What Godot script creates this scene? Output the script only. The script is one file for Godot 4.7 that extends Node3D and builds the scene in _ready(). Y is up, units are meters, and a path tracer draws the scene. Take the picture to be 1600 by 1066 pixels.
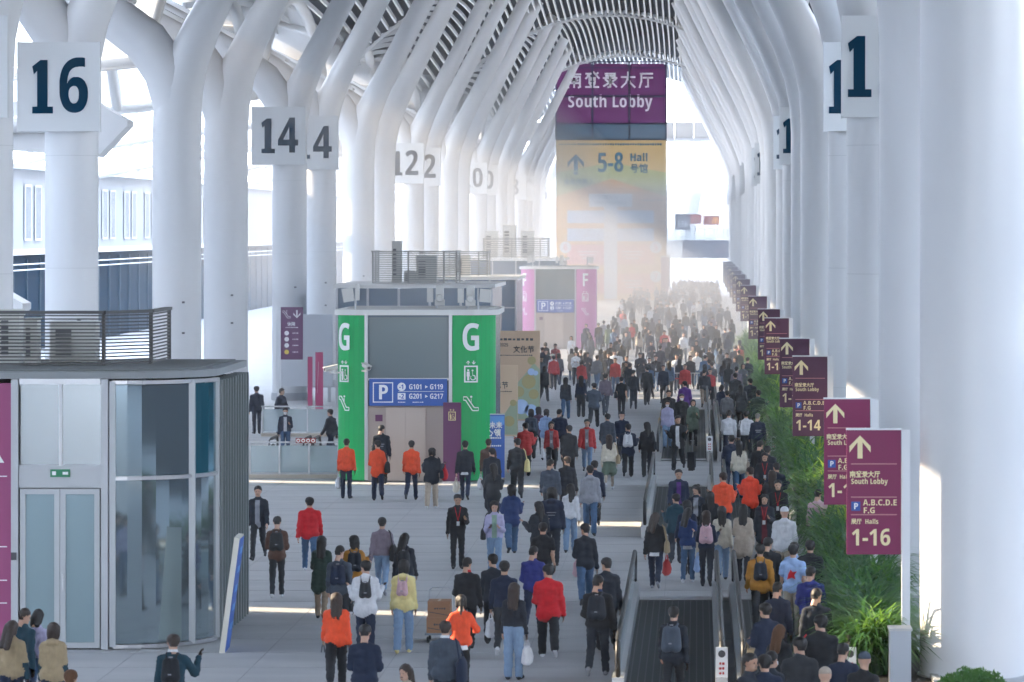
extends Node3D

# ------------------------------------------------------------------ helpers
var names := {}
var mats := {}
var rng := RandomNumberGenerator.new()
var bold: SystemFont
var regular: SystemFont

func numbered(called: String) -> String:
	if not names.has(called):
		names[called] = 0
		return called
	names[called] += 1
	return "%s_%03d" % [called, names[called]]

func lin(r: float, g: float, b: float) -> Color:
	return Color(r, g, b).linear_to_srgb()

func mat(key: String, c: Color, rough := 0.8, metal := 0.0) -> StandardMaterial3D:
	if mats.has(key):
		return mats[key]
	var m := StandardMaterial3D.new()
	m.resource_name = key
	m.albedo_color = c
	m.roughness = rough
	m.metallic = metal
	mats[key] = m
	return m

func new_st() -> SurfaceTool:
	var st := SurfaceTool.new()
	st.begin(Mesh.PRIMITIVE_TRIANGLES)
	return st

func quad(st: SurfaceTool, a: Vector3, b: Vector3, c: Vector3, d: Vector3) -> void:
	# corners run clockwise seen from outside
	var n := (c - a).cross(b - a).normalized()
	for p in [a, b, c, a, c, d]:
		st.set_normal(n)
		st.set_uv(Vector2(p.x + p.z, p.y))
		st.add_vertex(p)

func tri(st: SurfaceTool, a: Vector3, b: Vector3, c: Vector3) -> void:
	var n := (c - a).cross(b - a).normalized()
	for p in [a, b, c]:
		st.set_normal(n)
		st.set_uv(Vector2(p.x + p.z, p.y))
		st.add_vertex(p)

func add_box(st: SurfaceTool, at: Vector3, size: Vector3, turn := Basis.IDENTITY) -> void:
	var h := size * 0.5
	var v := []
	for i in 8:
		v.append(at + turn * Vector3(h.x if i & 1 else -h.x, h.y if i & 2 else -h.y, h.z if i & 4 else -h.z))
	quad(st, v[4], v[6], v[7], v[5])
	quad(st, v[1], v[3], v[2], v[0])
	quad(st, v[5], v[7], v[3], v[1])
	quad(st, v[0], v[2], v[6], v[4])
	quad(st, v[6], v[2], v[3], v[7])
	quad(st, v[0], v[4], v[5], v[1])

func bar(st: SurfaceTool, a: Vector3, b: Vector3, w: float, t: float, up := Vector3.UP) -> void:
	# a straight bar of section w x t from a to b
	var z := (b - a).normalized()
	if absf(z.dot(up)) > 0.98:
		up = Vector3.FORWARD
	var x := up.cross(z).normalized()
	var y := z.cross(x)
	add_box(st, (a + b) * 0.5, Vector3(w, t, a.distance_to(b)), Basis(x, y, z))

func tube(st: SurfaceTool, pts: Array, radii: Array, sides := 10, flat := 1.0, caps := true) -> void:
	# a smooth tube along pts; radii may be numbers or Vector2 (across, along the section)
	var rings := []
	var norms := []
	var up := Vector3(0, 0, 1)
	for i in pts.size():
		var d: Vector3
		if i == 0:
			d = pts[1] - pts[0]
		elif i == pts.size() - 1:
			d = pts[i] - pts[i - 1]
		else:
			d = (pts[i + 1] - pts[i]).normalized() + (pts[i] - pts[i - 1]).normalized()
		d = d.normalized()
		if absf(d.dot(up)) > 0.95:
			up = Vector3(1, 0, 0) if absf(d.x) < 0.8 else Vector3(0, 1, 0)
		var x := up.cross(d).normalized()
		var y := d.cross(x).normalized()
		var ring := []
		var nn := []
		var r = radii[i]
		var rx: float = r.x if r is Vector2 else r
		var ry: float = r.y if r is Vector2 else r * flat
		for k in sides:
			var a := TAU * k / sides
			ring.append(pts[i] + x * cos(a) * rx + y * sin(a) * ry)
			nn.append((x * cos(a) * ry + y * sin(a) * rx).normalized())
		rings.append(ring)
		norms.append(nn)
	for i in pts.size() - 1:
		for k in sides:
			var k2 := (k + 1) % sides
			for q in [[i, k], [i + 1, k], [i + 1, k2], [i, k], [i + 1, k2], [i, k2]]:
				st.set_normal(norms[q[0]][q[1]])
				st.set_uv(Vector2(float(q[1]) / sides, float(q[0])))
				st.add_vertex(rings[q[0]][q[1]])
	if caps:
		for k in sides:
			var k2 := (k + 1) % sides
			tri(st, pts[0], rings[0][k], rings[0][k2])
			tri(st, pts[-1], rings[-1][k2], rings[-1][k])

func prism(st: SurfaceTool, poly: PackedVector2Array, depth: float, at := Transform3D.IDENTITY) -> void:
	# poly in x/y, thickness depth, front face at z = 0 towards +z
	var idx := Geometry2D.triangulate_polygon(poly)
	for i in range(0, idx.size(), 3):
		var a := poly[idx[i]]
		var b := poly[idx[i + 1]]
		var c := poly[idx[i + 2]]
		if (b - a).cross(c - a) > 0.0:
			var t := b
			b = c
			c = t
		tri(st, at * Vector3(a.x, a.y, 0), at * Vector3(b.x, b.y, 0), at * Vector3(c.x, c.y, 0))
		tri(st, at * Vector3(a.x, a.y, -depth), at * Vector3(c.x, c.y, -depth), at * Vector3(b.x, b.y, -depth))
	var cw := Geometry2D.is_polygon_clockwise(poly)
	for i in poly.size():
		var p := poly[i]
		var q := poly[(i + 1) % poly.size()]
		if cw:
			var t2 := p
			p = q
			q = t2
		quad(st, at * Vector3(q.x, q.y, 0), at * Vector3(q.x, q.y, -depth), at * Vector3(p.x, p.y, -depth), at * Vector3(p.x, p.y, 0))

func obj(called: String, st, m: Material, parent: Node = null) -> MeshInstance3D:
	var o := MeshInstance3D.new()
	o.name = called if parent else numbered(called)
	o.mesh = st.commit() if st is SurfaceTool else st
	for i in o.mesh.get_surface_count():
		o.set_surface_override_material(i, m)
	(parent if parent else self).add_child(o, true)
	return o

func box_part(called: String, at: Vector3, size: Vector3, m: Material, parent: Node) -> MeshInstance3D:
	var st := new_st()
	add_box(st, Vector3.ZERO, size)
	var o := obj(called, st, m, parent)
	o.position = at
	return o

func thing(called: String, label: String, category: String, at := Vector3.ZERO, turn := 0.0, group := "") -> Node3D:
	var o := Node3D.new()
	o.name = numbered(called)
	add_child(o, true)
	o.position = at
	o.rotation.y = turn
	return tag(o, label, category, group)

func tag(o: Node3D, label: String, category: String, group := "") -> Node3D:
	o.set_meta("label", label)
	o.set_meta("category", category)
	if group != "":
		o.set_meta("group", group)
	return o

func struct(called: String, st, m: Material) -> MeshInstance3D:
	var o := obj(called, st, m)
	o.set_meta("kind", "structure")
	return o

func dup(root: Node3D, called: String, label: String, at: Vector3, turn := 0.0) -> Node3D:
	var r: Node3D = root.duplicate()
	r.name = numbered(called)
	add_child(r, true)
	r.position = at
	r.rotation.y = turn
	r.set_meta("label", label)
	return r

# ------------------------------------------------------------------ lettering
func letters(parent: Node, text: String, at: Vector3, cap: float, m: Material, squeeze := 1.0, align := 0, depth := 0.02, heavy := true, called := "lettering") -> MeshInstance3D:
	var t := TextMesh.new()
	t.text = text
	t.font = bold if heavy else regular
	t.font_size = 64
	t.pixel_size = cap / 0.714 / 64.0
	t.depth = depth
	t.curve_step = 3.0
	t.horizontal_alignment = [HORIZONTAL_ALIGNMENT_LEFT, HORIZONTAL_ALIGNMENT_CENTER, HORIZONTAL_ALIGNMENT_RIGHT][align]
	t.vertical_alignment = VERTICAL_ALIGNMENT_CENTER
	var o := MeshInstance3D.new()
	o.name = called
	o.mesh = t
	o.set_surface_override_material(0, m)
	parent.add_child(o, true)
	o.position = at
	o.scale = Vector3(squeeze, 1, 1)
	return o

const STROKES := {
	"南": "1,8.6 9,8.6;5,10 5,7;1.2,0 1.2,7 8.8,7 8.8,.5 8,0;3.3,6.2 3.9,5;6.7,6.2 6.1,5;2.8,4.6 7.2,4.6;2.4,2.8 7.6,2.8;5,4.6 5,.2",
	"登": "1.2,9 4,9 1,6;2.2,7.8 3.2,7;6,10 9.4,6.2;8.6,9.4 7.4,8.4;3.2,6.2 6.8,6.2;3.2,5 6.8,5 6.8,3 3.2,3 3.2,5;3.6,2.4 4.2,1;6.6,2.4 5.9,1;1,.3 9,.3",
	"录": "2,9 8,9 8,6.2;2.4,7.6 8,7.6;.8,6.2 9.2,6.2;5,6.2 5,.5 4,.2;2,5.2 3.4,4;1,1 4.4,3;8.4,5.2 6,3.6;5.4,4 9,.6",
	"大": ".8,6.8 9.2,6.8;5,9.8 5,6.8 3.5,3 .8,.3;5,6.5 6.5,3 9.3,.3",
	"厅": "1.6,9 9,9;1.9,9 1.9,4 .8,.3;3.4,6.4 9,6.4;6.3,6.4 6.3,.6 5,.4",
	"号": "2.6,9.4 7.4,9.4 7.4,6.8 2.6,6.8 2.6,9.4;.8,5.4 9.2,5.4;3.4,5.4 3,3.4 7.4,3.4 7,.6 5,.3",
	"馆": "2.2,9.8 .8,6.8;1.8,8.2 4,8.2 3.4,6.8;2.4,6.6 2.4,.8 4,2;6.8,10 6.8,8.8;4.6,7 4.6,8.6 9.4,8.6 9.4,7;5.4,0 5.4,7;5.4,6.8 8.6,6.8 8.6,4.2 5.4,4.2;5.4,3 9,3 9,.2 5.4,.2",
	"由": "1.4,.3 1.4,7 8.6,7 8.6,.3;1.4,3.6 8.6,3.6;1.4,.5 8.6,.5;5,9.8 5,.5",
	"此": "1,.6 5.2,1.4;1.6,6.4 1.6,1;3.4,9.6 3.4,1.2;3.4,5.8 5.2,5.8;6.4,9.6 6.4,.8 9.2,.8 9.2,2.4;6.4,5 9,6.8",
	"向": "5,10 4,8;1.2,0 1.2,8 8.8,8 8.8,.4 7.8,.2;3.4,5.8 6.6,5.8 6.6,2.4 3.4,2.4 3.4,5.8",
	"前": "3,9.8 3.8,8.2;7,9.8 6.2,8.2;.8,8 9.2,8;1.6,0 1.6,6.6 4.6,6.6 4.6,.2;1.6,4.6 4.6,4.6;1.6,2.6 4.6,2.6;6.6,6.4 6.6,2;8.8,7 8.8,.4 7.8,.2",
	"入": "4.4,9.6 5.4,7.6;5.2,8 3.6,3.4 .8,.4;5.2,7.6 6.8,3 9.2,.4",
	"口": "1.8,8.4 8.2,8.4 8.2,.8 1.8,.8 1.8,8.4",
	"展": "1.6,9.4 8.6,9.4 8.6,7.2 1.6,7.2;1.6,9.4 1.6,4 .8,.4;3,5.8 9,5.8;2.4,4 9.4,4;4.6,7 4.6,4;7,7 7,4;3.8,4 3.8,.4 5.4,1.4;5.4,3.6 9.2,.2",
	"未": "1.8,7.6 8.2,7.6;.8,5 9.2,5;5,9.8 5,0;5,5 1,1;5,5 9,1",
	"来": "1.4,8 8.6,8;.8,4.8 9.2,4.8;5,9.8 5,0;3,7.4 3.6,5.6;7,7.4 6.4,5.6;5,4.6 1,.8;5,4.6 9,.8",
	"心": "1.4,2 2.2,5.4;3.4,7 3.4,1.4 4.4,.5 7,.5 7.4,2.4;4.6,8.6 5.8,6.8;7.6,6.2 8.8,4",
	"与": "3,9.8 2.6,5.4 8.4,5.4 8,.6 6,.4;3,7.6 8.4,7.6;.8,3.2 6.6,3.2",
	"芯": ".8,8.6 9.2,8.6;3.2,9.8 3.2,7.4;6.8,9.8 6.8,7.4;1.4,1.6 2.2,4.4;3.4,5.6 3.4,1.2 4.4,.4 7,.4 7.4,2;4.6,6.8 5.8,5.4;7.6,5 8.8,3.2",
	"文": "4.6,9.8 5.2,8.4;.8,7.8 9.2,7.8;7.4,7.8 5.6,4 .8,.3;2.6,7.6 4.6,4 9.2,.3",
	"化": "3.4,9.8 .8,5.4;2.4,7.6 2.4,0;5.6,9.6 5.6,.8 9.2,.8 9.2,2.4;9,6.6 5.6,4.4",
	"节": ".8,8.6 9.2,8.6;3.2,9.8 3.2,7.4;6.8,9.8 6.8,7.4;1.6,6 8.4,6 8.4,2.6 7.4,2.4;4.6,6 4.6,0",
	"休": "2.6,9.8 .8,5.6;2.2,7.4 2.2,0;3.8,6.8 9.4,6.8;6.6,9.8 6.6,0;6.4,6.6 3.8,1.4;6.8,6.6 9.4,1.4",
	"闲": "1.2,9.8 2,8.6;1.2,0 1.2,7.6;2.8,9 8.8,9 8.8,.4 7.8,.2;2.8,6 7.4,6;5,7.6 5,1;4.8,5.8 2.8,2.4;5.2,5.8 7.2,2.4",
	"领": "2.6,9.8 .8,6.4;2.6,9.6 4.6,7;2,5.6 4.4,5.6 3,3;2.6,3.4 3.6,1.6;5.2,9.2 9.6,9.2;7.2,9.2 6.8,7.6;5.8,7.4 5.8,2.4;5.8,7.4 9,7.4 9,2.4;7.4,6 7.4,3 5.2,.3;7.6,2.4 9.4,.3",
}

func strokes(parent: Node, text: String, at: Vector3, size: float, m: Material, thick := 0.11, gap := 1.16, depth := 0.015, called := "lettering") -> MeshInstance3D:
	# characters drawn as straight strokes, centred on at, facing +z
	var st := new_st()
	var x0 := -0.5 * (text.length() * gap - (gap - 1.0)) * size
	for i in text.length():
		var data: String = STROKES[text[i]]
		for line in data.split(";"):
			var pts := line.split(" ")
			for k in pts.size() - 1:
				var a := pts[k].split(",")
				var b := pts[k + 1].split(",")
				var p := Vector2(a[0].to_float(), a[1].to_float()) * size * 0.1
				var q := Vector2(b[0].to_float(), b[1].to_float()) * size * 0.1
				var d := (q - p).normalized() * thick * size * 0.5
				var n := Vector2(-d.y, d.x)
				var o := Vector2(x0 + i * gap * size, -size * 0.5)
				var zz := depth + 0.0007 * (k % 3)
				var poly := [p - d - n, p - d + n, q + d + n, q + d - n]
				var w := []
				for c in poly:
					w.append(Vector3(c.x + o.x, c.y + o.y, zz))
				quad(st, w[0], w[1], w[2], w[3])
	var r := obj(called, st, m, parent)
	r.position = at
	return r

func marks(parent: Node, at: Vector3, width: float, height: float, count: int, m: Material, called := "small_print") -> void:
	# a line of print too small to read: a row of short dashes
	var st := new_st()
	var step := width / count
	for i in count:
		var w := step * rng.randf_range(0.55, 0.85)
		add_box(st, Vector3(-width * 0.5 + step * (i + 0.5), rng.randf_range(-0.04, 0.04) * height, 0), Vector3(w, height * rng.randf_range(0.7, 1.0), 0.006))
	var o := obj(called, st, m, parent)
	o.position = at
	o.set_meta("kind", "stuff")

func arrow_up(st: SurfaceTool, at: Vector3, w: float, h: float, depth := 0.012) -> void:
	var t := w * 0.24
	prism(st, PackedVector2Array([Vector2(0, h), Vector2(w * 0.5, h - w * 0.5), Vector2(w * 0.5, h - w * 0.5 - t * 1.25), Vector2(t * 0.5, h - t * 1.35), Vector2(t * 0.5, 0), Vector2(-t * 0.5, 0), Vector2(-t * 0.5, h - t * 1.35), Vector2(-w * 0.5, h - w * 0.5 - t * 1.25), Vector2(-w * 0.5, h - w * 0.5)]), depth, Transform3D(Basis.IDENTITY, at))

func disc(st: SurfaceTool, at: Vector3, r: float, depth := 0.012, sides := 20) -> void:
	var p := PackedVector2Array()
	for i in sides:
		p.append(Vector2(cos(TAU * i / sides), sin(TAU * i / sides)) * r)
	prism(st, p, depth, Transform3D(Basis.IDENTITY, at))

func frame_rect(st: SurfaceTool, at: Vector3, w: float, h: float, t: float, depth := 0.012) -> void:
	for s in [-1.0, 1.0]:
		add_box(st, at + Vector3(s * (w - t) * 0.5, 0, 0), Vector3(t, h - 2 * t, depth))
		add_box(st, at + Vector3(0, s * (h - t) * 0.5, 0), Vector3(w, t, depth))

func lift_icon(parent: Node, at: Vector3, w: float, m: Material, turn := 0.0) -> void:
	var st := new_st()
	frame_rect(st, Vector3.ZERO, w, w * 1.22, w * 0.1)
	disc(st, Vector3(-w * 0.2, w * 0.28, 0.006), w * 0.075)
	add_box(st, Vector3(-w * 0.2, w * 0.0, 0), Vector3(w * 0.22, w * 0.36, 0.012))
	add_box(st, Vector3(-w * 0.2, -w * 0.32, 0), Vector3(w * 0.15, w * 0.28, 0.012))
	disc(st, Vector3(w * 0.12, w * 0.26, 0.006), w * 0.07)
	bar(st, Vector3(w * 0.11, w * 0.18, 0), Vector3(w * 0.13, -w * 0.1, 0), 0.012, w * 0.08)
	bar(st, Vector3(w * 0.12, -w * 0.1, 0), Vector3(w * 0.28, -w * 0.12, 0), 0.012, w * 0.07)
	bar(st, Vector3(w * 0.28, -w * 0.12, 0), Vector3(w * 0.34, -w * 0.38, 0), 0.012, w * 0.07)
	for k in 9:
		var a := PI * (0.75 + k * 0.14)
		var b := PI * (0.75 + (k + 1) * 0.14)
		bar(st, Vector3(w * 0.14 + cos(a) * w * 0.17, -w * 0.26 + sin(a) * w * 0.17, 0), Vector3(w * 0.14 + cos(b) * w * 0.17, -w * 0.26 + sin(b) * w * 0.17, 0), 0.012, w * 0.06)
	arrow_up(st, Vector3(-w * 0.2, w * 0.7, 0.006), w * 0.26, w * 0.28)
	var flip := SurfaceTool.new()
	flip.begin(Mesh.PRIMITIVE_TRIANGLES)
	arrow_up(flip, Vector3.ZERO, w * 0.26, w * 0.28)
	st.append_from(flip.commit(), 0, Transform3D(Basis(Vector3(0, 0, 1), PI), Vector3(w * 0.2, w * 0.98, 0.006)))
	var o := obj("lift_symbol", st, m, parent)
	o.position = at
	o.rotation.y = turn

func escalator_icon(parent: Node, at: Vector3, w: float, m: Material, turn := 0.0) -> void:
	var st := new_st()
	var p := [Vector2(-0.5, 0.42), Vector2(-0.28, 0.42), Vector2(0.22, -0.3), Vector2(0.5, -0.3), Vector2(0.5, -0.5), Vector2(0.1, -0.5), Vector2(-0.36, 0.2), Vector2(-0.5, 0.2), Vector2(-0.5, 0.42)]
	for i in p.size() - 1:
		bar(st, Vector3(p[i].x * w, p[i].y * w, 0.001 * (i % 2)), Vector3(p[i + 1].x * w, p[i + 1].y * w, 0.001 * (i % 2)), 0.012, w * 0.07)
	disc(st, Vector3(w * 0.02, w * 0.42, 0.006), w * 0.075)
	bar(st, Vector3(w * 0.02, w * 0.3, 0), Vector3(w * 0.02, w * 0.02, 0), 0.012, w * 0.12)
	var o := obj("escalator_symbol", st, m, parent)
	o.position = at
	o.rotation.y = turn

# ------------------------------------------------------------------ scene
func _ready() -> void:
	rng.seed = 20251
	bold = SystemFont.new()
	bold.font_names = PackedStringArray(["Droid Sans"])
	bold.font_weight = 700
	regular = SystemFont.new()
	regular.font_names = PackedStringArray(["Droid Sans"])

	# camera: a long lens, level, on a deck 7.8 m above the floor
	var cam := Camera3D.new()
	cam.name = "camera"
	cam.position = Vector3(0, 7.8, 0)
	cam.projection = Camera3D.PROJECTION_FRUSTUM
	cam.near = 1.0
	cam.size = 1066.0 / 6000.0
	cam.frustum_offset = Vector2(-290.0 / 6000.0, -178.0 / 6000.0)
	cam.far = 6000.0
	var lens := CameraAttributesPhysical.new()
	lens.frustum_focal_length = 135.0
	lens.exposure_aperture = 5.0
	lens.frustum_focus_distance = 135.0
	lens.frustum_near = 1.0
	lens.frustum_far = 6000.0
	cam.attributes = lens
	cam.current = true
	add_child(cam)

	# sky, haze and exposure
	var sky_material := ProceduralSkyMaterial.new()
	sky_material.sky_top_color = Color(0.69, 0.77, 0.88)
	sky_material.sky_horizon_color = Color(0.925, 0.935, 0.95)
	sky_material.sky_curve = 0.18
	sky_material.sky_energy_multiplier = 1.0
	sky_material.ground_bottom_color = Color(0.45, 0.46, 0.48)
	sky_material.ground_horizon_color = Color(0.80, 0.84, 0.88)
	var sky := Sky.new()
	sky.sky_material = sky_material
	var env := Environment.new()
	env.background_mode = Environment.BG_SKY
	env.sky = sky
	env.background_energy_multiplier = 3.4
	env.tonemap_mode = Environment.TONE_MAPPER_LINEAR
	env.tonemap_exposure = 6.2
	env.sdfgi_enabled = true
	env.ssao_enabled = true
	env.ssil_enabled = true
	env.fog_enabled = true
	env.fog_density = 0.00035
	env.fog_light_color = Color(0.97, 0.98, 1.0)
	env.volumetric_fog_enabled = true
	env.volumetric_fog_density = 0.0
	var we := WorldEnvironment.new()
	we.name = "world_environment"
	we.environment = env
	add_child(we)
	var sun := DirectionalLight3D.new()
	sun.name = "sun"
	sun.light_energy = 1.0
	sun.light_color = Color(1.0, 0.91, 0.78)
	sun.light_angular_distance = 0.5
	sun.shadow_enabled = true
	add_child(sun)
	# low sun from the left, a little ahead of the camera
	sun.look_at_from_position(Vector3.ZERO, Vector3(0.84, -0.45, 0.22))

	setting()
	roof()
	columns()
	canopies_and_halls()
	booths()
	tower_and_bridge()
	signs()
	walkways()
	planting()
	posters_and_rails()
	people_setup()
	people()
	mist()

func mist() -> void:
	var fm := FogMaterial.new()
	fm.resource_name = "mist"
	fm.albedo = Color(0.99, 0.99, 1.0)
	fm.density = 0.0056
	var thin: FogMaterial = fm.duplicate()
	thin.resource_name = "thin mist"
	thin.density = 0.0095
	var faint: FogMaterial = fm.duplicate()
	faint.resource_name = "faint mist"
	faint.density = 0.005
	# centre, size, material: along the left row, and low over the far crowd
	var spots := [[Vector3(-14.8, 8.4, -158.9), Vector3(11.4, 16.6, 81.8), fm], [Vector3(-19.8, 8.4, -311), Vector3(21.4, 16.6, 222), fm], [Vector3(-2.6, 5.6, -323), Vector3(12.6, 11.0, 160), thin], [Vector3(-2.6, 5.6, -197), Vector3(12.6, 11.0, 90), faint]]
	for s in spots:
		var f := FogVolume.new()
		f.name = numbered("mist")
		f.shape = RenderingServer.FOG_VOLUME_SHAPE_BOX
		f.position = s[0]
		f.size = s[1]
		f.material = s[2]
		f.set_meta("kind", "stuff")
		f.set_meta("label", "pale sunlit mist hanging in the hall")
		add_child(f)

func noise_tex(freq: float, octaves: int, seed_: int, lo: Color, hi: Color, size := 256, type := FastNoiseLite.TYPE_SIMPLEX_SMOOTH) -> NoiseTexture2D:
	var n := FastNoiseLite.new()
	n.seed = seed_
	n.noise_type = type
	n.frequency = freq
	n.fractal_octaves = octaves
	var g := Gradient.new()
	g.set_color(0, lo)
	g.set_color(1, hi)
	var t := NoiseTexture2D.new()
	t.width = size
	t.height = size
	t.seamless = true
	t.noise = n
	t.color_ramp = g
	t.generate_mipmaps = false
	return t

func setting() -> void:
	# paved floor: one sheet to the horizon, with worn and dusty patches
	var pave := mat("grey stone paving", Color(1, 1, 1), 0.62)
	pave.albedo_texture = noise_tex(0.012, 5, 3, lin(0.37, 0.37, 0.375), lin(0.47, 0.465, 0.46), 512)
	pave.uv1_triplanar = true
	pave.uv1_world_triplanar = true
	pave.uv1_scale = Vector3(0.035, 0.035, 0.11)
	var st := new_st()
	quad(st, Vector3(-1500, 0, -3000), Vector3(1500, 0, -3000), Vector3(1500, 0, 200), Vector3(-1500, 0, 200))
	struct("floor", st, pave)
	# joints across and along the walkway, proud by a hair of shadow
	var joint := mat("dark paving joint", lin(0.36, 0.36, 0.365), 0.9)
	st = new_st()
	var z := -56.0
	while z > -240.0:
		add_box(st, Vector3(-7.6, 0.002, z), Vector3(20.4, 0.004, 0.03))
		z -= 2.4
	for k in 8:
		add_box(st, Vector3(-17.5 + k * 2.4, 0.0035, -150), Vector3(0.012, 0.005, 190))
	struct("paving_joints", st, joint)

func ceil_h(x: float) -> float:
	return 26.4 - 0.034 * (x + 7.0) * (x + 7.0)

func roof() -> void:
	var white := mat("white ceiling slat", lin(0.72, 0.73, 0.74), 0.5)
	var dark := mat("dark blue roof underside", lin(0.006, 0.016, 0.034), 0.9)
	var deck := mat("pale roof deck", lin(0.6, 0.6, 0.6), 0.7)
	var r := thing("vaulted_roof", "vaulted roof over the walkway with white slats hung below its dark blue underside", "roof", Vector3(-7, 0, 0))
	# underside and deck
	var st := new_st()
	var top := new_st()
	for i in 16:
		var xa := -16.0 + i * 2.0
		var xb := xa + 2.0
		var ya := ceil_h(xa - 7.0) + 1.5
		var yb := ceil_h(xb - 7.0) + 1.5
		quad(st, Vector3(xa, ya, 95), Vector3(xb, yb, 95), Vector3(xb, yb, -463), Vector3(xa, ya, -463))
		quad(top, Vector3(xa, ya + 0.5, -463), Vector3(xb, yb + 0.5, -463), Vector3(xb, yb + 0.5, 95), Vector3(xa, ya + 0.5, 95))
	obj("underside", st, dark, r)
	obj("roof_deck", top, deck, r)
	st = new_st()
	for s in [-1.0, 1.0]:
		var y := ceil_h(16.0 - 7.0) + 1.5
		add_box(st, Vector3(s * 16.3, y, -184), Vector3(0.6, 1.6, 558))
	obj("edge_beam", st, mat("white painted steel", lin(0.74, 0.745, 0.75), 0.38), r)
	st = new_st()
	for i in 16:
		var xa2 := -16.0 + i * 2.0
		bar(st, Vector3(xa2, ceil_h(xa2 - 7.0) + 1.0, -463.5), Vector3(xa2 + 2.0, ceil_h(xa2 - 5.0) + 1.0, -463.5), 0.6, 2.4)
	obj("end_beam", st, mat("white painted steel", Color.WHITE), r)
	# slats: one arched blade per line and bay
	var blade := new_st()
	var n := 10
	for i in n:
		var a := float(i) / n
		var b := float(i + 1) / n
		bar(blade, Vector3(0, sin(a * PI) * 1.7 - 1.1, (0.5 - a) * 72.0), Vector3(0, sin(b * PI) * 1.7 - 1.1, (0.5 - b) * 72.0), 0.125, 0.26)
	var blade_mesh := blade.commit()
	for bay in 4:
		for i in 62:
			var x := -15.25 + i * 0.5
			var o := obj("ceiling_slat", blade_mesh, white, r)
			o.position = Vector3(x, ceil_h(x - 7.0), -202.0 - 74.4 * bay + rng.randf_range(-0.9, 0.9))
	# light tubes and rails between the bays
	for bay in 4:
		st = new_st()
		for i in 15:
			var xa3 := -15.0 + i * 2.0
			bar(st, Vector3(xa3, ceil_h(xa3 - 7.0) - 1.3, -239.2 - 74.4 * bay), Vector3(xa3 + 2.0, ceil_h(xa3 - 5.0) - 1.3, -239.2 - 74.4 * bay), 0.16, 0.16)
		obj("bay_rail", st, white, r)

func column_mesh(lower: float) -> Array:
	# shaft with the arm that leans inwards (+x), and the wing that reaches outwards (-x)
	var a := new_st()
	var pts := [Vector3(0, 0, 0), Vector3(0, 9.0, 0), Vector3(0, 11.6, 0), Vector3(0.10, 12.8, 0), Vector3(0.42, 13.9, 0), Vector3(0.95, 15.1, 0), Vector3(1.6, 16.4, 0), Vector3(3.6, 20.3, 0), Vector3(6.3, 25.6, 0)]
	tube(a, pts, [lower, lower, lower, lower * 0.97, lower * 0.86, lower * 0.75, lower * 0.67, lower * 0.61, lower * 0.5], 28)
	var b := new_st()
	var q := [Vector3(0.05, 11.0, 0), Vector3(-0.02, 12.2, 0), Vector3(-0.35, 13.4, 0), Vector3(-1.1, 14.5, 0), Vector3(-2.3, 15.4, 0), Vector3(-4.2, 16.5, 0), Vector3(-8.0, 18.6, 0), Vector3(-12.0, 20.6, 0)]
	tube(b, q, [lower * 0.93, lower * 0.95, lower * 0.96, lower * 0.94, lower * 0.9, lower * 0.84, lower * 0.7, lower * 0.56], 28)
	# gutter plate lying on the wing
	var c := new_st()
	for k in 3:
		var p0: Vector3 = [Vector3(-1.6, 15.95, 0), Vector3(-4.2, 17.35, 0), Vector3(-8.0, 19.3, 0)][k]
		var p1: Vector3 = [Vector3(-4.2, 17.35, 0), Vector3(-8.0, 19.3, 0), Vector3(-12.2, 21.3, 0)][k]
		bar(c, p0, p1, 1.9, 0.16)
	var f := new_st()
	tube(f, [Vector3(0, 0.0, 0), Vector3(0, 0.34, 0)], [lower + 0.05, lower + 0.05], 28)
	return [a.commit(), b.commit(), c.commit(), f.commit()]

func number_one(st: SurfaceTool, at: Vector3, h: float, depth: float) -> void:
	var w := h * 0.36
	var s := h * 0.155
	prism(st, PackedVector2Array([Vector2(-w * 0.52, 0), Vector2(w * 0.55, 0), Vector2(w * 0.55, s * 0.82), Vector2(s * 0.62, s * 0.82), Vector2(s * 0.62, h), Vector2(-s * 0.22, h), Vector2(-w * 0.52, h * 0.88), Vector2(-w * 0.44, h * 0.73), Vector2(-s * 0.62, h * 0.80), Vector2(-s * 0.62, s * 0.82), Vector2(-w * 0.52, s * 0.82)]), depth, Transform3D(Basis.IDENTITY, at))

const NUMBER_WORDS := ["none", "one", "two", "three", "four", "five", "six", "seven", "eight", "nine", "ten", "eleven", "twelve", "thirteen", "fourteen", "fifteen", "sixteen", "seventeen", "eighteen"]

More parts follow.
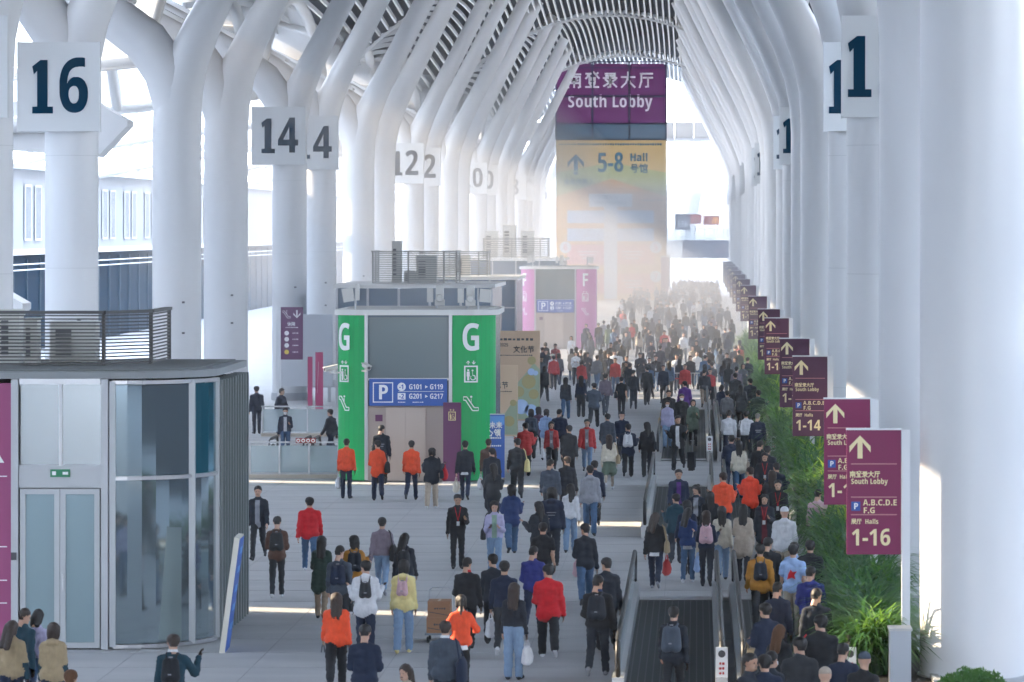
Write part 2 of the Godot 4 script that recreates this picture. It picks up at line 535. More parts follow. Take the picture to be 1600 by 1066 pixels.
func columns() -> void:
	var white := mat("white painted steel", Color.WHITE, 0.38)
	white.albedo_color = Color.WHITE
	white.albedo_texture = noise_tex(0.02, 4, 11, lin(0.70, 0.705, 0.715), lin(0.76, 0.76, 0.765), 256)
	white.uv1_triplanar = true
	white.uv1_world_triplanar = true
	white.uv1_scale = Vector3(0.12, 0.03, 0.12)
	var grey := mat("grey column foot", lin(0.42, 0.43, 0.45), 0.5)
	var board_mat := mat("pale grey board", lin(0.70, 0.715, 0.72), 0.55)
	var ink := mat("navy numeral", lin(0.002, 0.035, 0.075), 0.95)
	ink.metallic_specular = 0.1
	var fit := mat("dark fitting", lin(0.08, 0.08, 0.09), 0.6)
	var shapes := [column_mesh(0.78), column_mesh(0.88)]
	var protos := []
	for kind in 2:
		var t := thing("forked_column", "x", "column")
		obj("shaft", shapes[kind][0], white, t)
		obj("wing", shapes[kind][1], white, t)
		obj("gutter_plate", shapes[kind][2], white, t)
		obj("foot_ring", shapes[kind][3], grey, t)
		var st := new_st()
		for y in [4.0, 5.1]:
			add_box(st, Vector3(0.35, y, 0.86), Vector3(0.09, 0.07, 0.12))
		obj("fixing_bolts", st, fit, t)
		for y in [3.1, 6.6, 9.9] if kind == 0 else []:
			var ring := new_st()
			var rr: float = 0.781 if kind == 0 else 0.881
			tube(ring, [Vector3(0, y - 0.012, 0), Vector3(0, y + 0.012, 0)], [rr, rr], 28, 1.0, false)
			obj("weld_seam", ring, mat("seam grey", lin(0.64, 0.645, 0.65), 0.6), t)
		protos.append(t)
	# z of each pair, front and back, every 74.4 m; the numbered pair first
	var used := [false, false]
	for side in 2:
		for k in range(-1, 9):
			for spot in 4:
				var numbered_pair := spot < 2
				var z: float = [98.9, 113.0, 138.6, 153.0][spot] + 74.4 * k
				if z < 60.0 or (side == 0 and z < 95.0):
					continue
				var kind := 0 if numbered_pair else 1
				var x: float = (-18.42 if numbered_pair else -18.8) if side == 0 else (4.62 if numbered_pair else 4.6)
				var num := 16 - 2 * k - side
				var row: String = "in the left row" if side == 0 else "in the right row"
				var which: String = "nearer" if spot % 2 == 0 else "farther"
				var label := ""
				if numbered_pair:
					label = "white forked column %s behind the %s board reading %s" % [row, which, NUMBER_WORDS[num]]
				elif k == -1:
					label = ["huge white column filling the right edge, nearest of all", "white column just left of the huge one at right"][spot - 2]
				else:
					label = "plain white forked column, %s of the pair beyond board %s %s" % [which, NUMBER_WORDS[num], row]
				var o: Node3D
				if used[kind]:
					o = dup(protos[kind], "forked_column", label, Vector3(x, 0, -z), 0.0 if side == 0 else PI)
				else:
					used[kind] = true
					o = protos[kind]
					o.position = Vector3(x, 0, -z)
					o.rotation.y = 0.0 if side == 0 else PI
					o.set_meta("label", label)
				o.set_meta("group", "forked columns along both sides of the walkway")
				if numbered_pair and num > 0:
					number_board(side == 1, Vector3(x + (-0.4 + 0.16 * (spot % 2) if side == 0 else 0.26), 11.9, -z), num, board_mat, ink, "pale board reading %s on the %s column of its pair %s" % [NUMBER_WORDS[num], which, row])

func number_board(right: bool, at: Vector3, num: int, board_mat: Material, ink: Material, label: String) -> void:
	var t := thing("number_board", label, "number board", at, 0.0, "numbered boards on the columns")
	box_part("panel", Vector3(0, 0, 0.78), Vector3(2.36, 2.6, 0.28), board_mat, t)
	for s in [-1.0, 1.0]:
		box_part("edge_strip", Vector3(s * 1.19, 0, 0.78), Vector3(0.03, 2.64, 0.3), board_mat, t)
	var text := str(num)
	var h := 1.56
	for i in text.length():
		var x := 0.0 if text.length() == 1 else (-0.47 if i == 0 else 0.42)
		if right:
			x -= 0.28
		if text[i] == "1":
			var st := new_st()
			number_one(st, Vector3(x, -h * 0.5, 0.94), h, 0.03)
			obj("numeral", st, ink, t)
		else:
			letters(t, text[i], Vector3(x, 0.0, 0.93), h, ink, 0.78, 1, 0.03, true, "numeral")

const ORDER := ["first", "second", "third", "fourth", "fifth", "sixth", "seventh", "eighth", "ninth", "tenth", "eleventh", "twelfth", "thirteenth", "fourteenth", "fifteenth", "sixteenth"]

func canopies_and_halls() -> void:
	# hall front along the left: white wall with slit windows over a dark glazed base
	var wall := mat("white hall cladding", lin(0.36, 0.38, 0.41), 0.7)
	var frame := mat("white painted steel", Color.WHITE)
	var glass := mat("blue grey window glass", lin(0.06, 0.08, 0.10), 0.6)
	glass.metallic_specular = 0.15
	var base_glass := mat("dark blue facade glass", lin(0.003, 0.026, 0.055), 0.7)
	base_glass.metallic_specular = 0.2
	var rail := mat("bright rail", lin(0.75, 0.75, 0.75), 0.3)
	var hall := thing("exhibition_hall", "long white exhibition hall behind the left columns with slit windows above dark blue glazing", "building", Vector3(-42, 0, -190))
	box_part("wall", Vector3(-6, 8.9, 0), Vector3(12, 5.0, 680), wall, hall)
	box_part("cornice", Vector3(0.2, 11.55, 0), Vector3(1.0, 0.3, 680), frame, hall)
	# unseen wall added to block low sun, its gaps shaped to streak the floor
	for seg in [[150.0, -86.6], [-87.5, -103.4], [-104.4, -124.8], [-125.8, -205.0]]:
		box_part("added_shade_wall", Vector3(-0.2, 16.2, (seg[0] + seg[1]) * 0.5 + 190.0), Vector3(0.4, 9.0, seg[0] - seg[1]), wall, hall)
	box_part("sill_band", Vector3(0.15, 6.25, 0), Vector3(0.6, 0.36, 680), frame, hall)
	box_part("glazed_base", Vector3(-6, 3.0, 0), Vector3(12, 6.0, 679), base_glass, hall)
	var st := new_st()
	for k in 141:
		add_box(st, Vector3(0.06, 2.9, -338 + k * 4.8), Vector3(0.12, 5.8, 0.12))
	obj("glazing_mullions", st, mat("dark blue mullion", lin(0.02, 0.06, 0.1), 0.4), hall)
	for y in [5.15, 5.5]:
		st = new_st()
		tube(st, [Vector3(0.5, y, -339), Vector3(0.5, y, 339)], [0.045, 0.045], 6)
		obj("handrail", st, rail, hall)
	var wf := new_st()
	frame_rect(wf, Vector3.ZERO, 2.3, 3.5, 0.12, 0.05)
	for k in 5:
		add_box(wf, Vector3(-0.78 + k * 0.39, 0, 0.02), Vector3(0.05, 3.3, 0.03))
	var wfm := wf.commit()
	var pane := new_st()
	add_box(pane, Vector3(0, 0, -0.01), Vector3(2.1, 3.3, 0.04))
	var pm := pane.commit()
	for k in 52:
		var z := 102.0 - k * 5.2 - (1.5 if k % 2 else 0.0)
		var w := obj("window", wfm, frame, hall)
		w.position = Vector3(0.1, 8.7, z)
		w.rotation.y = PI / 2
		obj("pane", pm, glass, w)
	# shell canopies between the walkway and the hall: ribs and translucent panels
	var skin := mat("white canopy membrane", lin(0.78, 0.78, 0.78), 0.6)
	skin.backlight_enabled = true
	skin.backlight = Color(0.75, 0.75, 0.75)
	var rib_mat := mat("white canopy rib", lin(0.78, 0.77, 0.75), 0.45)
	var across := 6
	var along := 8
	var meshes := []
	for i in across:
		var row := []
		for j in along:
			var s := new_st()
			var p := []
			for c in [[i, j], [i, j + 1], [i + 1, j + 1], [i + 1, j]]:
				p.append(shell(float(c[0]) / across, float(c[1]) / along))
			var m: Vector3 = (p[0] + p[1] + p[2] + p[3]) * 0.25
			var inset := []
			for v in p:
				inset.append(v + (m - v) * 0.03)
			quad(s, inset[3], inset[2], inset[1], inset[0])
			row.append(s.commit())
		meshes.append(row)
	var ribs := new_st()
	for i in across + 1:
		var line := []
		for j in 17:
			line.append(shell(float(i) / across, j / 16.0) - Vector3(0, 0.14, 0))
		tube(ribs, line, PackedFloat32Array([0.3, 0.3, 0.3, 0.3, 0.3, 0.3, 0.3, 0.3, 0.3, 0.3, 0.3, 0.3, 0.3, 0.3, 0.3, 0.3, 0.3]), 6)
	var cross := new_st()
	for j in along + 1:
		var line2 := []
		for i in 9:
			line2.append(shell(i / 8.0, float(j) / along) - Vector3(0, 0.16, 0))
		tube(cross, line2, PackedFloat32Array([0.2, 0.2, 0.2, 0.2, 0.2, 0.2, 0.2, 0.2, 0.2]), 6)
	var proto: Node3D = null
	var open_proto: Node3D = null
	for k in 16:
		var at := Vector3(-30.4, 0, 134.4 - 37.2 * k)
		var label: String = "white ribbed shell canopy arching between the left columns and the hall, %s from the front" % ORDER[k]
		if proto == null:
			proto = thing("shell_canopy", label, "canopy", at, 0.0, "shell canopies beside the hall")
			obj("ribs", ribs, rib_mat, proto)
			obj("cross_ribs", cross, rib_mat, proto)
			for i in across:
				for j in along:
					obj("membrane_panel", meshes[i][j], skin, proto)
		elif k < 9:
			dup(proto, "shell_canopy", label, at)
		elif open_proto == null:
			# farther canopies have the outer half unglazed, so that the sun falls through in bands
			open_proto = thing("shell_canopy", label, "canopy", at, 0.0, "shell canopies beside the hall")
			obj("ribs", ribs, rib_mat, open_proto)
			obj("cross_ribs", cross, rib_mat, open_proto)
			for i in range(0, 3):
				for j in along:
					obj("membrane_panel", meshes[i][j], skin, open_proto)
		else:
			dup(open_proto, "shell_canopy", label, at)
	# curved fins that spring from the hall's edge up to the canopies
	var fin := new_st()
	tube(fin, [Vector3(-11.0, 11.7, 0), Vector3(-9.8, 14.2, 0), Vector3(-6.4, 17.0, 0), Vector3(-1.0, 18.9, 0), Vector3(6.5, 19.6, 0)], [Vector2(0.16, 0.9), Vector2(0.16, 0.85), Vector2(0.16, 0.75), Vector2(0.16, 0.6), Vector2(0.16, 0.45)], 8)
	var fin_mesh := fin.commit()
	for k in 16:
		var fo := obj("curved_fin", fin_mesh, rib_mat)
		fo.position = Vector3(-30.0, 0, -206.0 - 9.3 * k)
		tag(fo, "white curved fin rising from the left hall's edge towards the canopies, %s from the front" % ORDER[k], "roof fin", "curved fins along the hall edge")
	# the hall on the other side and its canopies
	var other := thing("exhibition_hall", "long white hall behind the right columns", "building", Vector3(29, 0, -190))
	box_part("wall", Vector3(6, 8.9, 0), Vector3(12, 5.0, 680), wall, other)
	box_part("glazed_base", Vector3(6, 3.0, 0), Vector3(12, 6.0, 679), base_glass, other)
	box_part("added_shade_wall", Vector3(0.2, 13.0, 20), Vector3(0.4, 2.6, 640), wall, other)  # unseen wall added to cut sky light from the right
	box_part("cornice", Vector3(-0.2, 11.55, 0), Vector3(1.0, 0.3, 680), frame, other)
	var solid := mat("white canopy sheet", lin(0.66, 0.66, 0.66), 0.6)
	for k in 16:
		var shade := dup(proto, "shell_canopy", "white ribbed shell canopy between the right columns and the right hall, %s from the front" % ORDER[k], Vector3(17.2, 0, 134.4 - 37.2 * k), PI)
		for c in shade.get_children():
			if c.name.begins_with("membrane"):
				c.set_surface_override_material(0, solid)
	# wedge ended gutter spouts between canopies
	var sp := thing("gutter_spout", "white wedge ended spout poking out left of the first numbered column", "gutter", Vector3(-24.0, 5.4, -128), 0.0)
	wedge(sp, frame)
	var sp2 := dup(sp, "gutter_spout", "white wedge ended spout high between board 16 and the next columns", Vector3(-22.6, 11.9, -142), 0.0)
	sp2.set_meta("group", "gutter spouts")
	sp.set_meta("group", "gutter spouts")

func wedge(t: Node3D, m: Material) -> void:
	var st := new_st()
	prism(st, PackedVector2Array([Vector2(-5, 0.55), Vector2(0.3, 0.55), Vector2(1.5, -0.15), Vector2(1.5, -0.35), Vector2(0.4, -1.5), Vector2(-5, -1.1)]), 1.6)
	obj("nose", st, m, t)
	st = new_st()
	tube(st, [Vector3(-5, -0.3, 0.35), Vector3(-0.6, -0.3, 0.35)], [0.32, 0.32], 14)
	obj("pipe", st, m, t)

func shell(u: float, v: float) -> Vector3:
	# u across from the walkway to the hall, v along the bay
	var x := lerpf(9.4, -9.6, u)
	var a := (v - 0.5) * 35.2
	var rise := cos((v - 0.5) * PI * 0.92)
	return Vector3(x, 11.6 + 8.2 * pow(rise, 0.55) + 2.4 * sin(u * PI) * rise - 3.2 * u * (1.0 - rise), a)

func rounded_plan(hw: float, depth: float, r: float, seg := 6) -> Array:
	# the front edge and both rounded corners, from the back left round to the back right; front faces +z at z = 0
	var p := [Vector2(-hw, -depth)]
	for k in seg + 1:
		var a := PI - PI * 0.5 * k / seg
		p.append(Vector2(-hw + r + cos(a) * r, -r + sin(a) * r))
	for k in seg + 1:
		var a2 := PI * 0.5 - PI * 0.5 * k / seg
		p.append(Vector2(hw - r + cos(a2) * r, -r + sin(a2) * r))
	p.append(Vector2(hw, -depth))
	return p

func skin_wall(st: SurfaceTool, plan: Array, y0: float, y1: float, push := 0.0) -> void:
	for i in plan.size() - 1:
		var a: Vector2 = plan[i]
		var b: Vector2 = plan[i + 1]
		var n := Vector2(-(b - a).y, (b - a).x).normalized() * push
		quad(st, Vector3(a.x + n.x, y0, a.y + n.y), Vector3(a.x + n.x, y1, a.y + n.y), Vector3(b.x + n.x, y1, b.y + n.y), Vector3(b.x + n.x, y0, b.y + n.y))

func slab(st: SurfaceTool, plan: Array, y0: float, y1: float) -> void:
	var poly := PackedVector2Array()
	for p in plan:
		poly.append(Vector2(p.x, -p.y))
	prism(st, poly, y1 - y0, Transform3D(Basis(Vector3(1, 0, 0), Vector3(0, 0, -1), Vector3(0, 1, 0)), Vector3(0, y1, 0)))

func scaled_plan(plan: Array, d: float) -> Array:
	var out := []
	var c := Vector2.ZERO
	for p in plan:
		c += p
	c /= plan.size()
	for p in plan:
		out.append(p + (p - c).normalized() * d)
	return out

func lift_booth(called: String, label: String, at: Vector3, panel: Color, letter: String, codes: Array, tall := 5.16) -> Node3D:
	var hw := 2.42
	var depth := 5.2
	var r := 0.88
	var steel := mat("brushed steel", lin(0.5, 0.51, 0.53), 0.35, 0.6)
	var rim := mat("pale roof rim", lin(0.72, 0.71, 0.68), 0.5)
	var dark := mat("smoked booth glass", lin(0.14, 0.18, 0.19), 0.22)
	var side := mat("slate side glass", lin(0.08, 0.12, 0.16), 0.2)
	var white := mat("white print", lin(0.85, 0.86, 0.86), 0.5)
	var tone := mat("booth panel " + letter, panel, 0.45)
	var t := thing(called, label, "lift booth", at)
	var plan := rounded_plan(hw, depth, r, 8)
	var core := []
	for p in plan:
		core.append(p * Vector2(0.97, 1.0) + Vector2(0, -0.10 if p.y > -4.0 else 0.0))
	var st := new_st()
	skin_wall(st, core, 0.02, tall - 0.05)
	quad(st, Vector3(hw * 0.97, 0.02, -depth), Vector3(hw * 0.97, tall, -depth), Vector3(-hw * 0.97, tall, -depth), Vector3(-hw * 0.97, 0.02, -depth))
	obj("side_glazing", st, side, t)
	# coloured panels wrap each front corner
	for s in 2:
		var st2 := new_st()
		var arc := plan.slice(1, 10) if s == 0 else plan.slice(10, 19)
		arc = arc.duplicate()
		if s == 1:
			arc.push_front(Vector2(1.15, 0))
		skin_wall(st2, arc, 0.04, tall - 0.06, 0.012)
		var pn := obj("corner_panel", st2, tone, t)
		pn.set_meta("label", "coloured corner panel with white symbols")
		var cx := -2.19 if s == 0 else 1.72
		var cz := -0.262 if s == 0 else 0.03
		var turn := -PI * 0.25 if s == 0 else 0.12
		letters(pn, letter, Vector3(cx, tall - 0.75, cz), 0.82, white, 0.74, 1).rotation.y = turn
		lift_icon(pn, Vector3(cx, tall - 1.86, cz), 0.42, white, turn)
		escalator_icon(pn, Vector3(cx, tall - 2.75, cz), 0.46, white, turn)
	# middle of the front: posts, dark glass, car park sign, lift doors
	for x in [-1.49, 1.09]:
		box_part("post", Vector3(x, tall * 0.5, -0.02), Vector3(0.1, tall - 0.1, 0.12), steel, t)
	box_part("upper_glass", Vector3(-0.2, tall - 1.05, -0.05), Vector3(2.46, 1.86, 0.04), dark, t)
	box_part("transom", Vector3(-0.2, tall - 2.02, -0.03), Vector3(2.46, 0.07, 0.09), steel, t)
	var sign_mat := mat("car park blue", lin(0.035, 0.115, 0.42), 0.5)
	var sg := box_part("car_park_sign", Vector3(-0.2, tall - 2.42, 0.03), Vector3(2.38, 0.82, 0.1), sign_mat, t)
	sg.set_meta("label", "blue car park sign with white letters")
	var fr := new_st()
	frame_rect(fr, Vector3(-0.77, 0, 0.056), 0.62, 0.62, 0.03)
	obj("sign_frame", fr, white, sg)
	letters(sg, "P", Vector3(-0.77, 0, 0.06), 0.44, white, 0.95, 1)
	var d1 := new_st()
	disc(d1, Vector3(-0.2, 0.17, 0.06), 0.13)
	add_box(d1, Vector3(-0.2, -0.12, 0.056), Vector3(0.24, 0.2, 0.012))
	add_box(d1, Vector3(0.4, 0.03, 0.055), Vector3(1.4, 0.012, 0.01))
	obj("level_badges", d1, white, sg)
	letters(sg, "-1", Vector3(-0.2, 0.17, 0.068), 0.14, sign_mat, 0.9, 1)
	letters(sg, "-2", Vector3(-0.2, -0.12, 0.068), 0.14, sign_mat, 0.9, 1)
	for k in 2:
		var y := 0.17 - 0.29 * k
		letters(sg, codes[k][0], Vector3(0.02, y, 0.06), 0.155, white, 0.8, 0)
		var ar := new_st()
		tri(ar, Vector3(0.52, y + 0.05, 0.06), Vector3(0.61, y, 0.06), Vector3(0.52, y - 0.05, 0.06))
		obj("small_arrow", ar, white, sg)
		letters(sg, codes[k][1], Vector3(0.66, y, 0.06), 0.155, white, 0.8, 0)
	marks(sg, Vector3(-0.2, -0.3, 0.056), 0.24, 0.03, 5, white)
	marks(sg, Vector3(0.3, -0.3, 0.056), 0.34, 0.03, 6, white)
	# lift front
	var door_mat := mat("champagne lift door", lin(0.50, 0.42, 0.37), 0.38, 0.2)
	var jamb := mat("taupe jamb", lin(0.40, 0.33, 0.29), 0.45)
	box_part("jamb", Vector3(-0.2, 1.17, -0.06), Vector3(2.48, 2.3, 0.06), jamb, t)
	for s in [-1.0, 1.0]:
		box_part("lift_door", Vector3(-0.28 + s * 0.305, 1.15, -0.015), Vector3(0.6, 2.24, 0.03), door_mat, t)
	box_part("plate", Vector3(-1.1, 1.95, -0.015), Vector3(0.22, 0.2, 0.03), mat("plum sign", lin(0.13, 0.035, 0.105), 0.5), t)
	# roof
	var rf := new_st()
	slab(rf, scaled_plan(plan, 0.12), tall - 0.06, tall + 0.10)
	obj("roof_rim", rf, rim, t)
	var rt := new_st()
	slab(rt, scaled_plan(plan, -0.25), tall + 0.104, tall + 0.13)
	obj("roof_sheet", rt, mat("roof membrane", lin(0.5, 0.49, 0.46), 0.8), t)
	return t

func roof_gear(at: Vector3, kind: int, label: String) -> void:
	var pale := mat("pale grey casing", lin(0.62, 0.61, 0.58), 0.5)
	var steel := mat("brushed steel", Color.WHITE)
	var t := thing("roof_antenna", label, "antenna", at)
	var st := new_st()
	tube(st, [Vector3(0, 0, 0), Vector3(0, 0.62, 0)], [0.035, 0.03], 8)
	obj("mast", st, steel, t)
	st = new_st()
	if kind == 0:
		add_box(st, Vector3(-0.22, 0.42, 0.05), Vector3(0.34, 0.42, 0.16), Basis(Vector3(0, 0, 1), 0.18))
		add_box(st, Vector3(0.06, 0.5, -0.02), Vector3(0.12, 0.5, 0.1))
	elif kind == 1:
		add_box(st, Vector3(0.1, 0.46, 0), Vector3(0.24, 0.5, 0.14))
		add_box(st, Vector3(-0.2, 0.4, 0.04), Vector3(0.18, 0.44, 0.2))
		add_box(st, Vector3(0.1, 0.17, 0.06), Vector3(0.3, 0.18, 0.2))
	else:
		add_box(st, Vector3(0.22, 0.4, 0), Vector3(0.34, 0.4, 0.14), Basis(Vector3(0, 0, 1), -0.08))
	obj("casing", st, pale, t)
	if kind == 1:
		st = new_st()
		tube(st, [Vector3(0.1, 0.3, 0.13), Vector3(0.1, 0.3, 0.2)], [0.13, 0.1], 14)
		obj("dish", st, pale, t)

func camera_unit(at: Vector3, turn: float, label: String) -> void:
	var pale := mat("pale grey casing", Color.WHITE)
	var t := thing("security_camera", label, "security camera", at, turn)
	var st := new_st()
	bar(st, Vector3(0, 0, -0.32), Vector3(0, 0, 0), 0.05, 0.05)
	bar(st, Vector3(0, 0, 0), Vector3(0, 0.1, 0.06), 0.05, 0.05)
	obj("bracket", st, pale, t)
	st = new_st()
	tube(st, [Vector3(0, 0.18, -0.18), Vector3(0, 0.1, 0.2)], [0.075, 0.075], 12)
	add_box(st, Vector3(0, 0.2, 0.02), Vector3(0.17, 0.02, 0.46), Basis(Vector3(1, 0, 0), 0.2))
	obj("housing", st, pale, t)
	st = new_st()
	tube(st, [Vector3(0, 0.1, 0.2), Vector3(0, 0.096, 0.22)], [0.05, 0.05], 12)
	obj("lens", st, mat("dark fitting", Color.BLACK), t)

func louvre_fence(label: String, at: Vector3, w: float, h: float, d: float, chamfer: float, m: Material, slats := 14) -> Node3D:
	var t := thing("louvre_screen", label, "screen", at, 0.0, "louvre screens round rooftop air conditioners")
	# corners of the plan, front at z = 0
	var p := [Vector3(-w, 0, -d), Vector3(-w, 0, 0), Vector3(-chamfer, 0, 0), Vector3(0, 0, -chamfer * 1.4), Vector3(0, 0, -d)]
	for k in slats:
		var st := new_st()
		var y := h * (k + 0.5) / slats
		for i in p.size() - 1:
			bar(st, p[i] + Vector3(0, y, 0), p[i + 1] + Vector3(0, y, 0), 0.03, h / slats * 0.42)
		obj("slat", st, m, t)
	var posts := new_st()
	var places := []
	for i in p.size() - 1:
		var n := int(maxf(1.0, p[i].distance_to(p[i + 1]) / 1.5))
		for k in n:
			places.append(p[i].lerp(p[i + 1], float(k) / n))
	places.append(p[-1])
	for q in places:
		posts = new_st()
		add_box(posts, q + Vector3(0, h * 0.5, -0.05), Vector3(0.07, h, 0.07))
		obj("post", posts, m, t)
	var rail := new_st()
	for i in p.size() - 1:
		bar(rail, p[i] + Vector3(0, h + 0.03, 0), p[i + 1] + Vector3(0, h + 0.03, 0), 0.14, 0.06)
	obj("top_rail", rail, m, t)
	return t

func air_unit(at: Vector3, size: Vector3, label: String) -> void:
	var pale := mat("cream air unit", lin(0.66, 0.65, 0.60), 0.5)
	var t := thing("air_conditioner", label, "air conditioner", at, 0.0, "air conditioners on the booth roofs")
	box_part("casing", Vector3(0, size.y * 0.5, 0), size, pale, t)
	box_part("lid", Vector3(0, size.y + 0.02, 0), Vector3(size.x + 0.04, 0.04, size.z + 0.04), pale, t)
	var st := new_st()
	for k in 7:
		add_box(st, Vector3(-size.x * 0.2, size.y * (0.2 + 0.1 * k), size.z * 0.5 + 0.012), Vector3(size.x * 0.34, size.y * 0.06, 0.02))
	obj("grille", st, mat("dark fitting", Color.BLACK), t)

func booths() -> void:
	var steel := mat("brushed steel", lin(0.5, 0.51, 0.53), 0.35, 0.6)
	var pale := mat("pale grey casing", lin(0.62, 0.61, 0.58), 0.5)
	var slate := mat("slate screen metal", lin(0.075, 0.075, 0.075), 0.55)
	lift_booth("lift_booth", "lift booth with bright green corner panels marked G", Vector3(-8.66, 0, -117.6), lin(0.005, 0.40, 0.11), "G", [["G101", "G119"], ["G201", "G217"]])
	lift_booth("lift_booth", "hazy lift booth with pink corner panels marked F", Vector3(-8.92, 0, -246.0), lin(0.60, 0.22, 0.44), "F", [["F101", "F118"], ["F201", "F221"]])
	roof_gear(Vector3(-10.55, 5.29, -118.4), 0, "tilted antenna box above the left green G panel")
	roof_gear(Vector3(-8.1, 5.29, -119.2), 1, "antenna box standing mid roof of the green booth")
	roof_gear(Vector3(-7.1, 5.29, -118.4), 1, "antenna with a round dish above the right green panel")
	roof_gear(Vector3(-6.75, 5.29, -118.1), 2, "square antenna at the right end of the green booth roof")
	for k in 3:
		roof_gear(Vector3(-10.6 + k * 1.75, 5.29, -247.2), k % 3, ["antenna at the left end of the pink booth roof", "antenna mid roof of the pink booth", "antenna at the right end of the pink booth roof"][k])
	camera_unit(Vector3(-11.2, 3.35, -117.3), -1.2, "white security camera left of the left green panel")
	camera_unit(Vector3(-10.12, 3.4, -117.3), 0.5, "white security camera at the right edge of the left green panel")
	near_booth()
	# glazed stair houses behind the green booth
	var silver := mat("silver screen metal", lin(0.34, 0.34, 0.33), 0.5)
	glass_house("glass_stair_house", "glazed stair house right behind the green booth", Vector3(-12.25, 0, -166.0), 6.7, 9.0, 5.25)
	glass_house("glass_stair_house", "hazy glazed stair house farther behind the green booth", Vector3(-11.9, 0, -195.4), 5.3, 8.0, 5.2)
	glass_house("glass_stair_house", "faint glazed stair house left of the pink booth", Vector3(-12.4, 0, -262.0), 6.4, 9.0, 5.6)
	louvre_fence("grey louvre screen on the roof behind the green booth", Vector3(-10.55, 5.36, -167.2), 3.6, 1.35, 3.0, 0.5, silver)
	air_unit(Vector3(-13.2, 5.36, -168.6), Vector3(0.42, 1.8, 0.5), "tall cream air unit rising above the louvre screen")
	air_unit(Vector3(-11.9, 5.36, -168.6), Vector3(0.9, 1.15, 0.6), "wide cream air unit behind the louvre screen slats")
	air_unit(Vector3(-12.6, 5.36, -168.2), Vector3(0.5, 0.5, 0.5), "low cream air unit inside the louvre screen")
	louvre_fence("hazy louvre screen on the second stair house roof", Vector3(-10.8, 5.31, -196.4), 3.4, 1.2, 3.0, 0.4, silver, 10)
	air_unit(Vector3(-12.1, 5.31, -197.6), Vector3(0.8, 1.0, 0.6), "hazy air unit on the second stair house")
	louvre_fence("faint louvre screen beside the direction tower", Vector3(-10.3, 5.7, -263.4), 4.4, 1.3, 3.0, 0.5, silver, 10)
	for k in 3:
		air_unit(Vector3(-14.2 + k * 1.25, 5.7, -264.6), Vector3(0.9, 1.8 + 0.4 * (k % 2), 0.8), ["faint boxy air unit, left one beside the tower", "faint taller air unit, middle one beside the tower", "faint boxy air unit, right one beside the tower"][k])
	# plum totem and lift call post before the green booth
	var plum := mat("plum sign", lin(0.13, 0.035, 0.105), 0.5)
	var gold := mat("cream yellow print", lin(0.80, 0.66, 0.34), 0.5)
	var t := thing("lift_totem", "plum coloured totem with a yellow lift symbol beside the lift doors", "totem sign", Vector3(-7.47, 0, -116.9))
	box_part("slab", Vector3(0, 1.24, 0), Vector3(0.54, 2.44, 0.16), plum, t)
	lift_icon(t, Vector3(0, 2.05, 0.09), 0.22, gold)
	box_part("plinth", Vector3(0, 0.03, 0), Vector3(0.62, 0.06, 0.3), steel, t)

func glass_house(called: String, label: String, at: Vector3, w: float, d: float, h: float) -> void:
	var rim := mat("pale roof rim", Color.WHITE)
	var steel := mat("brushed steel", Color.WHITE)
	var glass := mat("blue grey booth glass", lin(0.11, 0.17, 0.24), 0.15)
	var t := thing(called, label, "glass house", at, 0.0, "glazed stair houses")
	box_part("roof_slab", Vector3(0, h, -d * 0.5), Vector3(w + 0.3, 0.16, d + 0.3), rim, t)
	var n := int(w / 1.3)
	for k in n:
		box_part("pane", Vector3(-w * 0.5 + w * (k + 0.5) / n, h * 0.5, -0.06), Vector3(w / n - 0.08, h - 0.2, 0.04), glass, t)
	for k in n + 1:
		box_part("mullion", Vector3(-w * 0.5 + w * k / n, h * 0.5 - 0.05, 0), Vector3(0.1, h - 0.12, 0.14), steel, t)
	box_part("side_glazing", Vector3(w * 0.5 - 0.05, h * 0.5, -d * 0.5), Vector3(0.06, h - 0.2, d - 0.2), glass, t)
	box_part("side_glazing", Vector3(-w * 0.5 + 0.05, h * 0.5, -d * 0.5), Vector3(0.06, h - 0.2, d - 0.2), glass, t)
	box_part("transom", Vector3(0, h - 1.5, 0.01), Vector3(w, 0.07, 0.1), steel, t)

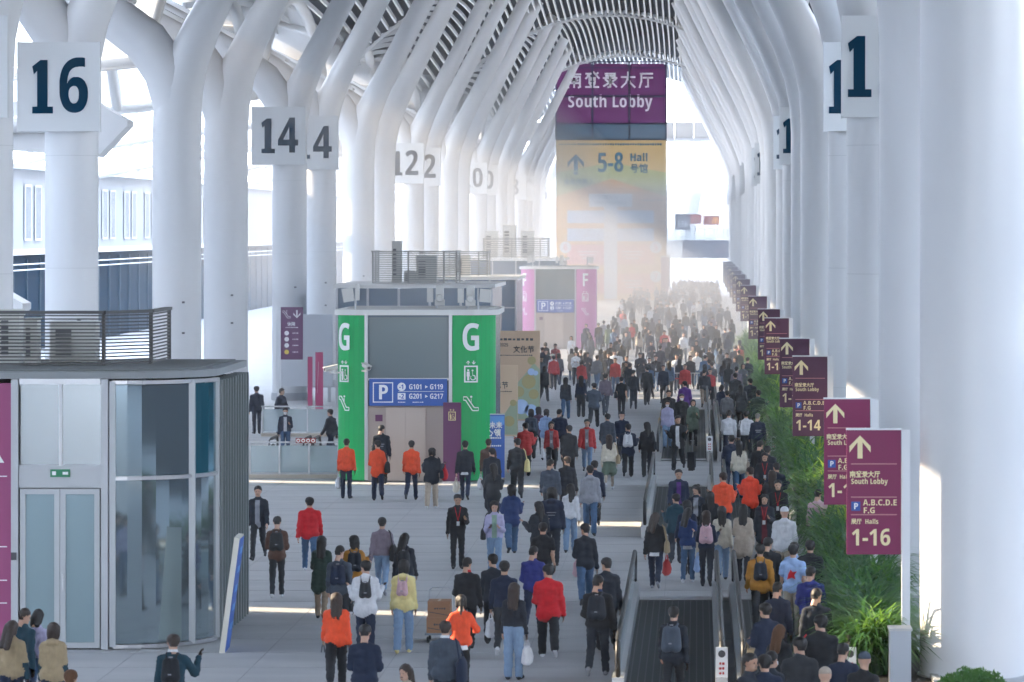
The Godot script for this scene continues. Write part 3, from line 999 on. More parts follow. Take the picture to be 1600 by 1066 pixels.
func near_booth() -> void:
	# the booth in the left foreground, seen from its glazed side
	var steel := mat("brushed steel", Color.WHITE)
	var frame := mat("pale aluminium frame", lin(0.42, 0.44, 0.46), 0.4, 0.2)
	var glass := mat("curved booth glass", lin(0.30, 0.37, 0.40), 0.05, 0.75)
	var teal := mat("teal booth glass", lin(0.03, 0.16, 0.22), 0.06, 0.5)
	var frosted := mat("frosted transom glass", lin(0.40, 0.43, 0.44), 0.16, 0.6)
	var door_glass := mat("pale door glass", lin(0.30, 0.40, 0.43), 0.1, 0.35)
	var rim := mat("grey roof rim", lin(0.24, 0.26, 0.27), 0.5)
	var slate := mat("slate screen metal", Color.WHITE)
	var plum := mat("magenta booth panel", lin(0.32, 0.055, 0.17), 0.5)
	var white := mat("white print", Color.WHITE)
	var t := thing("glass_lift_booth", "large glazed booth in the left foreground with white double door and curved glass corner", "lift booth", Vector3(-12.0, 0, -70.9))
	var tall := 5.0
	var hw := 2.9
	var plan := rounded_plan(hw, 6.2, 1.7, 10)
	# interior core so that the glass has something behind it
	box_part("inner_core", Vector3(-0.6, 2.45, -3.6), Vector3(3.2, 4.8, 4.0), mat("pale core wall", lin(0.45, 0.47, 0.48), 0.6), t)
	# flat part of the front: x -2.9 .. 1.2
	box_part("magenta_panel", Vector3(-1.55, tall * 0.5, -0.02), Vector3(1.78, tall - 0.16, 0.08), plum, t)
	var st := new_st()
	for y in [3.2, 1.9, 1.28, 0.86]:
		add_box(st, Vector3(-1.2, y, 0.03), Vector3(0.9, 0.018, 0.012))
	add_box(st, Vector3(-1.05, 2.58, 0.03), Vector3(0.1, 0.12, 0.012))
	tri(st, Vector3(-0.95, 3.7, 0.03), Vector3(-0.8, 3.45, 0.03), Vector3(-1.2, 3.45, 0.03))
	obj("panel_print", st, white, t)
	for x in [-0.6, 1.06]:
		box_part("post", Vector3(x, tall * 0.5, 0.01), Vector3(0.13, tall - 0.02, 0.16), frame, t)
	box_part("transom_glass", Vector3(-0.14, 4.15, -0.03), Vector3(0.72, 1.5, 0.05), frosted, t)
	box_part("transom_glass", Vector3(0.62, 4.15, -0.03), Vector3(0.72, 1.5, 0.05), frosted, t)
	box_part("transom_post", Vector3(0.24, 4.15, 0.0), Vector3(0.06, 1.52, 0.09), mat("white painted steel", Color.WHITE), t)
	box_part("head_rail", Vector3(0.23, 4.95, 0.0), Vector3(1.5, 0.1, 0.14), steel, t)
	box_part("door_head", Vector3(0.23, 3.2, -0.01), Vector3(1.52, 0.42, 0.1), frame, t)
	var ex := box_part("exit_sign", Vector3(0.24, 3.26, 0.065), Vector3(0.36, 0.14, 0.05), mat("green exit sign", lin(0.02, 0.22, 0.10), 0.5), t)
	var exs := new_st()
	add_box(exs, Vector3(-0.11, 0, 0.03), Vector3(0.07, 0.07, 0.012))
	add_box(exs, Vector3(0.1, 0, 0.03), Vector3(0.1, 0.05, 0.012))
	obj("exit_symbol", exs, white, ex)
	for s in [-1.0, 1.0]:
		var d := thing_part("door", Vector3(0.23 + s * 0.37, 1.5, 0.0), t)
		var fs := new_st()
		frame_rect(fs, Vector3.ZERO, 0.73, 2.94, 0.1, 0.09)
		obj("door_frame", fs, frame, d)
		box_part("pane", Vector3(0, 0, -0.01), Vector3(0.54, 2.76, 0.03), door_glass, d)
		if s > 0:
			box_part("handle", Vector3(-0.31, -0.25, 0.08), Vector3(0.03, 0.3, 0.04), steel, d)
	# curved glass corner, upper and lower row
	var arc := plan.slice(12, 23)
	for row in 2:
		for k in 2:
			var part := arc.slice(0, 7) if k == 0 else arc.slice(6, 11)
			var gs := new_st()
			skin_wall(gs, part, [0.1, 3.2][row], [3.12, 4.88][row], 0.0)
			obj("curved_pane", gs, teal if k == 1 and row == 1 else glass, t)
	for i in [0, 6, 10]:
		var q: Vector2 = arc[i]
		box_part("post", Vector3(q.x, tall * 0.5, q.y), Vector3(0.11, tall - 0.1, 0.13), frame, t)
	for y in [0.05, 3.16, 4.93]:
		var rs := new_st()
		for i in arc.size() - 1:
			bar(rs, Vector3(arc[i].x, y, arc[i].y), Vector3(arc[i + 1].x, y, arc[i + 1].y), 0.08, 0.07)
		obj("curved_rail", rs, steel, t)
	# upright fins along the right side, glass behind them
	box_part("side_glazing", Vector3(hw - 0.22, 2.45, -4.1), Vector3(0.05, 4.8, 4.6), glass, t)
	for k in 11:
		box_part("fin", Vector3(hw - 0.06, 2.46, -1.95 - k * 0.42), Vector3(0.3, 4.86, 0.1), mat("grey green fin", lin(0.20, 0.235, 0.245), 0.4, 0.3), t)
	# other walls, roof
	box_part("left_glazing", Vector3(-hw + 0.05, 2.45, -3.2), Vector3(0.06, 4.8, 6.0), glass, t)
	box_part("back_wall", Vector3(0, 2.45, -6.2), Vector3(hw * 2 - 0.4, 4.8, 0.08), glass, t)
	var rf := new_st()
	slab(rf, scaled_plan(plan, 0.07), tall, tall + 0.13)
	obj("roof_rim", rf, rim, t)
	var rt := new_st()
	slab(rt, scaled_plan(plan, -0.3), tall + 0.134, tall + 0.16)
	obj("roof_sheet", rt, mat("dark roof membrane", lin(0.16, 0.17, 0.17), 0.8), t)
	box_part("card_reader", Vector3(-0.61, 1.73, 0.1), Vector3(0.1, 0.14, 0.04), mat("dark fitting", Color.BLACK), t)
	louvre_fence("dark louvre screen on the foreground booth roof with cream air units behind", Vector3(-10.55, 5.17, -73.0), 5.2, 0.98, 3.6, 0.75, slate, 15)
	air_unit(Vector3(-13.3, 5.17, -74.4), Vector3(0.4, 1.0, 0.5), "cream air unit at the left behind the foreground screen")
	air_unit(Vector3(-12.75, 5.17, -73.6), Vector3(0.25, 0.85, 0.4), "narrow cream air unit behind the foreground screen")
	air_unit(Vector3(-12.2, 5.17, -75.2), Vector3(0.9, 0.75, 0.5), "wide pale air unit low behind the foreground screen")

func thing_part(called: String, at: Vector3, parent: Node) -> Node3D:
	var o := Node3D.new()
	o.name = called
	parent.add_child(o, true)
	o.position = at
	return o

func tower_and_bridge() -> void:
	# the direction tower: glazed purple head over a printed screen
	var z := -408.0
	var navy := mat("navy steel frame", lin(0.012, 0.03, 0.075), 0.5)
	var white := mat("lit white letters", lin(0.85, 0.85, 0.88), 0.5)
	var purple := mat("lit purple screen", lin(0.05, 0.005, 0.055), 0.4)
	purple.emission_enabled = true
	purple.emission = lin(0.012, 0.001, 0.012)
	purple.emission_energy_multiplier = 1.0
	var ink := mat("teal print", lin(0.01, 0.12, 0.20), 0.5)
	var t := thing("direction_tower", "tall direction tower reading South Lobby over a printed hall directory", "sign tower", Vector3(-9.19, 0, z))
	var w := 11.8
	box_part("core", Vector3(0, 12.6, -0.9), Vector3(w - 0.2, 25.0, 1.6), navy, t)
	for i in 3:
		for j in 2:
			box_part("screen_panel", Vector3(-3.95 + i * 3.92, 23.3 - j * 3.0 - (0.05 if j else 0.0), 0.0), Vector3(3.7, 3.1 - j * 0.4, 0.16), purple, t)
		box_part("upper_strip", Vector3(-3.95 + i * 3.92, 25.0, 0.0), Vector3(3.5, 0.36, 0.14), purple, t)
		box_part("lower_glass", Vector3(-3.95 + i * 3.92, 17.95, 0.0), Vector3(3.75, 1.5, 0.12), mat("blue lower glass", lin(0.03, 0.09, 0.16), 0.15), t)
	for x in [-5.85, -1.98, 1.94, 5.85]:
		box_part("upright", Vector3(x, 21.3, 0.06), Vector3(0.14, 8.3, 0.2), navy, t)
	for y in [25.36, 24.72, 21.75, 18.75, 17.1]:
		box_part("crossbar", Vector3(0, y, 0.065), Vector3(w, 0.12, 0.18), navy, t)
	strokes(t, "南登录大厅", Vector3(-0.1, 23.45, 0.1), 1.62, white, 0.125, 1.18)
	letters(t, "South Lobby", Vector3(-0.1, 21.15, 0.1), 1.26, white, 0.86, 1)
	# printed screen
	var img := Image.create(256, 384, false, Image.FORMAT_RGB8)
	for y in 384:
		for x in 256:
			var u := x / 256.0
			var v := y / 384.0
			var c := Color(0.80, 0.68, 0.46).lerp(Color(0.86, 0.70, 0.40), v)
			var edge := 0.24 + 0.16 * absf(u - 0.5) * 1.4
			if v < edge and v > edge - 0.1 - 0.1 * absf(u - 0.5):
				c = c.lerp(Color(0.60, 0.72, 0.50), 0.55)
			if v > edge:
				c = c.lerp(Color(0.86, 0.58, 0.36), 0.45)
			if v > 0.56:
				c = c.lerp(Color(0.90, 0.70, 0.30), 0.3)
			img.set_pixel(x, y, c)
	var print_mat := StandardMaterial3D.new()
	print_mat.resource_name = "printed directory"
	print_mat.albedo_texture = ImageTexture.create_from_image(img)
	print_mat.roughness = 0.55
	var q := QuadMesh.new()
	q.size = Vector2(w - 0.1, 17.0)
	var pr := obj("directory_print", q, print_mat, t)
	pr.position = Vector3(0, 8.55, 0.06)
	box_part("screen_edge", Vector3(5.92, 8.55, 0.0), Vector3(0.12, 17.0, 0.3), mat("pale grey casing", lin(0.62, 0.61, 0.58)), t)
	marks(pr, Vector3(0.9, 8.05, 0.03), 9.0, 0.24, 34, ink)
	marks(pr, Vector3(-4.6, 8.05, 0.03), 1.8, 0.16, 9, ink)
	var st := new_st()
	arrow_up(st, Vector3(-3.75, 5.25, 0.03), 1.75, 1.75)
	add_box(st, Vector3(-3.75, 4.98, 0.024), Vector3(0.42, 0.3, 0.012))
	obj("arrow", st, ink, pr)
	strokes(pr, "由此向前", Vector3(-3.75, 4.1, 0.03), 0.58, ink, 0.12, 1.1)
	st = new_st()
	for s in [-1.0, 1.0]:
		for e in [-1.0, 1.0]:
			bar(st, Vector3(-3.75 + s * 1.75, 4.1, 0.03), Vector3(-3.75 + s * 1.5, 4.1 + e * 0.3, 0.03), 0.012, 0.06)
	obj("brackets", st, ink, pr)
	letters(pr, "5-8", Vector3(-0.05, 6.1, 0.03), 2.0, ink, 0.72, 1)
	letters(pr, "Hall", Vector3(2.95, 6.65, 0.03), 0.82, ink, 0.9, 1)
	strokes(pr, "号馆", Vector3(2.95, 5.5, 0.03), 0.92, ink, 0.12, 1.06)
	var pale := mat("pale blue print", lin(0.62, 0.68, 0.76), 0.5)
	var pale2 := mat("light blue print", lin(0.40, 0.55, 0.78), 0.5)
	var pinkp := mat("rose print", lin(0.66, 0.22, 0.24), 0.5)
	var orangep := mat("orange print", lin(0.74, 0.28, 0.16), 0.5)
	box_part("entrance_block", Vector3(-0.05, 2.1, 0.03), Vector3(4.6, 1.4, 0.02), pale, pr)
	strokes(pr, "南入口", Vector3(-0.05, 2.42, 0.045), 0.42, ink, 0.13, 1.1)
	letters(pr, "SOUTH ENTRANCE", Vector3(-0.05, 1.83, 0.045), 0.3, ink, 0.95, 1)
	marks(pr, Vector3(4.4, 2.1, 0.03), 2.4, 0.14, 9, ink)
	box_part("spine", Vector3(-0.05, -3.5, 0.028), Vector3(1.4, 9.8, 0.016), pale, pr)
	for row in 2:
		for s in [-1.0, 1.0]:
			box_part("directory_block", Vector3(-0.05 + s * 2.65, 0.35 - row * 1.92, 0.03), Vector3(3.9, 1.35, 0.02), pale2, pr)
	for row in 2:
		for s in [-1.0, 1.0]:
			var y := -3.65 - row * 3.1
			var b := box_part("directory_block", Vector3(-0.05 + s * 2.65, y, 0.03), Vector3(3.9, 2.1, 0.02), orangep if s > 0 else pinkp, pr)
			var dd := new_st()
			disc(dd, Vector3(s * 2.15, 0.75, 0.02), 0.62)
			for k in 3:
				add_box(dd, Vector3(s * -0.3, 0.3 - k * 0.35, 0.014), Vector3(2.3 - 0.4 * k, 0.1, 0.01))
			obj("block_print", dd, pale, b)
	for row in 2:
		for s in [0, 1]:
			letters(pr, [["6", "5"], ["8", "7"]][row][s], Vector3(-0.05 + [-4.8, 4.8][s], -2.9 - row * 3.1, 0.07), 0.7, pinkp, 0.9, 1)
	# footbridge that crosses behind the tower
	var cream := mat("cream bridge panel", lin(0.70, 0.67, 0.64), 0.55)
	var glass := mat("pale rail glass", Color(0.75, 0.85, 0.85, 0.2), 0.08)
	glass.transparency = BaseMaterial3D.TRANSPARENCY_ALPHA
	var steel := mat("brushed steel", Color.WHITE)
	var br := thing("footbridge", "cream panelled footbridge with glass rail crossing high behind the direction tower", "bridge", Vector3(-8.5, 18.4, -458))
	for k in 11:
		box_part("panel", Vector3(-11.5 + k * 2.3, 0.95, 0), Vector3(2.24, 1.9, 2.4), cream, br)
		box_part("rail_glass", Vector3(-11.5 + k * 2.3, 3.0, 1.1), Vector3(2.2, 1.5, 0.04), glass, br)
	box_part("walk_slab", Vector3(0, -0.2, 0), Vector3(25.4, 0.36, 2.8), mat("white painted steel", Color.WHITE), br)
	box_part("handrail", Vector3(0, 3.82, 1.1), Vector3(25.4, 0.1, 0.12), steel, br)
	var mast := thing("leaning_mast", "white mast leaning beyond the footbridge in the bright far opening", "mast", Vector3(-1.6, 0, -520))
	var ms := new_st()
	tube(ms, [Vector3(-0.9, 0, 0), Vector3(0.6, 9, 0), Vector3(2.6, 21, 0)], [1.1, 1.0, 0.8], 16)
	obj("shaft", ms, mat("white painted steel", Color.WHITE), mast)
	# upper deck with a restaurant sign at the right
	var dk := thing("upper_deck", "dark edged upper deck with glass rail under the red restaurant signs", "deck", Vector3(0.3, 0, -480))
	box_part("slab", Vector3(0.2, 5.05, -3), Vector3(9.0, 2.2, 6), mat("dark deck edge", lin(0.06, 0.07, 0.12), 0.5), dk)
	box_part("pale_end", Vector3(-3.2, 5.05, 0.05), Vector3(2.0, 2.2, 0.1), mat("pale grey casing", Color.WHITE), dk)
	for k in 7:
		box_part("rail_glass", Vector3(-3.6 + k * 1.2, 6.95, -0.1), Vector3(1.14, 1.5, 0.04), glass, dk)
		box_part("rail_post", Vector3(-3.0 + k * 1.2, 6.95, -0.1), Vector3(0.06, 1.6, 0.06), steel, dk)
	for x in [-4.0, 4.6]:
		box_part("pier", Vector3(x, 2.0, -3), Vector3(0.6, 4.0, 0.8), mat("pale grey casing", Color.WHITE), dk)
	var discs := new_st()
	for k in 3:
		disc(discs, Vector3(2.2 + k * 0.8, 4.8, 0.02), 0.32)
	disc(discs, Vector3(3.0, 5.5, 0.02), 0.28)
	obj("round_badges", discs, mat("dull red badge", lin(0.22, 0.16, 0.2), 0.5), dk)
	var red := mat("sign red", lin(0.36, 0.03, 0.03), 0.5)
	var yellow := mat("arch yellow", lin(0.85, 0.42, 0.02), 0.5)
	yellow.emission_enabled = true
	yellow.emission = lin(0.5, 0.2, 0.01)
	var sg := thing("restaurant_sign", "dark menu board joined to a red sign with arches on the upper deck", "sign", Vector3(-1.4, 7.7, -479.5))
	box_part("menu_board", Vector3(-0.45, 0.75, 0), Vector3(1.9, 2.0, 0.14), navy, sg)
	box_part("red_board", Vector3(1.2, 1.1, 0), Vector3(1.4, 1.2, 0.14), red, sg)
	var dots := new_st()
	for i in 3:
		for j in 3:
			add_box(dots, Vector3(-0.9 + i * 0.42, 0.2 + j * 0.3, 0.08), Vector3(0.22, 0.14, 0.02))
	obj("menu_dots", dots, white, sg)
	arches(sg, Vector3(1.2, 0.75, 0.09), 0.72, red if false else mat("dim arch", lin(0.5, 0.12, 0.06), 0.5))
	var sg2 := thing("restaurant_sign", "smaller red sign with glowing yellow arches right of the menu board", "sign", Vector3(1.62, 7.7, -479.5))
	box_part("red_board", Vector3(0.1, 0.95, 0), Vector3(2.0, 1.1, 0.14), red, sg2)
	arches(sg2, Vector3(0.62, 0.55, 0.09), 0.72, yellow)
	arches(sg2, Vector3(-0.4, 0.6, 0.09), 0.5, mat("dim arch", Color.WHITE))
	for x in [-0.7, 0.9]:
		box_part("leg", Vector3(x, 0.2, 0), Vector3(0.08, 0.5, 0.08), steel, sg2)
	# maroon pillar sign right of the tower base
	var pl := thing("pillar_sign", "maroon pillar sign standing at the right foot of the direction tower", "pillar sign", Vector3(-3.35, 0, -395))
	box_part("body", Vector3(0, 2.35, 0), Vector3(0.82, 4.7, 0.5), mat("maroon pillar", lin(0.20, 0.02, 0.08), 0.5), pl)
	box_part("cap", Vector3(0, 4.78, 0), Vector3(0.9, 0.14, 0.56), mat("pale grey casing", Color.WHITE), pl)
	box_part("plinth", Vector3(0, 0.05, 0), Vector3(1.0, 0.1, 0.7), mat("pale grey casing", Color.WHITE), pl)

func arches(parent: Node, at: Vector3, h: float, m: Material) -> void:
	var st := new_st()
	for s in [-1.0, 1.0]:
		var pts := []
		var rr := []
		for k in 9:
			var u := -1.0 + 0.25 * k
			pts.append(Vector3(s * h * 0.26 + u * h * 0.25, h * (1.0 - pow(absf(u), 2.4)), 0))
			rr.append(0.055)
		tube(st, pts, rr, 6)
	var o := obj("arches", st, m, parent)
	o.position = at

func signs() -> void:
	# plum direction signs, one beside each right hand column
	var plums := []
	for k in 2:
		plums.append(mat(["magenta plum sign face", "deep plum sign face"][k], [lin(0.21, 0.008, 0.075), lin(0.085, 0.016, 0.055)][k], 0.5))
	var cream := mat("cream yellow lettering", lin(0.86, 0.72, 0.42), 0.5)
	var rule := mat("dull rose rule", lin(0.50, 0.20, 0.22), 0.5)
	var blue := mat("parking badge blue", lin(0.03, 0.09, 0.36), 0.5)
	var white := mat("white print", Color.WHITE)
	var post := mat("white sign post", lin(0.72, 0.73, 0.75), 0.4)
	var zs := [63.6, 75.0, 99.6, 115.5, 141.5, 157.0, 186.0, 221.0, 247.0, 272.0, 296.0, 322.0, 346.0, 372.0]
	for i in zs.size():
		var z: float = zs[i]
		var number: String = ["1-16", "1-16", "1-14", "1-14", "1-14", "1-12", "1-12", "1-12", "1-10", "1-10", "1-10", "1-8", "1-8", "1-8"][i]
		var where: String = ["nearest", "second", "third", "fourth", "fifth", "sixth", "seventh", "eighth", "ninth", "tenth", "eleventh", "twelfth", "thirteenth", "fourteenth"][i]
		var t := thing("direction_sign", "plum flag sign with cream arrow over %s, %s of the row on the right" % [number, where], "direction sign", Vector3(2.92, 0, -z), 0.0, "plum direction signs in a row down the right side")
		var plum: Material = plums[0] if i < 2 else plums[1]
		box_part("face_panel", Vector3(0, 3.41, 0), Vector3(0.9, 2.06, 0.09), plum, t)
		box_part("post", Vector3(0.53, 2.22, 0), Vector3(0.14, 4.44, 0.14), post, t)
		box_part("edge", Vector3(0, 4.455, 0), Vector3(0.92, 0.03, 0.11), post, t)
		box_part("base_plate", Vector3(0.53, 0.03, 0), Vector3(0.34, 0.06, 0.34), post, t)
		var st := new_st()
		arrow_up(st, Vector3(-0.23, 3.97, 0.058), 0.35, 0.38)
		obj("arrow", st, cream, t)
		st = new_st()
		for y in [3.89, 3.34, 3.05]:
			add_box(st, Vector3(0.0, y - 0.01, 0.05), Vector3(0.76, 0.018, 0.012))
		obj("rules", st, rule, t)
		strokes(t, "南登录大厅", Vector3(-0.15, 3.71, 0.046), 0.098, cream, 0.15, 1.03)
		letters(t, "South Lobby", Vector3(-0.38, 3.59, 0.05), 0.085, cream, 0.86, 0)
		var b := box_part("parking_badge", Vector3(-0.30, 3.18, 0.05), Vector3(0.15, 0.15, 0.02), blue, t)
		letters(b, "P", Vector3(0, 0, 0.012), 0.1, white, 1.0, 1)
		letters(t, "A.B.C.D.E", Vector3(-0.18, 3.24, 0.05), 0.095, cream, 0.98, 0)
		letters(t, "F.G", Vector3(-0.18, 3.11, 0.05), 0.095, cream, 0.98, 0)
		strokes(t, "展厅", Vector3(-0.29, 2.93, 0.046), 0.085, cream, 0.15, 1.03)
		letters(t, "Halls", Vector3(-0.15, 2.925, 0.05), 0.075, cream, 0.9, 0)
		letters(t, number, Vector3(-0.38, 2.66, 0.05), 0.27, cream, 0.88, 0)

func walkways() -> void:
	var belt := mat("dark walkway belt", lin(0.035, 0.045, 0.05), 0.6)
	var steel := mat("walkway steel", lin(0.36, 0.37, 0.38), 0.32, 0.5)
	var glass := mat("balustrade glass", Color(0.72, 0.80, 0.82, 0.42), 0.1)
	glass.transparency = BaseMaterial3D.TRANSPARENCY_ALPHA
	var rubber := mat("black handrail", lin(0.012, 0.013, 0.015), 0.5)
	var comb := mat("pale comb plate", lin(0.46, 0.47, 0.48), 0.4, 0.3)
	var white := mat("white print", Color.WHITE)
	var redp := mat("red warning print", lin(0.5, 0.03, 0.03), 0.5)
	var inkm := mat("dark fitting", Color.BLACK)
	var runs := [[64.0, 80.6], [96.5, 115.5], [128.0, 164.0]]
	var place := ["nearest", "middle", "farthest"]
	for lane in 2:
		for k in 3:
			var z0: float = runs[k][0]
			var z1: float = runs[k][1]
			var x0: float = -1.22 if lane == 0 else 0.86
			var wd: float = 1.52 if lane == 0 else 1.56
			var lanes: String = "left" if lane == 0 else "right"
			var t := thing("moving_walkway", "%s lane %s moving walkway with glass sides and dark belt" % [lanes, place[k]], "moving walkway", Vector3(x0 + wd * 0.5, 0, -z0), 0.0, "moving walkways down the right side")
			var len := z1 - z0
			box_part("belt", Vector3(0, 0.02, -len * 0.5), Vector3(wd, 0.02, len), belt, t)
			var gr := new_st()
			for g in 12:
				add_box(gr, Vector3(-wd * 0.5 + wd * (g + 0.5) / 12, 0.033, -len * 0.5), Vector3(0.02, 0.008, len - 0.6))
			obj("belt_grooves", gr, mat("belt ridge", lin(0.07, 0.08, 0.085), 0.5), t)
			for e in 2:
				box_part("comb_plate", Vector3(0, 0.036, -0.3 if e == 0 else -len + 0.3), Vector3(wd - 0.02, 0.02, 0.62), comb, t)
			for s in [-1.0, 1.0]:
				var sx: float = s * (wd * 0.5 + 0.1)
				box_part("skirt_deck", Vector3(sx, 0.16, -len * 0.5), Vector3(0.2, 0.32, len + 0.6), steel, t)
				var n := int(len / 2.4)
				for g in n:
					box_part("glass_panel", Vector3(sx, 0.62, -len * (g + 0.5) / n), Vector3(0.014, 0.6, len / n - 0.02), glass, t)
				# handrail loop with rounded ends
				var pts := [Vector3(sx, 0.36, 0.28), Vector3(sx, 0.5, 0.52), Vector3(sx, 0.72, 0.62), Vector3(sx, 0.92, 0.46), Vector3(sx, 0.97, 0.2), Vector3(sx, 0.97, -len - 0.2), Vector3(sx, 0.92, -len - 0.46), Vector3(sx, 0.72, -len - 0.62), Vector3(sx, 0.5, -len - 0.52), Vector3(sx, 0.36, -len - 0.28)]
				var hr := new_st()
				tube(hr, pts, [0.045, 0.045, 0.045, 0.045, 0.045, 0.045, 0.045, 0.045, 0.045, 0.045], 8)
				obj("handrail", hr, rubber, t)
				var cap := new_st()
				tube(cap, [Vector3(sx, 0.925, 0.3), Vector3(sx, 0.925, -len - 0.3)], [Vector2(0.05, 0.03), Vector2(0.05, 0.03)], 8)
				obj("rail_channel", cap, mat("pale rail channel", lin(0.62, 0.63, 0.62), 0.35, 0.3), t)
			if k != 1 or lane == 0:
				var plate := box_part("notice_plate", Vector3(wd * 0.5 + 0.1, 0.62, 0.66), Vector3(0.2, 0.5, 0.02), white, t)
				var st := new_st()
				disc(st, Vector3(0, 0.14, 0.022), 0.06)
				obj("notice_symbol", st, inkm, plate)
				for q in 3:
					marks(plate, Vector3(0, -0.02 - q * 0.08, 0.014), 0.1, 0.045, 2, redp)
	# crowd barrier beyond the last walkway
	var bs := mat("pale barrier steel", lin(0.62, 0.62, 0.60), 0.4, 0.3)
	var b := thing("crowd_barrier", "pale steel crowd barrier with red tape beyond the last walkway", "barrier", Vector3(-0.55, 0, -178))
	var fr := new_st()
	frame_rect(fr, Vector3(0, 0.62, 0), 2.1, 0.86, 0.04, 0.04)
	obj("frame", fr, bs, b)
	for k in 15:
		var bb := new_st()
		tube(bb, [Vector3(-0.94 + k * 0.134, 0.22, 0), Vector3(-0.94 + k * 0.134, 1.02, 0)], [0.012, 0.012], 6)
		obj("bar", bb, bs, b)
	for s in [-0.8, 0.8]:
		box_part("foot", Vector3(s, 0.1, 0), Vector3(0.05, 0.2, 0.5), bs, b)
	box_part("red_tape", Vector3(-0.5, 0.78, 0.03), Vector3(1.0, 0.06, 0.01), redp, b)

func planting() -> void:
	# planter kerb and grassy bed between the walkway and the right columns
	var kerb := mat("pale planter stone", lin(0.42, 0.42, 0.41), 0.7)
	var soil := mat("dark soil", lin(0.03, 0.025, 0.02), 1.0)
	var t := thing("planter", "long low stone planter under the plum signs on the right", "planter", Vector3(3.2, 0, -140))
	box_part("left_wall", Vector3(-0.42, 0.2, 0), Vector3(0.12, 0.4, 184), kerb, t)
	box_part("right_wall", Vector3(0.72, 0.2, 0), Vector3(0.12, 0.4, 184), kerb, t)
	box_part("soil", Vector3(0.15, 0.16, 0), Vector3(1.02, 0.32, 183.8), soil, t)
	var leafs := []
	for k in 3:
		var m := mat(["deep green leaf", "mid green leaf", "sun toned leaf"][k], [lin(0.012, 0.055, 0.022), lin(0.025, 0.10, 0.022), lin(0.16, 0.28, 0.025)][k], 0.55)  # the last, lightest tone carries sunlight in its colour
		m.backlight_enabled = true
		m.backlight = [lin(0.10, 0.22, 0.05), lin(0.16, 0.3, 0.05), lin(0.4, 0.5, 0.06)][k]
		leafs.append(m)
	var blade := new_st()
	var seg := 4
	for i in seg:
		var a := float(i) / seg
		var b := float(i + 1) / seg
		var pa := Vector3(0, sin(a * 2.1), 1.0 - cos(a * 2.1)) * 0.52
		var pb := Vector3(0, sin(b * 2.1), 1.0 - cos(b * 2.1)) * 0.52
		var wa := 0.02 * (1.0 - a * a) + 0.002
		var wb := 0.02 * (1.0 - b * b) + 0.001
		quad(blade, pa + Vector3(-wa, 0, 0), pb + Vector3(-wb, 0, 0), pb + Vector3(wb, 0, 0), pa + Vector3(wa, 0, 0))
	var blade_mesh := blade.commit()
	var g := RandomNumberGenerator.new()
	g.seed = 77
	for k in 3:
		var n: int = [17000, 14000, 4500][k]
		var mm := MultiMesh.new()
		mm.transform_format = MultiMesh.TRANSFORM_3D
		mm.mesh = blade_mesh
		mm.instance_count = n
		for i in n:
			var z := -60.0 - pow(g.randf(), 1.7) * 168.0
			var clump := 0.5 + 0.5 * sin(z * 1.7 + 3.0 * sin(z * 0.31) + k * 1.4)
			z -= 4.0
			var x := g.randf_range(2.68, 3.15 if z > -72.0 else 3.7)
			if k == 2:
				z -= 15.0
				x = g.randf_range(3.3, 3.95)
				if fmod(absf(z), 12.0) > 6.0:
					z -= 5.5
			var tall := 0.34 + 0.7 * g.randf() * (0.45 + 0.55 * clump) * (1.0 - 0.45 * absf(x - 3.35))
			var b := Basis(Vector3.UP, g.randf() * TAU) * Basis(Vector3(1, 0, 0), g.randf_range(-0.35, 0.5))
			mm.set_instance_transform(i, Transform3D(b.scaled(Vector3.ONE * g.randf_range(0.7, 1.5)), Vector3(x, tall * 0.9 + (0.12 if k == 2 else 0.0), z)))
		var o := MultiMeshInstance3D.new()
		o.name = ["deep_green_foliage", "mid_green_foliage", "sun_toned_foliage"][k]
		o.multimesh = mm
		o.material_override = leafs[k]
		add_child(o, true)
		o.set_meta("kind", "stuff")
		o.set_meta("label", ["dark arching strap leaves filling the planter on the right", "mid green arching leaves filling the planter on the right", "tufts with sunlight in their yellow green colour along the back of the planter"][k])
		o.set_meta("category", "foliage")
	# clipped round shrub at the bottom right
	var sh := thing("clipped_shrub", "round clipped green shrub in front of the huge right column", "shrub", Vector3(3.72, 0, -52))
	var lf := new_st()
	tri(lf, Vector3(-0.016, 0, 0), Vector3(0, 0.045, 0.008), Vector3(0.016, 0, 0))
	tri(lf, Vector3(-0.016, 0, 0), Vector3(0.016, 0, 0), Vector3(0, -0.03, 0.006))
	var ms := MultiMesh.new()
	ms.transform_format = MultiMesh.TRANSFORM_3D
	ms.mesh = lf.commit()
	ms.instance_count = 9000
	for i in 9000:
		var d := Vector3(g.randfn(), g.randfn(), g.randfn()).normalized()
		var r := 0.62 * (1.0 - 0.3 * pow(g.randf(), 2.0)) * (1.0 + 0.1 * sin(d.x * 9.0) * cos(d.z * 8.0 + d.y * 5.0))
		var b := Basis(Vector3(g.randfn(), g.randfn(), g.randfn()).normalized(), g.randf() * TAU)
		ms.set_instance_transform(i, Transform3D(b, Vector3(0, 1.24, 0) + d * r * Vector3(1.0, 0.9, 1.0)))
	var so := MultiMeshInstance3D.new()
	so.name = "crown"
	so.multimesh = ms
	so.material_override = leafs[1]
	so.set_meta("kind", "stuff")
	sh.add_child(so)
	var stem := new_st()
	tube(stem, [Vector3(0, 0, 0), Vector3(0.02, 0.6, 0.01), Vector3(0, 1.2, 0)], [0.05, 0.035, 0.02], 8)
	for k in 6:
		tube(stem, [Vector3(0, 0.6, 0), Vector3(cos(k) * 0.4, 1.2, sin(k) * 0.4)], [0.022, 0.01], 6)
	obj("stem", stem, mat("brown bark", lin(0.1, 0.07, 0.05), 0.9), sh)
	var pot := new_st()
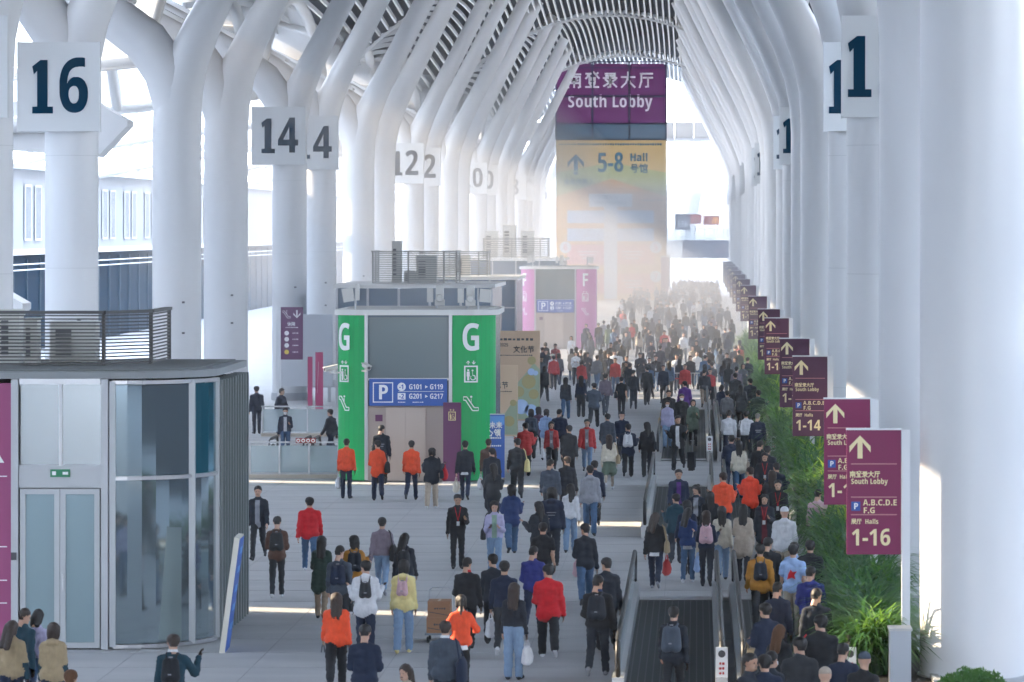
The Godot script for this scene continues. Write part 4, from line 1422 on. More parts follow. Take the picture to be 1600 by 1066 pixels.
	tube(pot, [Vector3(0, 0, 0), Vector3(0, 0.5, 0)], [0.3, 0.42], 20)
	obj("pot", pot, kerb, sh)
	# grey cabinet by the nearest sign post
	var cb := thing("planter_end_panel", "tall pale grey panel standing between the nearest sign post and the huge column", "panel", Vector3(3.3, 0, -62.6))
	box_part("body", Vector3(0, 0.62, 0), Vector3(0.34, 1.24, 0.5), mat("pale grey panel", lin(0.55, 0.57, 0.60), 0.5), cb)
	box_part("cap", Vector3(0, 1.26, 0), Vector3(0.38, 0.04, 0.54), mat("pale grey casing", Color.WHITE), cb)

func posters_and_rails() -> void:
	var steel := mat("brushed steel", Color.WHITE)
	var white := mat("white print", Color.WHITE)
	var ink := mat("dark print", lin(0.06, 0.07, 0.08), 0.6)
	var plum := mat("plum sign", Color.WHITE)
	var st := new_st()
	# beige festival poster and the smaller one before it
	var beige := mat("beige poster", lin(0.56, 0.40, 0.27), 0.6)
	var peach := mat("peach poster", lin(0.66, 0.50, 0.34), 0.6)
	var sage := mat("sage print", lin(0.33, 0.40, 0.28), 0.6)
	var sky_p := mat("light blue print", Color.WHITE)
	var olive := mat("olive print", lin(0.40, 0.34, 0.16), 0.6)
	var t := thing("festival_poster", "large beige festival poster board with green hills behind the blue banner", "poster", Vector3(-7.27, 0, -154))
	box_part("board", Vector3(0, 1.84, 0), Vector3(1.9, 3.6, 0.12), beige, t)
	box_part("foot", Vector3(-0.7, 0.06, 0.1), Vector3(0.1, 0.12, 0.7), steel, t)
	box_part("foot", Vector3(0.7, 0.06, 0.1), Vector3(0.1, 0.12, 0.7), steel, t)
	marks(t, Vector3(0.0, 3.3, 0.062), 1.4, 0.1, 8, ink)
	letters(t, "2025", Vector3(-0.5, 3.08, 0.065), 0.13, ink, 0.9, 1)
	strokes(t, "文化节", Vector3(0.3, 2.9, 0.064), 0.26, ink, 0.13, 1.1)
	marks(t, Vector3(0.0, 2.66, 0.062), 1.3, 0.05, 16, ink)
	var hill := new_st()
	prism(hill, PackedVector2Array([Vector2(-0.94, 0.1), Vector2(0.94, 0.1), Vector2(0.94, 2.1), Vector2(0.7, 2.35), Vector2(0.35, 1.9), Vector2(0.0, 1.5), Vector2(-0.4, 1.3), Vector2(-0.94, 0.9)]), 0.01, Transform3D(Basis.IDENTITY, Vector3(0, 0, 0.072)))
	obj("hill_print", hill, sage, t)
	for c in [[0.62, 2.45, 0.17], [0.5, 1.6, 0.28], [0.1, 1.2, 0.22], [0.7, 1.1, 0.2], [-0.5, 0.8, 0.26]]:
		st = new_st()
		disc(st, Vector3(c[0], c[1], 0.08), c[2], 0.006)
		obj("tree_print", st, olive, t)
	for c in [[0.6, 2.0, 0.14], [0.78, 1.95, 0.1], [0.2, 0.6, 0.3], [0.6, 0.45, 0.25]]:
		st = new_st()
		disc(st, Vector3(c[0], c[1], 0.086), c[2], 0.006)
		obj("cloud_print", st, sky_p, t)
	t = thing("festival_poster", "smaller peach festival poster overlapping the left side of the large beige one", "poster", Vector3(-7.14, 0, -142.5))
	box_part("board", Vector3(0, 1.36, 0), Vector3(0.94, 2.64, 0.1), peach, t)
	strokes(t, "化节", Vector3(-0.14, 1.94, 0.054), 0.24, ink, 0.12, 1.1)
	marks(t, Vector3(-0.05, 1.7, 0.053), 0.6, 0.04, 9, ink)
	hill = new_st()
	prism(hill, PackedVector2Array([Vector2(-0.46, 0.1), Vector2(0.46, 0.1), Vector2(0.46, 1.35), Vector2(0.2, 1.2), Vector2(0.0, 0.9), Vector2(-0.46, 0.8)]), 0.01, Transform3D(Basis.IDENTITY, Vector3(0, 0, 0.062)))
	obj("hill_print", hill, sage, t)
	for c in [[0.3, 1.28, 0.12], [-0.2, 0.75, 0.16], [0.15, 0.6, 0.2]]:
		st = new_st()
		disc(st, Vector3(c[0], c[1], 0.07), c[2], 0.006)
		obj("tree_print", st, olive, t)
	# blue roll up banner
	var bl := mat("blue banner", lin(0.035, 0.12, 0.45), 0.5)
	var bl2 := mat("bright blue print", lin(0.10, 0.30, 0.66), 0.5)
	t = thing("rollup_banner", "blue roll up banner with white characters right of the green booth", "banner", Vector3(-6.36, 0, -118.0))
	box_part("sheet", Vector3(0, 1.03, 0), Vector3(0.86, 2.02, 0.03), bl, t)
	box_part("cassette", Vector3(0, 0.05, 0), Vector3(0.92, 0.1, 0.22), steel, t)
	box_part("top_bar", Vector3(0, 2.05, 0), Vector3(0.88, 0.03, 0.05), steel, t)
	box_part("sky_band", Vector3(0, 1.86, 0.017), Vector3(0.84, 0.26, 0.008), bl2, t)
	strokes(t, "芯未来", Vector3(0.06, 1.72, 0.022), 0.19, white, 0.15, 1.06)
	strokes(t, "与心领", Vector3(-0.02, 1.48, 0.02), 0.21, white, 0.15, 1.06)
	marks(t, Vector3(0, 1.32, 0.02), 0.66, 0.05, 12, white)
	marks(t, Vector3(0, 1.08, 0.02), 0.66, 0.05, 11, white)
	st = new_st()
	arrow_up(st, Vector3.ZERO, 0.3, 0.32)
	var ar := obj("arrow", st, white, t)
	ar.position = Vector3(-0.12, 0.74, 0.03)
	ar.rotation.z = -PI / 2
	# leaning blue panel seen edge on by the foreground booth
	t = thing("leaning_banner", "blue printed board leaning edge on beside the foreground booth fins", "banner", Vector3(-8.72, 0, -70.6))
	st = new_st()
	var lean := Basis(Vector3(0, 0, 1), -0.13) * Basis(Vector3(0, 1, 0), 1.60)
	add_box(st, Vector3(0.14, 1.06, -0.1), Vector3(0.9, 2.14, 0.1), lean)
	obj("board", st, mat("cream board edge", lin(0.68, 0.66, 0.58), 0.6), t)
	st = new_st()
	add_box(st, Vector3(0.14, 1.06, -0.1) + lean * Vector3(0, 0, 0.055), Vector3(0.86, 2.08, 0.012), lean)
	obj("print", st, bl, t)
	st = new_st()
	for k in 5:
		add_box(st, Vector3(0.14, 1.06, -0.1) + lean * Vector3(0.05, 0.8 - k * 0.35, 0.064), Vector3(0.5, 0.12, 0.006), lean)
	obj("print_blocks", st, bl2, t)
	# plum guide sign on a post, left
	t = thing("guide_sign", "plum guide sign with escalator and down arrow symbols on a white post at left", "direction sign", Vector3(-15.85, 0, -150))
	box_part("panel", Vector3(0, 3.65, 0), Vector3(0.86, 2.05, 0.1), mat("dull plum sign face", lin(0.14, 0.04, 0.13), 0.5), t)
	box_part("post", Vector3(-0.5, 2.34, 0), Vector3(0.14, 4.68, 0.14), mat("white sign post", Color.WHITE), t)
	escalator_icon(t, Vector3(-0.2, 4.4, 0.056), 0.3, white)
	st = new_st()
	arrow_up(st, Vector3.ZERO, 0.28, 0.32)
	ar = obj("arrow", st, white, t)
	ar.position = Vector3(0.2, 4.56, 0.062)
	ar.rotation.z = PI
	strokes(t, "休闲", Vector3(-0.02, 4.02, 0.05), 0.15, white, 0.15, 1.05)
	marks(t, Vector3(0, 3.88, 0.053), 0.5, 0.04, 10, white)
	st = new_st()
	for y in [3.66, 3.42, 3.18]:
		disc(st, Vector3(-0.2, y, 0.062), 0.09)
	obj("round_symbols", st, white, t)
	st = new_st()
	disc(st, Vector3(-0.2, 2.92, 0.062), 0.09)
	obj("yellow_symbol", st, mat("yellow print", lin(0.75, 0.55, 0.06), 0.5), t)
	for y in [3.66, 3.42, 3.18, 2.92]:
		marks(t, Vector3(0.14, y, 0.053), 0.24, 0.05, 4, white)
	# two magenta banners by the column foot
	var mg := mat("magenta banner", lin(0.52, 0.03, 0.16), 0.5)
	for k in 2:
		t = thing("magenta_banner", ["slim magenta banner on the left of two near the left column foot", "wider magenta banner with a white stroke right of the slim one"][k], "banner", Vector3(-16.15 + k * 0.42, 0, -160 + k * 0.4))
		box_part("sheet", Vector3(0, 1.35 + 0.05 * k, 0), Vector3(0.2 + 0.12 * k, 2.1 + 0.3 * k, 0.04), mg, t)
		box_part("pole", Vector3(0, 1.2, -0.05), Vector3(0.04, 2.4, 0.04), steel, t)
		box_part("base", Vector3(0, 0.03, -0.05), Vector3(0.36, 0.06, 0.3), steel, t)
		if k == 1:
			st = new_st()
			bar(st, Vector3(-0.02, 2.2, 0.026), Vector3(-0.08, 0.9, 0.026), 0.01, 0.07)
			obj("white_stroke", st, white, t)
	# white hoarding round the column foot
	t = thing("white_hoarding", "white hoarding wrapped around the left column foot behind the guide sign", "hoarding", Vector3(-17.55, 0, -171.5))
	box_part("panel", Vector3(0, 2.3, 0), Vector3(2.5, 3.2, 0.2), mat("white hoarding", lin(0.62, 0.64, 0.67), 0.5), t)
	box_part("leg", Vector3(-1.1, 0.35, 0), Vector3(0.14, 0.7, 0.14), steel, t)
	box_part("leg", Vector3(1.1, 0.35, 0), Vector3(0.14, 0.7, 0.14), steel, t)
	# escalator head with glass rails, left of the green booth
	var glass := mat("balustrade glass", Color.WHITE)
	for r in 2:
		var z: float = [-119.2, -143.0][r]
		var xs: Array = [[-13.9, -11.15], [-16.2, -13.7]][r]
		t = thing("glass_railing", ["nearer glass railing of the escalator well left of the green booth", "farther glass railing behind the escalator well"][r], "railing", Vector3(xs[0], 0, z))
		var len: float = xs[1] - xs[0]
		for k in 3:
			box_part("glass_panel", Vector3(len * (k + 0.5) / 3, 0.6, 0), Vector3(len / 3 - 0.04, 0.84, 0.02), glass, t)
		for k in 4:
			box_part("post", Vector3(len * k / 3, 0.56, 0), Vector3(0.05, 1.1, 0.05), steel, t)
		box_part("rail", Vector3(len * 0.5, 1.12, 0), Vector3(len + 0.1, 0.05, 0.07), steel, t)
		box_part("kerb", Vector3(len * 0.5, 0.06, 0), Vector3(len + 0.1, 0.12, 0.16), mat("sand kerb", lin(0.50, 0.44, 0.36), 0.6), t)
	var redp := mat("red warning print", Color.WHITE)
	var rubber := mat("black handrail", Color.BLACK)
	t = thing("escalator", "escalator head with black handrails and white notice plates left of the green booth", "escalator", Vector3(-12.9, 0, -124))
	for k in 3:
		var sx: float = [-0.75, 0.35, 0.62][k]
		st = new_st()
		tube(st, [Vector3(sx, 0.3, 1.2), Vector3(sx, 0.5, 1.5), Vector3(sx, 0.75, 1.6), Vector3(sx, 0.98, 1.4), Vector3(sx, 1.02, 1.1), Vector3(sx, 1.02, -0.4), Vector3(sx, -1.2, -4.4)], [0.05, 0.05, 0.05, 0.05, 0.05, 0.05, 0.05], 8)
		obj("handrail", st, rubber, t)
		st = new_st()
		prism(st, PackedVector2Array([Vector2(-1.3, 0.1), Vector2(0.4, 0.1), Vector2(0.6, 0.1), Vector2(0.6, 0.9), Vector2(0.4, 0.95), Vector2(-1.3, 0.95)]), 0.02, Transform3D(Basis(Vector3(0, 0, -1), Vector3(0, 1, 0), Vector3(1, 0, 0)), Vector3(sx + 0.01, 0, 0)))
		obj("glass_side", st, glass, t)
		if k < 2:
			var pl := box_part("notice_plate", Vector3(sx + 0.12, 0.62, 1.62), Vector3(0.2, 0.78, 0.03), white, t)
			st = new_st()
			disc(st, Vector3(0, 0.22, 0.026), 0.06)
			obj("notice_symbol", st, ink, pl)
			for q in 4:
				marks(pl, Vector3(0, 0.02 - q * 0.09, 0.018), 0.09, 0.05, 2, redp)
	box_part("step_plate", Vector3(-0.2, 0.02, 0.6), Vector3(1.0, 0.03, 1.4), mat("pale comb plate", Color.WHITE), t)
	t = thing("no_entry_strip", "red strip with four white no entry discs across the escalator railing", "sign", Vector3(-12.15, 1.12, -119.05))
	box_part("strip", Vector3(0, 0.06, 0), Vector3(0.62, 0.16, 0.03), mat("dark red strip", lin(0.30, 0.03, 0.03), 0.5), t)
	for k in 4:
		st = new_st()
		disc(st, Vector3(-0.23 + k * 0.153, 0.06, 0.026), 0.062)
		obj("disc", st, white, t)
	for k in 4:
		st = new_st()
		disc(st, Vector3(-0.23 + k * 0.153, 0.06, 0.031), 0.03)
		obj("disc_mark", st, redp, t)
	# cardboard boxes on a trolley
	var card := mat("brown cardboard", lin(0.36, 0.19, 0.105), 0.8)
	var tr := thing("hand_trolley", "steel flatbed hand trolley under the cardboard boxes in the crowd", "trolley", Vector3(-4.86, 0, -72.3))
	box_part("deck", Vector3(0, 0.17, 0), Vector3(0.5, 0.04, 0.75), mat("grey blue deck", lin(0.2, 0.25, 0.3), 0.5), tr)
	st = new_st()
	tube(st, [Vector3(-0.22, 0.18, -0.36), Vector3(-0.22, 0.92, -0.4), Vector3(-0.16, 0.98, -0.4), Vector3(0.16, 0.98, -0.4), Vector3(0.22, 0.92, -0.4), Vector3(0.22, 0.18, -0.36)], [0.014, 0.014, 0.014, 0.014, 0.014, 0.014], 6)
	obj("push_handle", st, steel, tr)
	for s in [[-1, -1], [1, -1], [-1, 1], [1, 1]]:
		st = new_st()
		tube(st, [Vector3(s[0] * 0.2 - 0.02, 0.06, s[1] * 0.28), Vector3(s[0] * 0.2 + 0.02, 0.06, s[1] * 0.28)], [0.06, 0.06], 12)
		obj("wheel", st, rubber, tr)
	for k in 2:
		var bx := thing("cardboard_box", ["lower brown cardboard box strapped on the trolley", "upper brown cardboard box with printed lines on the trolley"][k], "cardboard box", Vector3(-4.86 + 0.01 * k, 0.19 + 0.3 * k, -72.2))
		box_part("carton", Vector3(0, 0.148, 0), Vector3(0.44 - 0.02 * k, 0.296, 0.5), card, bx)
		box_part("tape", Vector3(0, 0.2986, 0), Vector3(0.05, 0.004, 0.502), mat("tan tape", lin(0.42, 0.28, 0.16), 0.4), bx)
		marks(bx, Vector3(0.02, 0.16, 0.252), 0.22, 0.035, 5, ink)
		st = new_st()
		bar(st, Vector3(-0.2, 0.1, 0.253), Vector3(0.2, 0.03, 0.253), 0.006, 0.012)
		obj("strap", st, ink, bx)

# ------------------------------------------------------------------ people
var heads := {}
var hair_shapes := {}
var bodies := {}
var hand_arrays := []
var holds := {}

class Field:
	var lo: Vector3
	var cell: float
	var nx: int
	var ny: int
	var nz: int
	var d := PackedFloat32Array()
	var c := PackedByteArray()

	func _init(a: Vector3, b: Vector3, size: float) -> void:
		lo = a
		cell = size
		nx = int((b.x - a.x) / size) + 2
		ny = int((b.y - a.y) / size) + 2
		nz = int((b.z - a.z) / size) + 2
		d.resize(nx * ny * nz)
		d.fill(0.3)
		c.resize(nx * ny * nz)

	func capsule(a: Vector3, b: Vector3, ra: float, rb: float, cls: int, k: float, flat := 1.0) -> void:
		# flat > 1 thins the capsule front to back
		var pad := maxf(ra, rb) + k + cell * 2.0
		var mn := Vector3(minf(a.x, b.x), minf(a.y, b.y), minf(a.z, b.z)) - Vector3.ONE * pad
		var mx := Vector3(maxf(a.x, b.x), maxf(a.y, b.y), maxf(a.z, b.z)) + Vector3.ONE * pad
		var i0 := maxi(0, int((mn.x - lo.x) / cell))
		var i1 := mini(nx - 1, int((mx.x - lo.x) / cell) + 1)
		var j0 := maxi(0, int((mn.y - lo.y) / cell))
		var j1 := mini(ny - 1, int((mx.y - lo.y) / cell) + 1)
		var k0 := maxi(0, int((mn.z - lo.z) / cell))
		var k1 := mini(nz - 1, int((mx.z - lo.z) / cell) + 1)
		var ab := b - a
		ab.z *= flat
		var ll := maxf(ab.length_squared(), 1e-6)
		var dr := rb - ra
		for kk in range(k0, k1 + 1):
			var pz := (lo.z + kk * cell - a.z) * flat
			for j in range(j0, j1 + 1):
				var py := lo.y + j * cell - a.y
				var at := (kk * ny + j) * nx
				for i in range(i0, i1 + 1):
					var p := Vector3(lo.x + i * cell - a.x, py, pz)
					var t := clampf(p.dot(ab) / ll, 0.0, 1.0)
					var v := (p - ab * t).length() - ra - dr * t
					var old := d[at + i]
					if v < old:
						c[at + i] = cls
					var h := k - absf(v - old)
					d[at + i] = minf(v, old) - (h * h * 0.25 / k if h > 0.0 else 0.0)

	func nets(classes: int) -> Array:
		# surface nets: per class a list of [verts, normals, indices]
		var vid := PackedInt32Array()
		vid.resize(nx * ny * nz)
		vid.fill(-1)
		var verts := PackedVector3Array()
		var norms := PackedVector3Array()
		var sx := 1
		var sy := nx
		var sz := nx * ny
		for kk in nz - 1:
			for j in ny - 1:
				var row := (kk * ny + j) * nx
				for i in nx - 1:
					var o := row + i
					var d0 := d[o]
					if d0 > cell * 2.0 or d0 < -cell * 2.0:
						continue
					var d1 := d[o + 1]
					var d2 := d[o + sy]
					var d3 := d[o + sy + 1]
					var d4 := d[o + sz]
					var d5 := d[o + sz + 1]
					var d6 := d[o + sz + sy]
					var d7 := d[o + sz + sy + 1]
					var inside := int(d0 < 0) + int(d1 < 0) + int(d2 < 0) + int(d3 < 0) + int(d4 < 0) + int(d5 < 0) + int(d6 < 0) + int(d7 < 0)
					if inside == 0 or inside == 8:
						continue
					var sum := Vector3.ZERO
					var n := 0
					if (d0 < 0) != (d1 < 0):
						sum += Vector3(d0 / (d0 - d1), 0, 0); n += 1
					if (d2 < 0) != (d3 < 0):
						sum += Vector3(d2 / (d2 - d3), 1, 0); n += 1
					if (d4 < 0) != (d5 < 0):
						sum += Vector3(d4 / (d4 - d5), 0, 1); n += 1
					if (d6 < 0) != (d7 < 0):
						sum += Vector3(d6 / (d6 - d7), 1, 1); n += 1
					if (d0 < 0) != (d2 < 0):
						sum += Vector3(0, d0 / (d0 - d2), 0); n += 1
					if (d1 < 0) != (d3 < 0):
						sum += Vector3(1, d1 / (d1 - d3), 0); n += 1
					if (d4 < 0) != (d6 < 0):
						sum += Vector3(0, d4 / (d4 - d6), 1); n += 1
					if (d5 < 0) != (d7 < 0):
						sum += Vector3(1, d5 / (d5 - d7), 1); n += 1
					if (d0 < 0) != (d4 < 0):
						sum += Vector3(0, 0, d0 / (d0 - d4)); n += 1
					if (d1 < 0) != (d5 < 0):
						sum += Vector3(1, 0, d1 / (d1 - d5)); n += 1
					if (d2 < 0) != (d6 < 0):
						sum += Vector3(0, 1, d2 / (d2 - d6)); n += 1
					if (d3 < 0) != (d7 < 0):
						sum += Vector3(1, 1, d3 / (d3 - d7)); n += 1
					vid[o] = verts.size()
					verts.append(lo + (Vector3(i, j, kk) + sum / n) * cell)
					norms.append(Vector3(d1 - d0 + d3 - d2 + d5 - d4 + d7 - d6, d2 - d0 + d3 - d1 + d6 - d4 + d7 - d5, d4 - d0 + d5 - d1 + d6 - d2 + d7 - d3).normalized())
		var faces := PackedInt32Array()
		var tags := PackedByteArray()
		for kk in range(1, nz - 1):
			for j in range(1, ny - 1):
				var row := (kk * ny + j) * nx
				for i in range(1, nx - 1):
					var o := row + i
					var d0 := d[o]
					if d0 > cell * 2.0 or d0 < -cell * 2.0:
						continue
					for axis in 3:
						var step: int = [sx, sy, sz][axis]
						var d1 := d[o + step]
						if (d0 < 0) == (d1 < 0):
							continue
						var u: int = [sy, sz, sx][axis]
						var w: int = [sz, sx, sy][axis]
						var a := vid[o]
						var b := vid[o - u]
						var e := vid[o - u - w]
						var f := vid[o - w]
						if a < 0 or b < 0 or e < 0 or f < 0:
							continue
						var cls := c[o] if d0 < 0 else c[o + step]
						tags.append(cls)
						if d0 < 0:
							for e2 in [a, e, b, a, f, e]:
								faces.append(e2)
						else:
							for e2 in [a, b, e, a, e, f]:
								faces.append(e2)
		return [verts, norms, faces, tags, classes]

# classes of a body: 0 skin, 1 top, 2 bottom, 3 shoe, 4 front, 5 forearm, 6 calf
const CLASSES := 7

func add_nets(into: Array, data: Array, xf: Transform3D, only := -1) -> void:
	# appends per class, re-indexed
	var verts: PackedVector3Array = data[0]
	var norms: PackedVector3Array = data[1]
	var faces: PackedInt32Array = data[2]
	var tags: PackedByteArray = data[3]
	for cls in range(data[4]):
		var to: int = cls if only < 0 else only
		var remap := {}
		var v: PackedVector3Array = into[to][0]
		var n: PackedVector3Array = into[to][1]
		var f: PackedInt32Array = into[to][2]
		into[to] = null
		for t in tags.size():
			if tags[t] != cls:
				continue
			for e in 6:
				var q := faces[t * 6 + e]
				if not remap.has(q):
					remap[q] = v.size()
					v.append(xf * verts[q])
					n.append((xf.basis * norms[q]).normalized())
				f.append(remap[q])
		into[to] = [v, n, f]

func head_field(cell: float, female: bool) -> Array:
	var fl := Field.new(Vector3(-0.12, -0.17, -0.13), Vector3(0.12, 0.13, 0.14), cell)
	fl.capsule(Vector3(-0.012, 0.035, -0.015), Vector3(0.012, 0.035, 0.012), 0.078, 0.078, 0, 0.02)
	fl.capsule(Vector3(0, 0.0, -0.01), Vector3(0, -0.035, 0.012), 0.07, 0.062, 0, 0.03)
	fl.capsule(Vector3(-0.016, -0.07, 0.042), Vector3(0.016, -0.07, 0.042), 0.038 if female else 0.043, 0.038 if female else 0.043, 0, 0.03)
	fl.capsule(Vector3(0, 0.005, 0.08), Vector3(0, -0.028, 0.098), 0.010, 0.013, 0, 0.012)
	fl.capsule(Vector3(-0.028, 0.03, 0.073), Vector3(0.028, 0.03, 0.073), 0.013, 0.013, 0, 0.012)
	for s in [-1.0, 1.0]:
		fl.capsule(Vector3(s * 0.079, 0.018, -0.012), Vector3(s * 0.076, -0.022, -0.005), 0.013, 0.009, 0, 0.008)
		fl.capsule(Vector3(s * 0.03, 0.006, 0.076), Vector3(s * 0.034, 0.006, 0.075), 0.009, 0.009, 3, 0.004)
	fl.capsule(Vector3(-0.016, -0.052, 0.078), Vector3(0.016, -0.052, 0.078), 0.007, 0.007, 6, 0.006)
	fl.capsule(Vector3(0, -0.06, -0.012), Vector3(0, -0.17, -0.03), 0.05 if female else 0.056, 0.056, 0, 0.02)
	return fl.nets(CLASSES)

func hair_mesh(style: String, cell: float) -> ArrayMesh:
	var fl := Field.new(Vector3(-0.17, -0.48, -0.24), Vector3(0.17, 0.17, 0.14), cell)
	var up := 0.012
	if style == "cap":
		fl.capsule(Vector3(0, 0.052, -0.02), Vector3(0, 0.052, 0.012), 0.092, 0.09, 1, 0.02)
		fl.capsule(Vector3(-0.03, 0.048, 0.12), Vector3(0.03, 0.048, 0.12), 0.03, 0.03, 1, 0.01)
	else:
		fl.capsule(Vector3(-0.012, 0.042 + up, -0.022), Vector3(0.012, 0.042 + up, 0.002), 0.086, 0.086, 1, 0.02)
		fl.capsule(Vector3(0, 0.0, -0.04), Vector3(0, -0.03, -0.04), 0.07, 0.06, 1, 0.03)
		if style != "short" and style != "buzz":
			for s in [-1.0, 1.0]:
				fl.capsule(Vector3(s * 0.06, 0.05, 0.0), Vector3(s * 0.075, -0.07, -0.012), 0.04, 0.03, 1, 0.03)
		if style == "long":
			fl.capsule(Vector3(-0.035, 0.0, -0.06), Vector3(-0.05, -0.32, -0.10), 0.065, 0.05, 1, 0.04, 1.25)
			fl.capsule(Vector3(0.035, 0.0, -0.06), Vector3(0.05, -0.30, -0.10), 0.065, 0.045, 1, 0.04, 1.25)
		elif style == "bob":
			fl.capsule(Vector3(-0.04, -0.02, -0.04), Vector3(-0.045, -0.12, -0.045), 0.065, 0.05, 1, 0.03)
			fl.capsule(Vector3(0.04, -0.02, -0.04), Vector3(0.045, -0.12, -0.045), 0.065, 0.05, 1, 0.03)
		elif style == "tail":
			fl.capsule(Vector3(0, 0.05, -0.1), Vector3(0, 0.03, -0.135), 0.03, 0.03, 1, 0.02)
			fl.capsule(Vector3(0, 0.03, -0.135), Vector3(0.01, -0.22, -0.125), 0.034, 0.018, 1, 0.02)
		elif style == "bun":
			fl.capsule(Vector3(0, 0.075, -0.1), Vector3(0, 0.085, -0.11), 0.04, 0.04, 1, 0.01)
	# uncover the face
	for kk in fl.nz:
		for j in fl.ny:
			for i in fl.nx:
				var p := fl.lo + Vector3(i, j, kk) * fl.cell
				var cut := -1.0
				if style == "cap":
					cut = 0.035 - p.y
					if p.z > 0.09:
						cut = maxf(cut, absf(p.y - 0.045) - 0.012)
				else:
					# the front of the head below the hair line stays bare, a wide oval
					var q := Vector2(p.x / (0.085 if style in ["short", "buzz"] else 0.062), (p.y + 0.03) / 0.098)
					if p.z > 0.0:
						cut = (1.0 - q.length()) * 0.06
					if style in ["short", "buzz"]:
						var low := -0.055 if p.z < -0.03 else -0.005
						cut = maxf(cut, low - p.y)
				var o := (kk * fl.ny + j) * fl.nx + i
				fl.d[o] = maxf(fl.d[o], cut)
				fl.c[o] = 1
	var data := fl.nets(2)
	var strands := FastNoiseLite.new()
	strands.frequency = 26.0
	strands.seed = style.hash() % 500
	var v: PackedVector3Array = data[0]
	var n: PackedVector3Array = data[1]
	if style != "cap":
		for i in v.size():
			var w := strands.get_noise_3d(v[i].x * 1.6, v[i].y * 0.5, v[i].z * 1.6)
			v[i] += n[i] * w * 0.012
			n[i] = (n[i] + Vector3(strands.get_noise_3d(v[i].z * 2.0, v[i].y * 0.4, v[i].x * 2.0), 0.0, w) * 0.7).normalized()
	data[0] = v
	data[1] = n
	return to_mesh_single(data, 1)

func to_mesh_single(data: Array, _cls: int) -> ArrayMesh:
	var into := [[PackedVector3Array(), PackedVector3Array(), PackedInt32Array()]]
	add_nets(into, data, Transform3D.IDENTITY, 0)
	var m := ArrayMesh.new()
	var arr := []
	arr.resize(Mesh.ARRAY_MAX)
	arr[Mesh.ARRAY_VERTEX] = into[0][0]
	arr[Mesh.ARRAY_NORMAL] = into[0][1]
	arr[Mesh.ARRAY_INDEX] = into[0][2]
	m.add_surface_from_arrays(Mesh.PRIMITIVE_TRIANGLES, arr)
	return m

func hand_data(cell: float) -> Array:
	# a relaxed left hand hanging down from the wrist at the origin, palm towards -x, thumb towards +z
	var fl := Field.new(Vector3(-0.06, -0.21, -0.07), Vector3(0.05, 0.03, 0.09), cell)
	fl.capsule(Vector3(0, 0.01, 0), Vector3(0, -0.03, 0.0), 0.024, 0.026, 0, 0.01)
	for f in 4:
		var z := 0.030 - 0.020 * f
		fl.capsule(Vector3(0, -0.02, z * 0.7), Vector3(-0.002, -0.085, z), 0.016, 0.014, 0, 0.012)
		var l: float = [0.040, 0.046, 0.042, 0.033][f]
		var a := Vector3(-0.002, -0.085, z)
		var b := a + Vector3(-0.010, -l, 0)
		var e := b + Vector3(-0.022, -l * 0.55, 0)
		fl.capsule(a, b, 0.0095, 0.0085, 0, 0.004)
		fl.capsule(b, e, 0.0085, 0.007, 0, 0.004)
	fl.capsule(Vector3(-0.004, -0.025, 0.022), Vector3(-0.016, -0.062, 0.052), 0.014, 0.011, 0, 0.008)
	fl.capsule(Vector3(-0.016, -0.062, 0.052), Vector3(-0.026, -0.095, 0.058), 0.0105, 0.008, 0, 0.004)
	return fl.nets(CLASSES)

func limb(sw: float, ab: float) -> Vector3:
	return Vector3(sin(ab), -cos(sw) * cos(ab), sin(sw) * cos(ab))

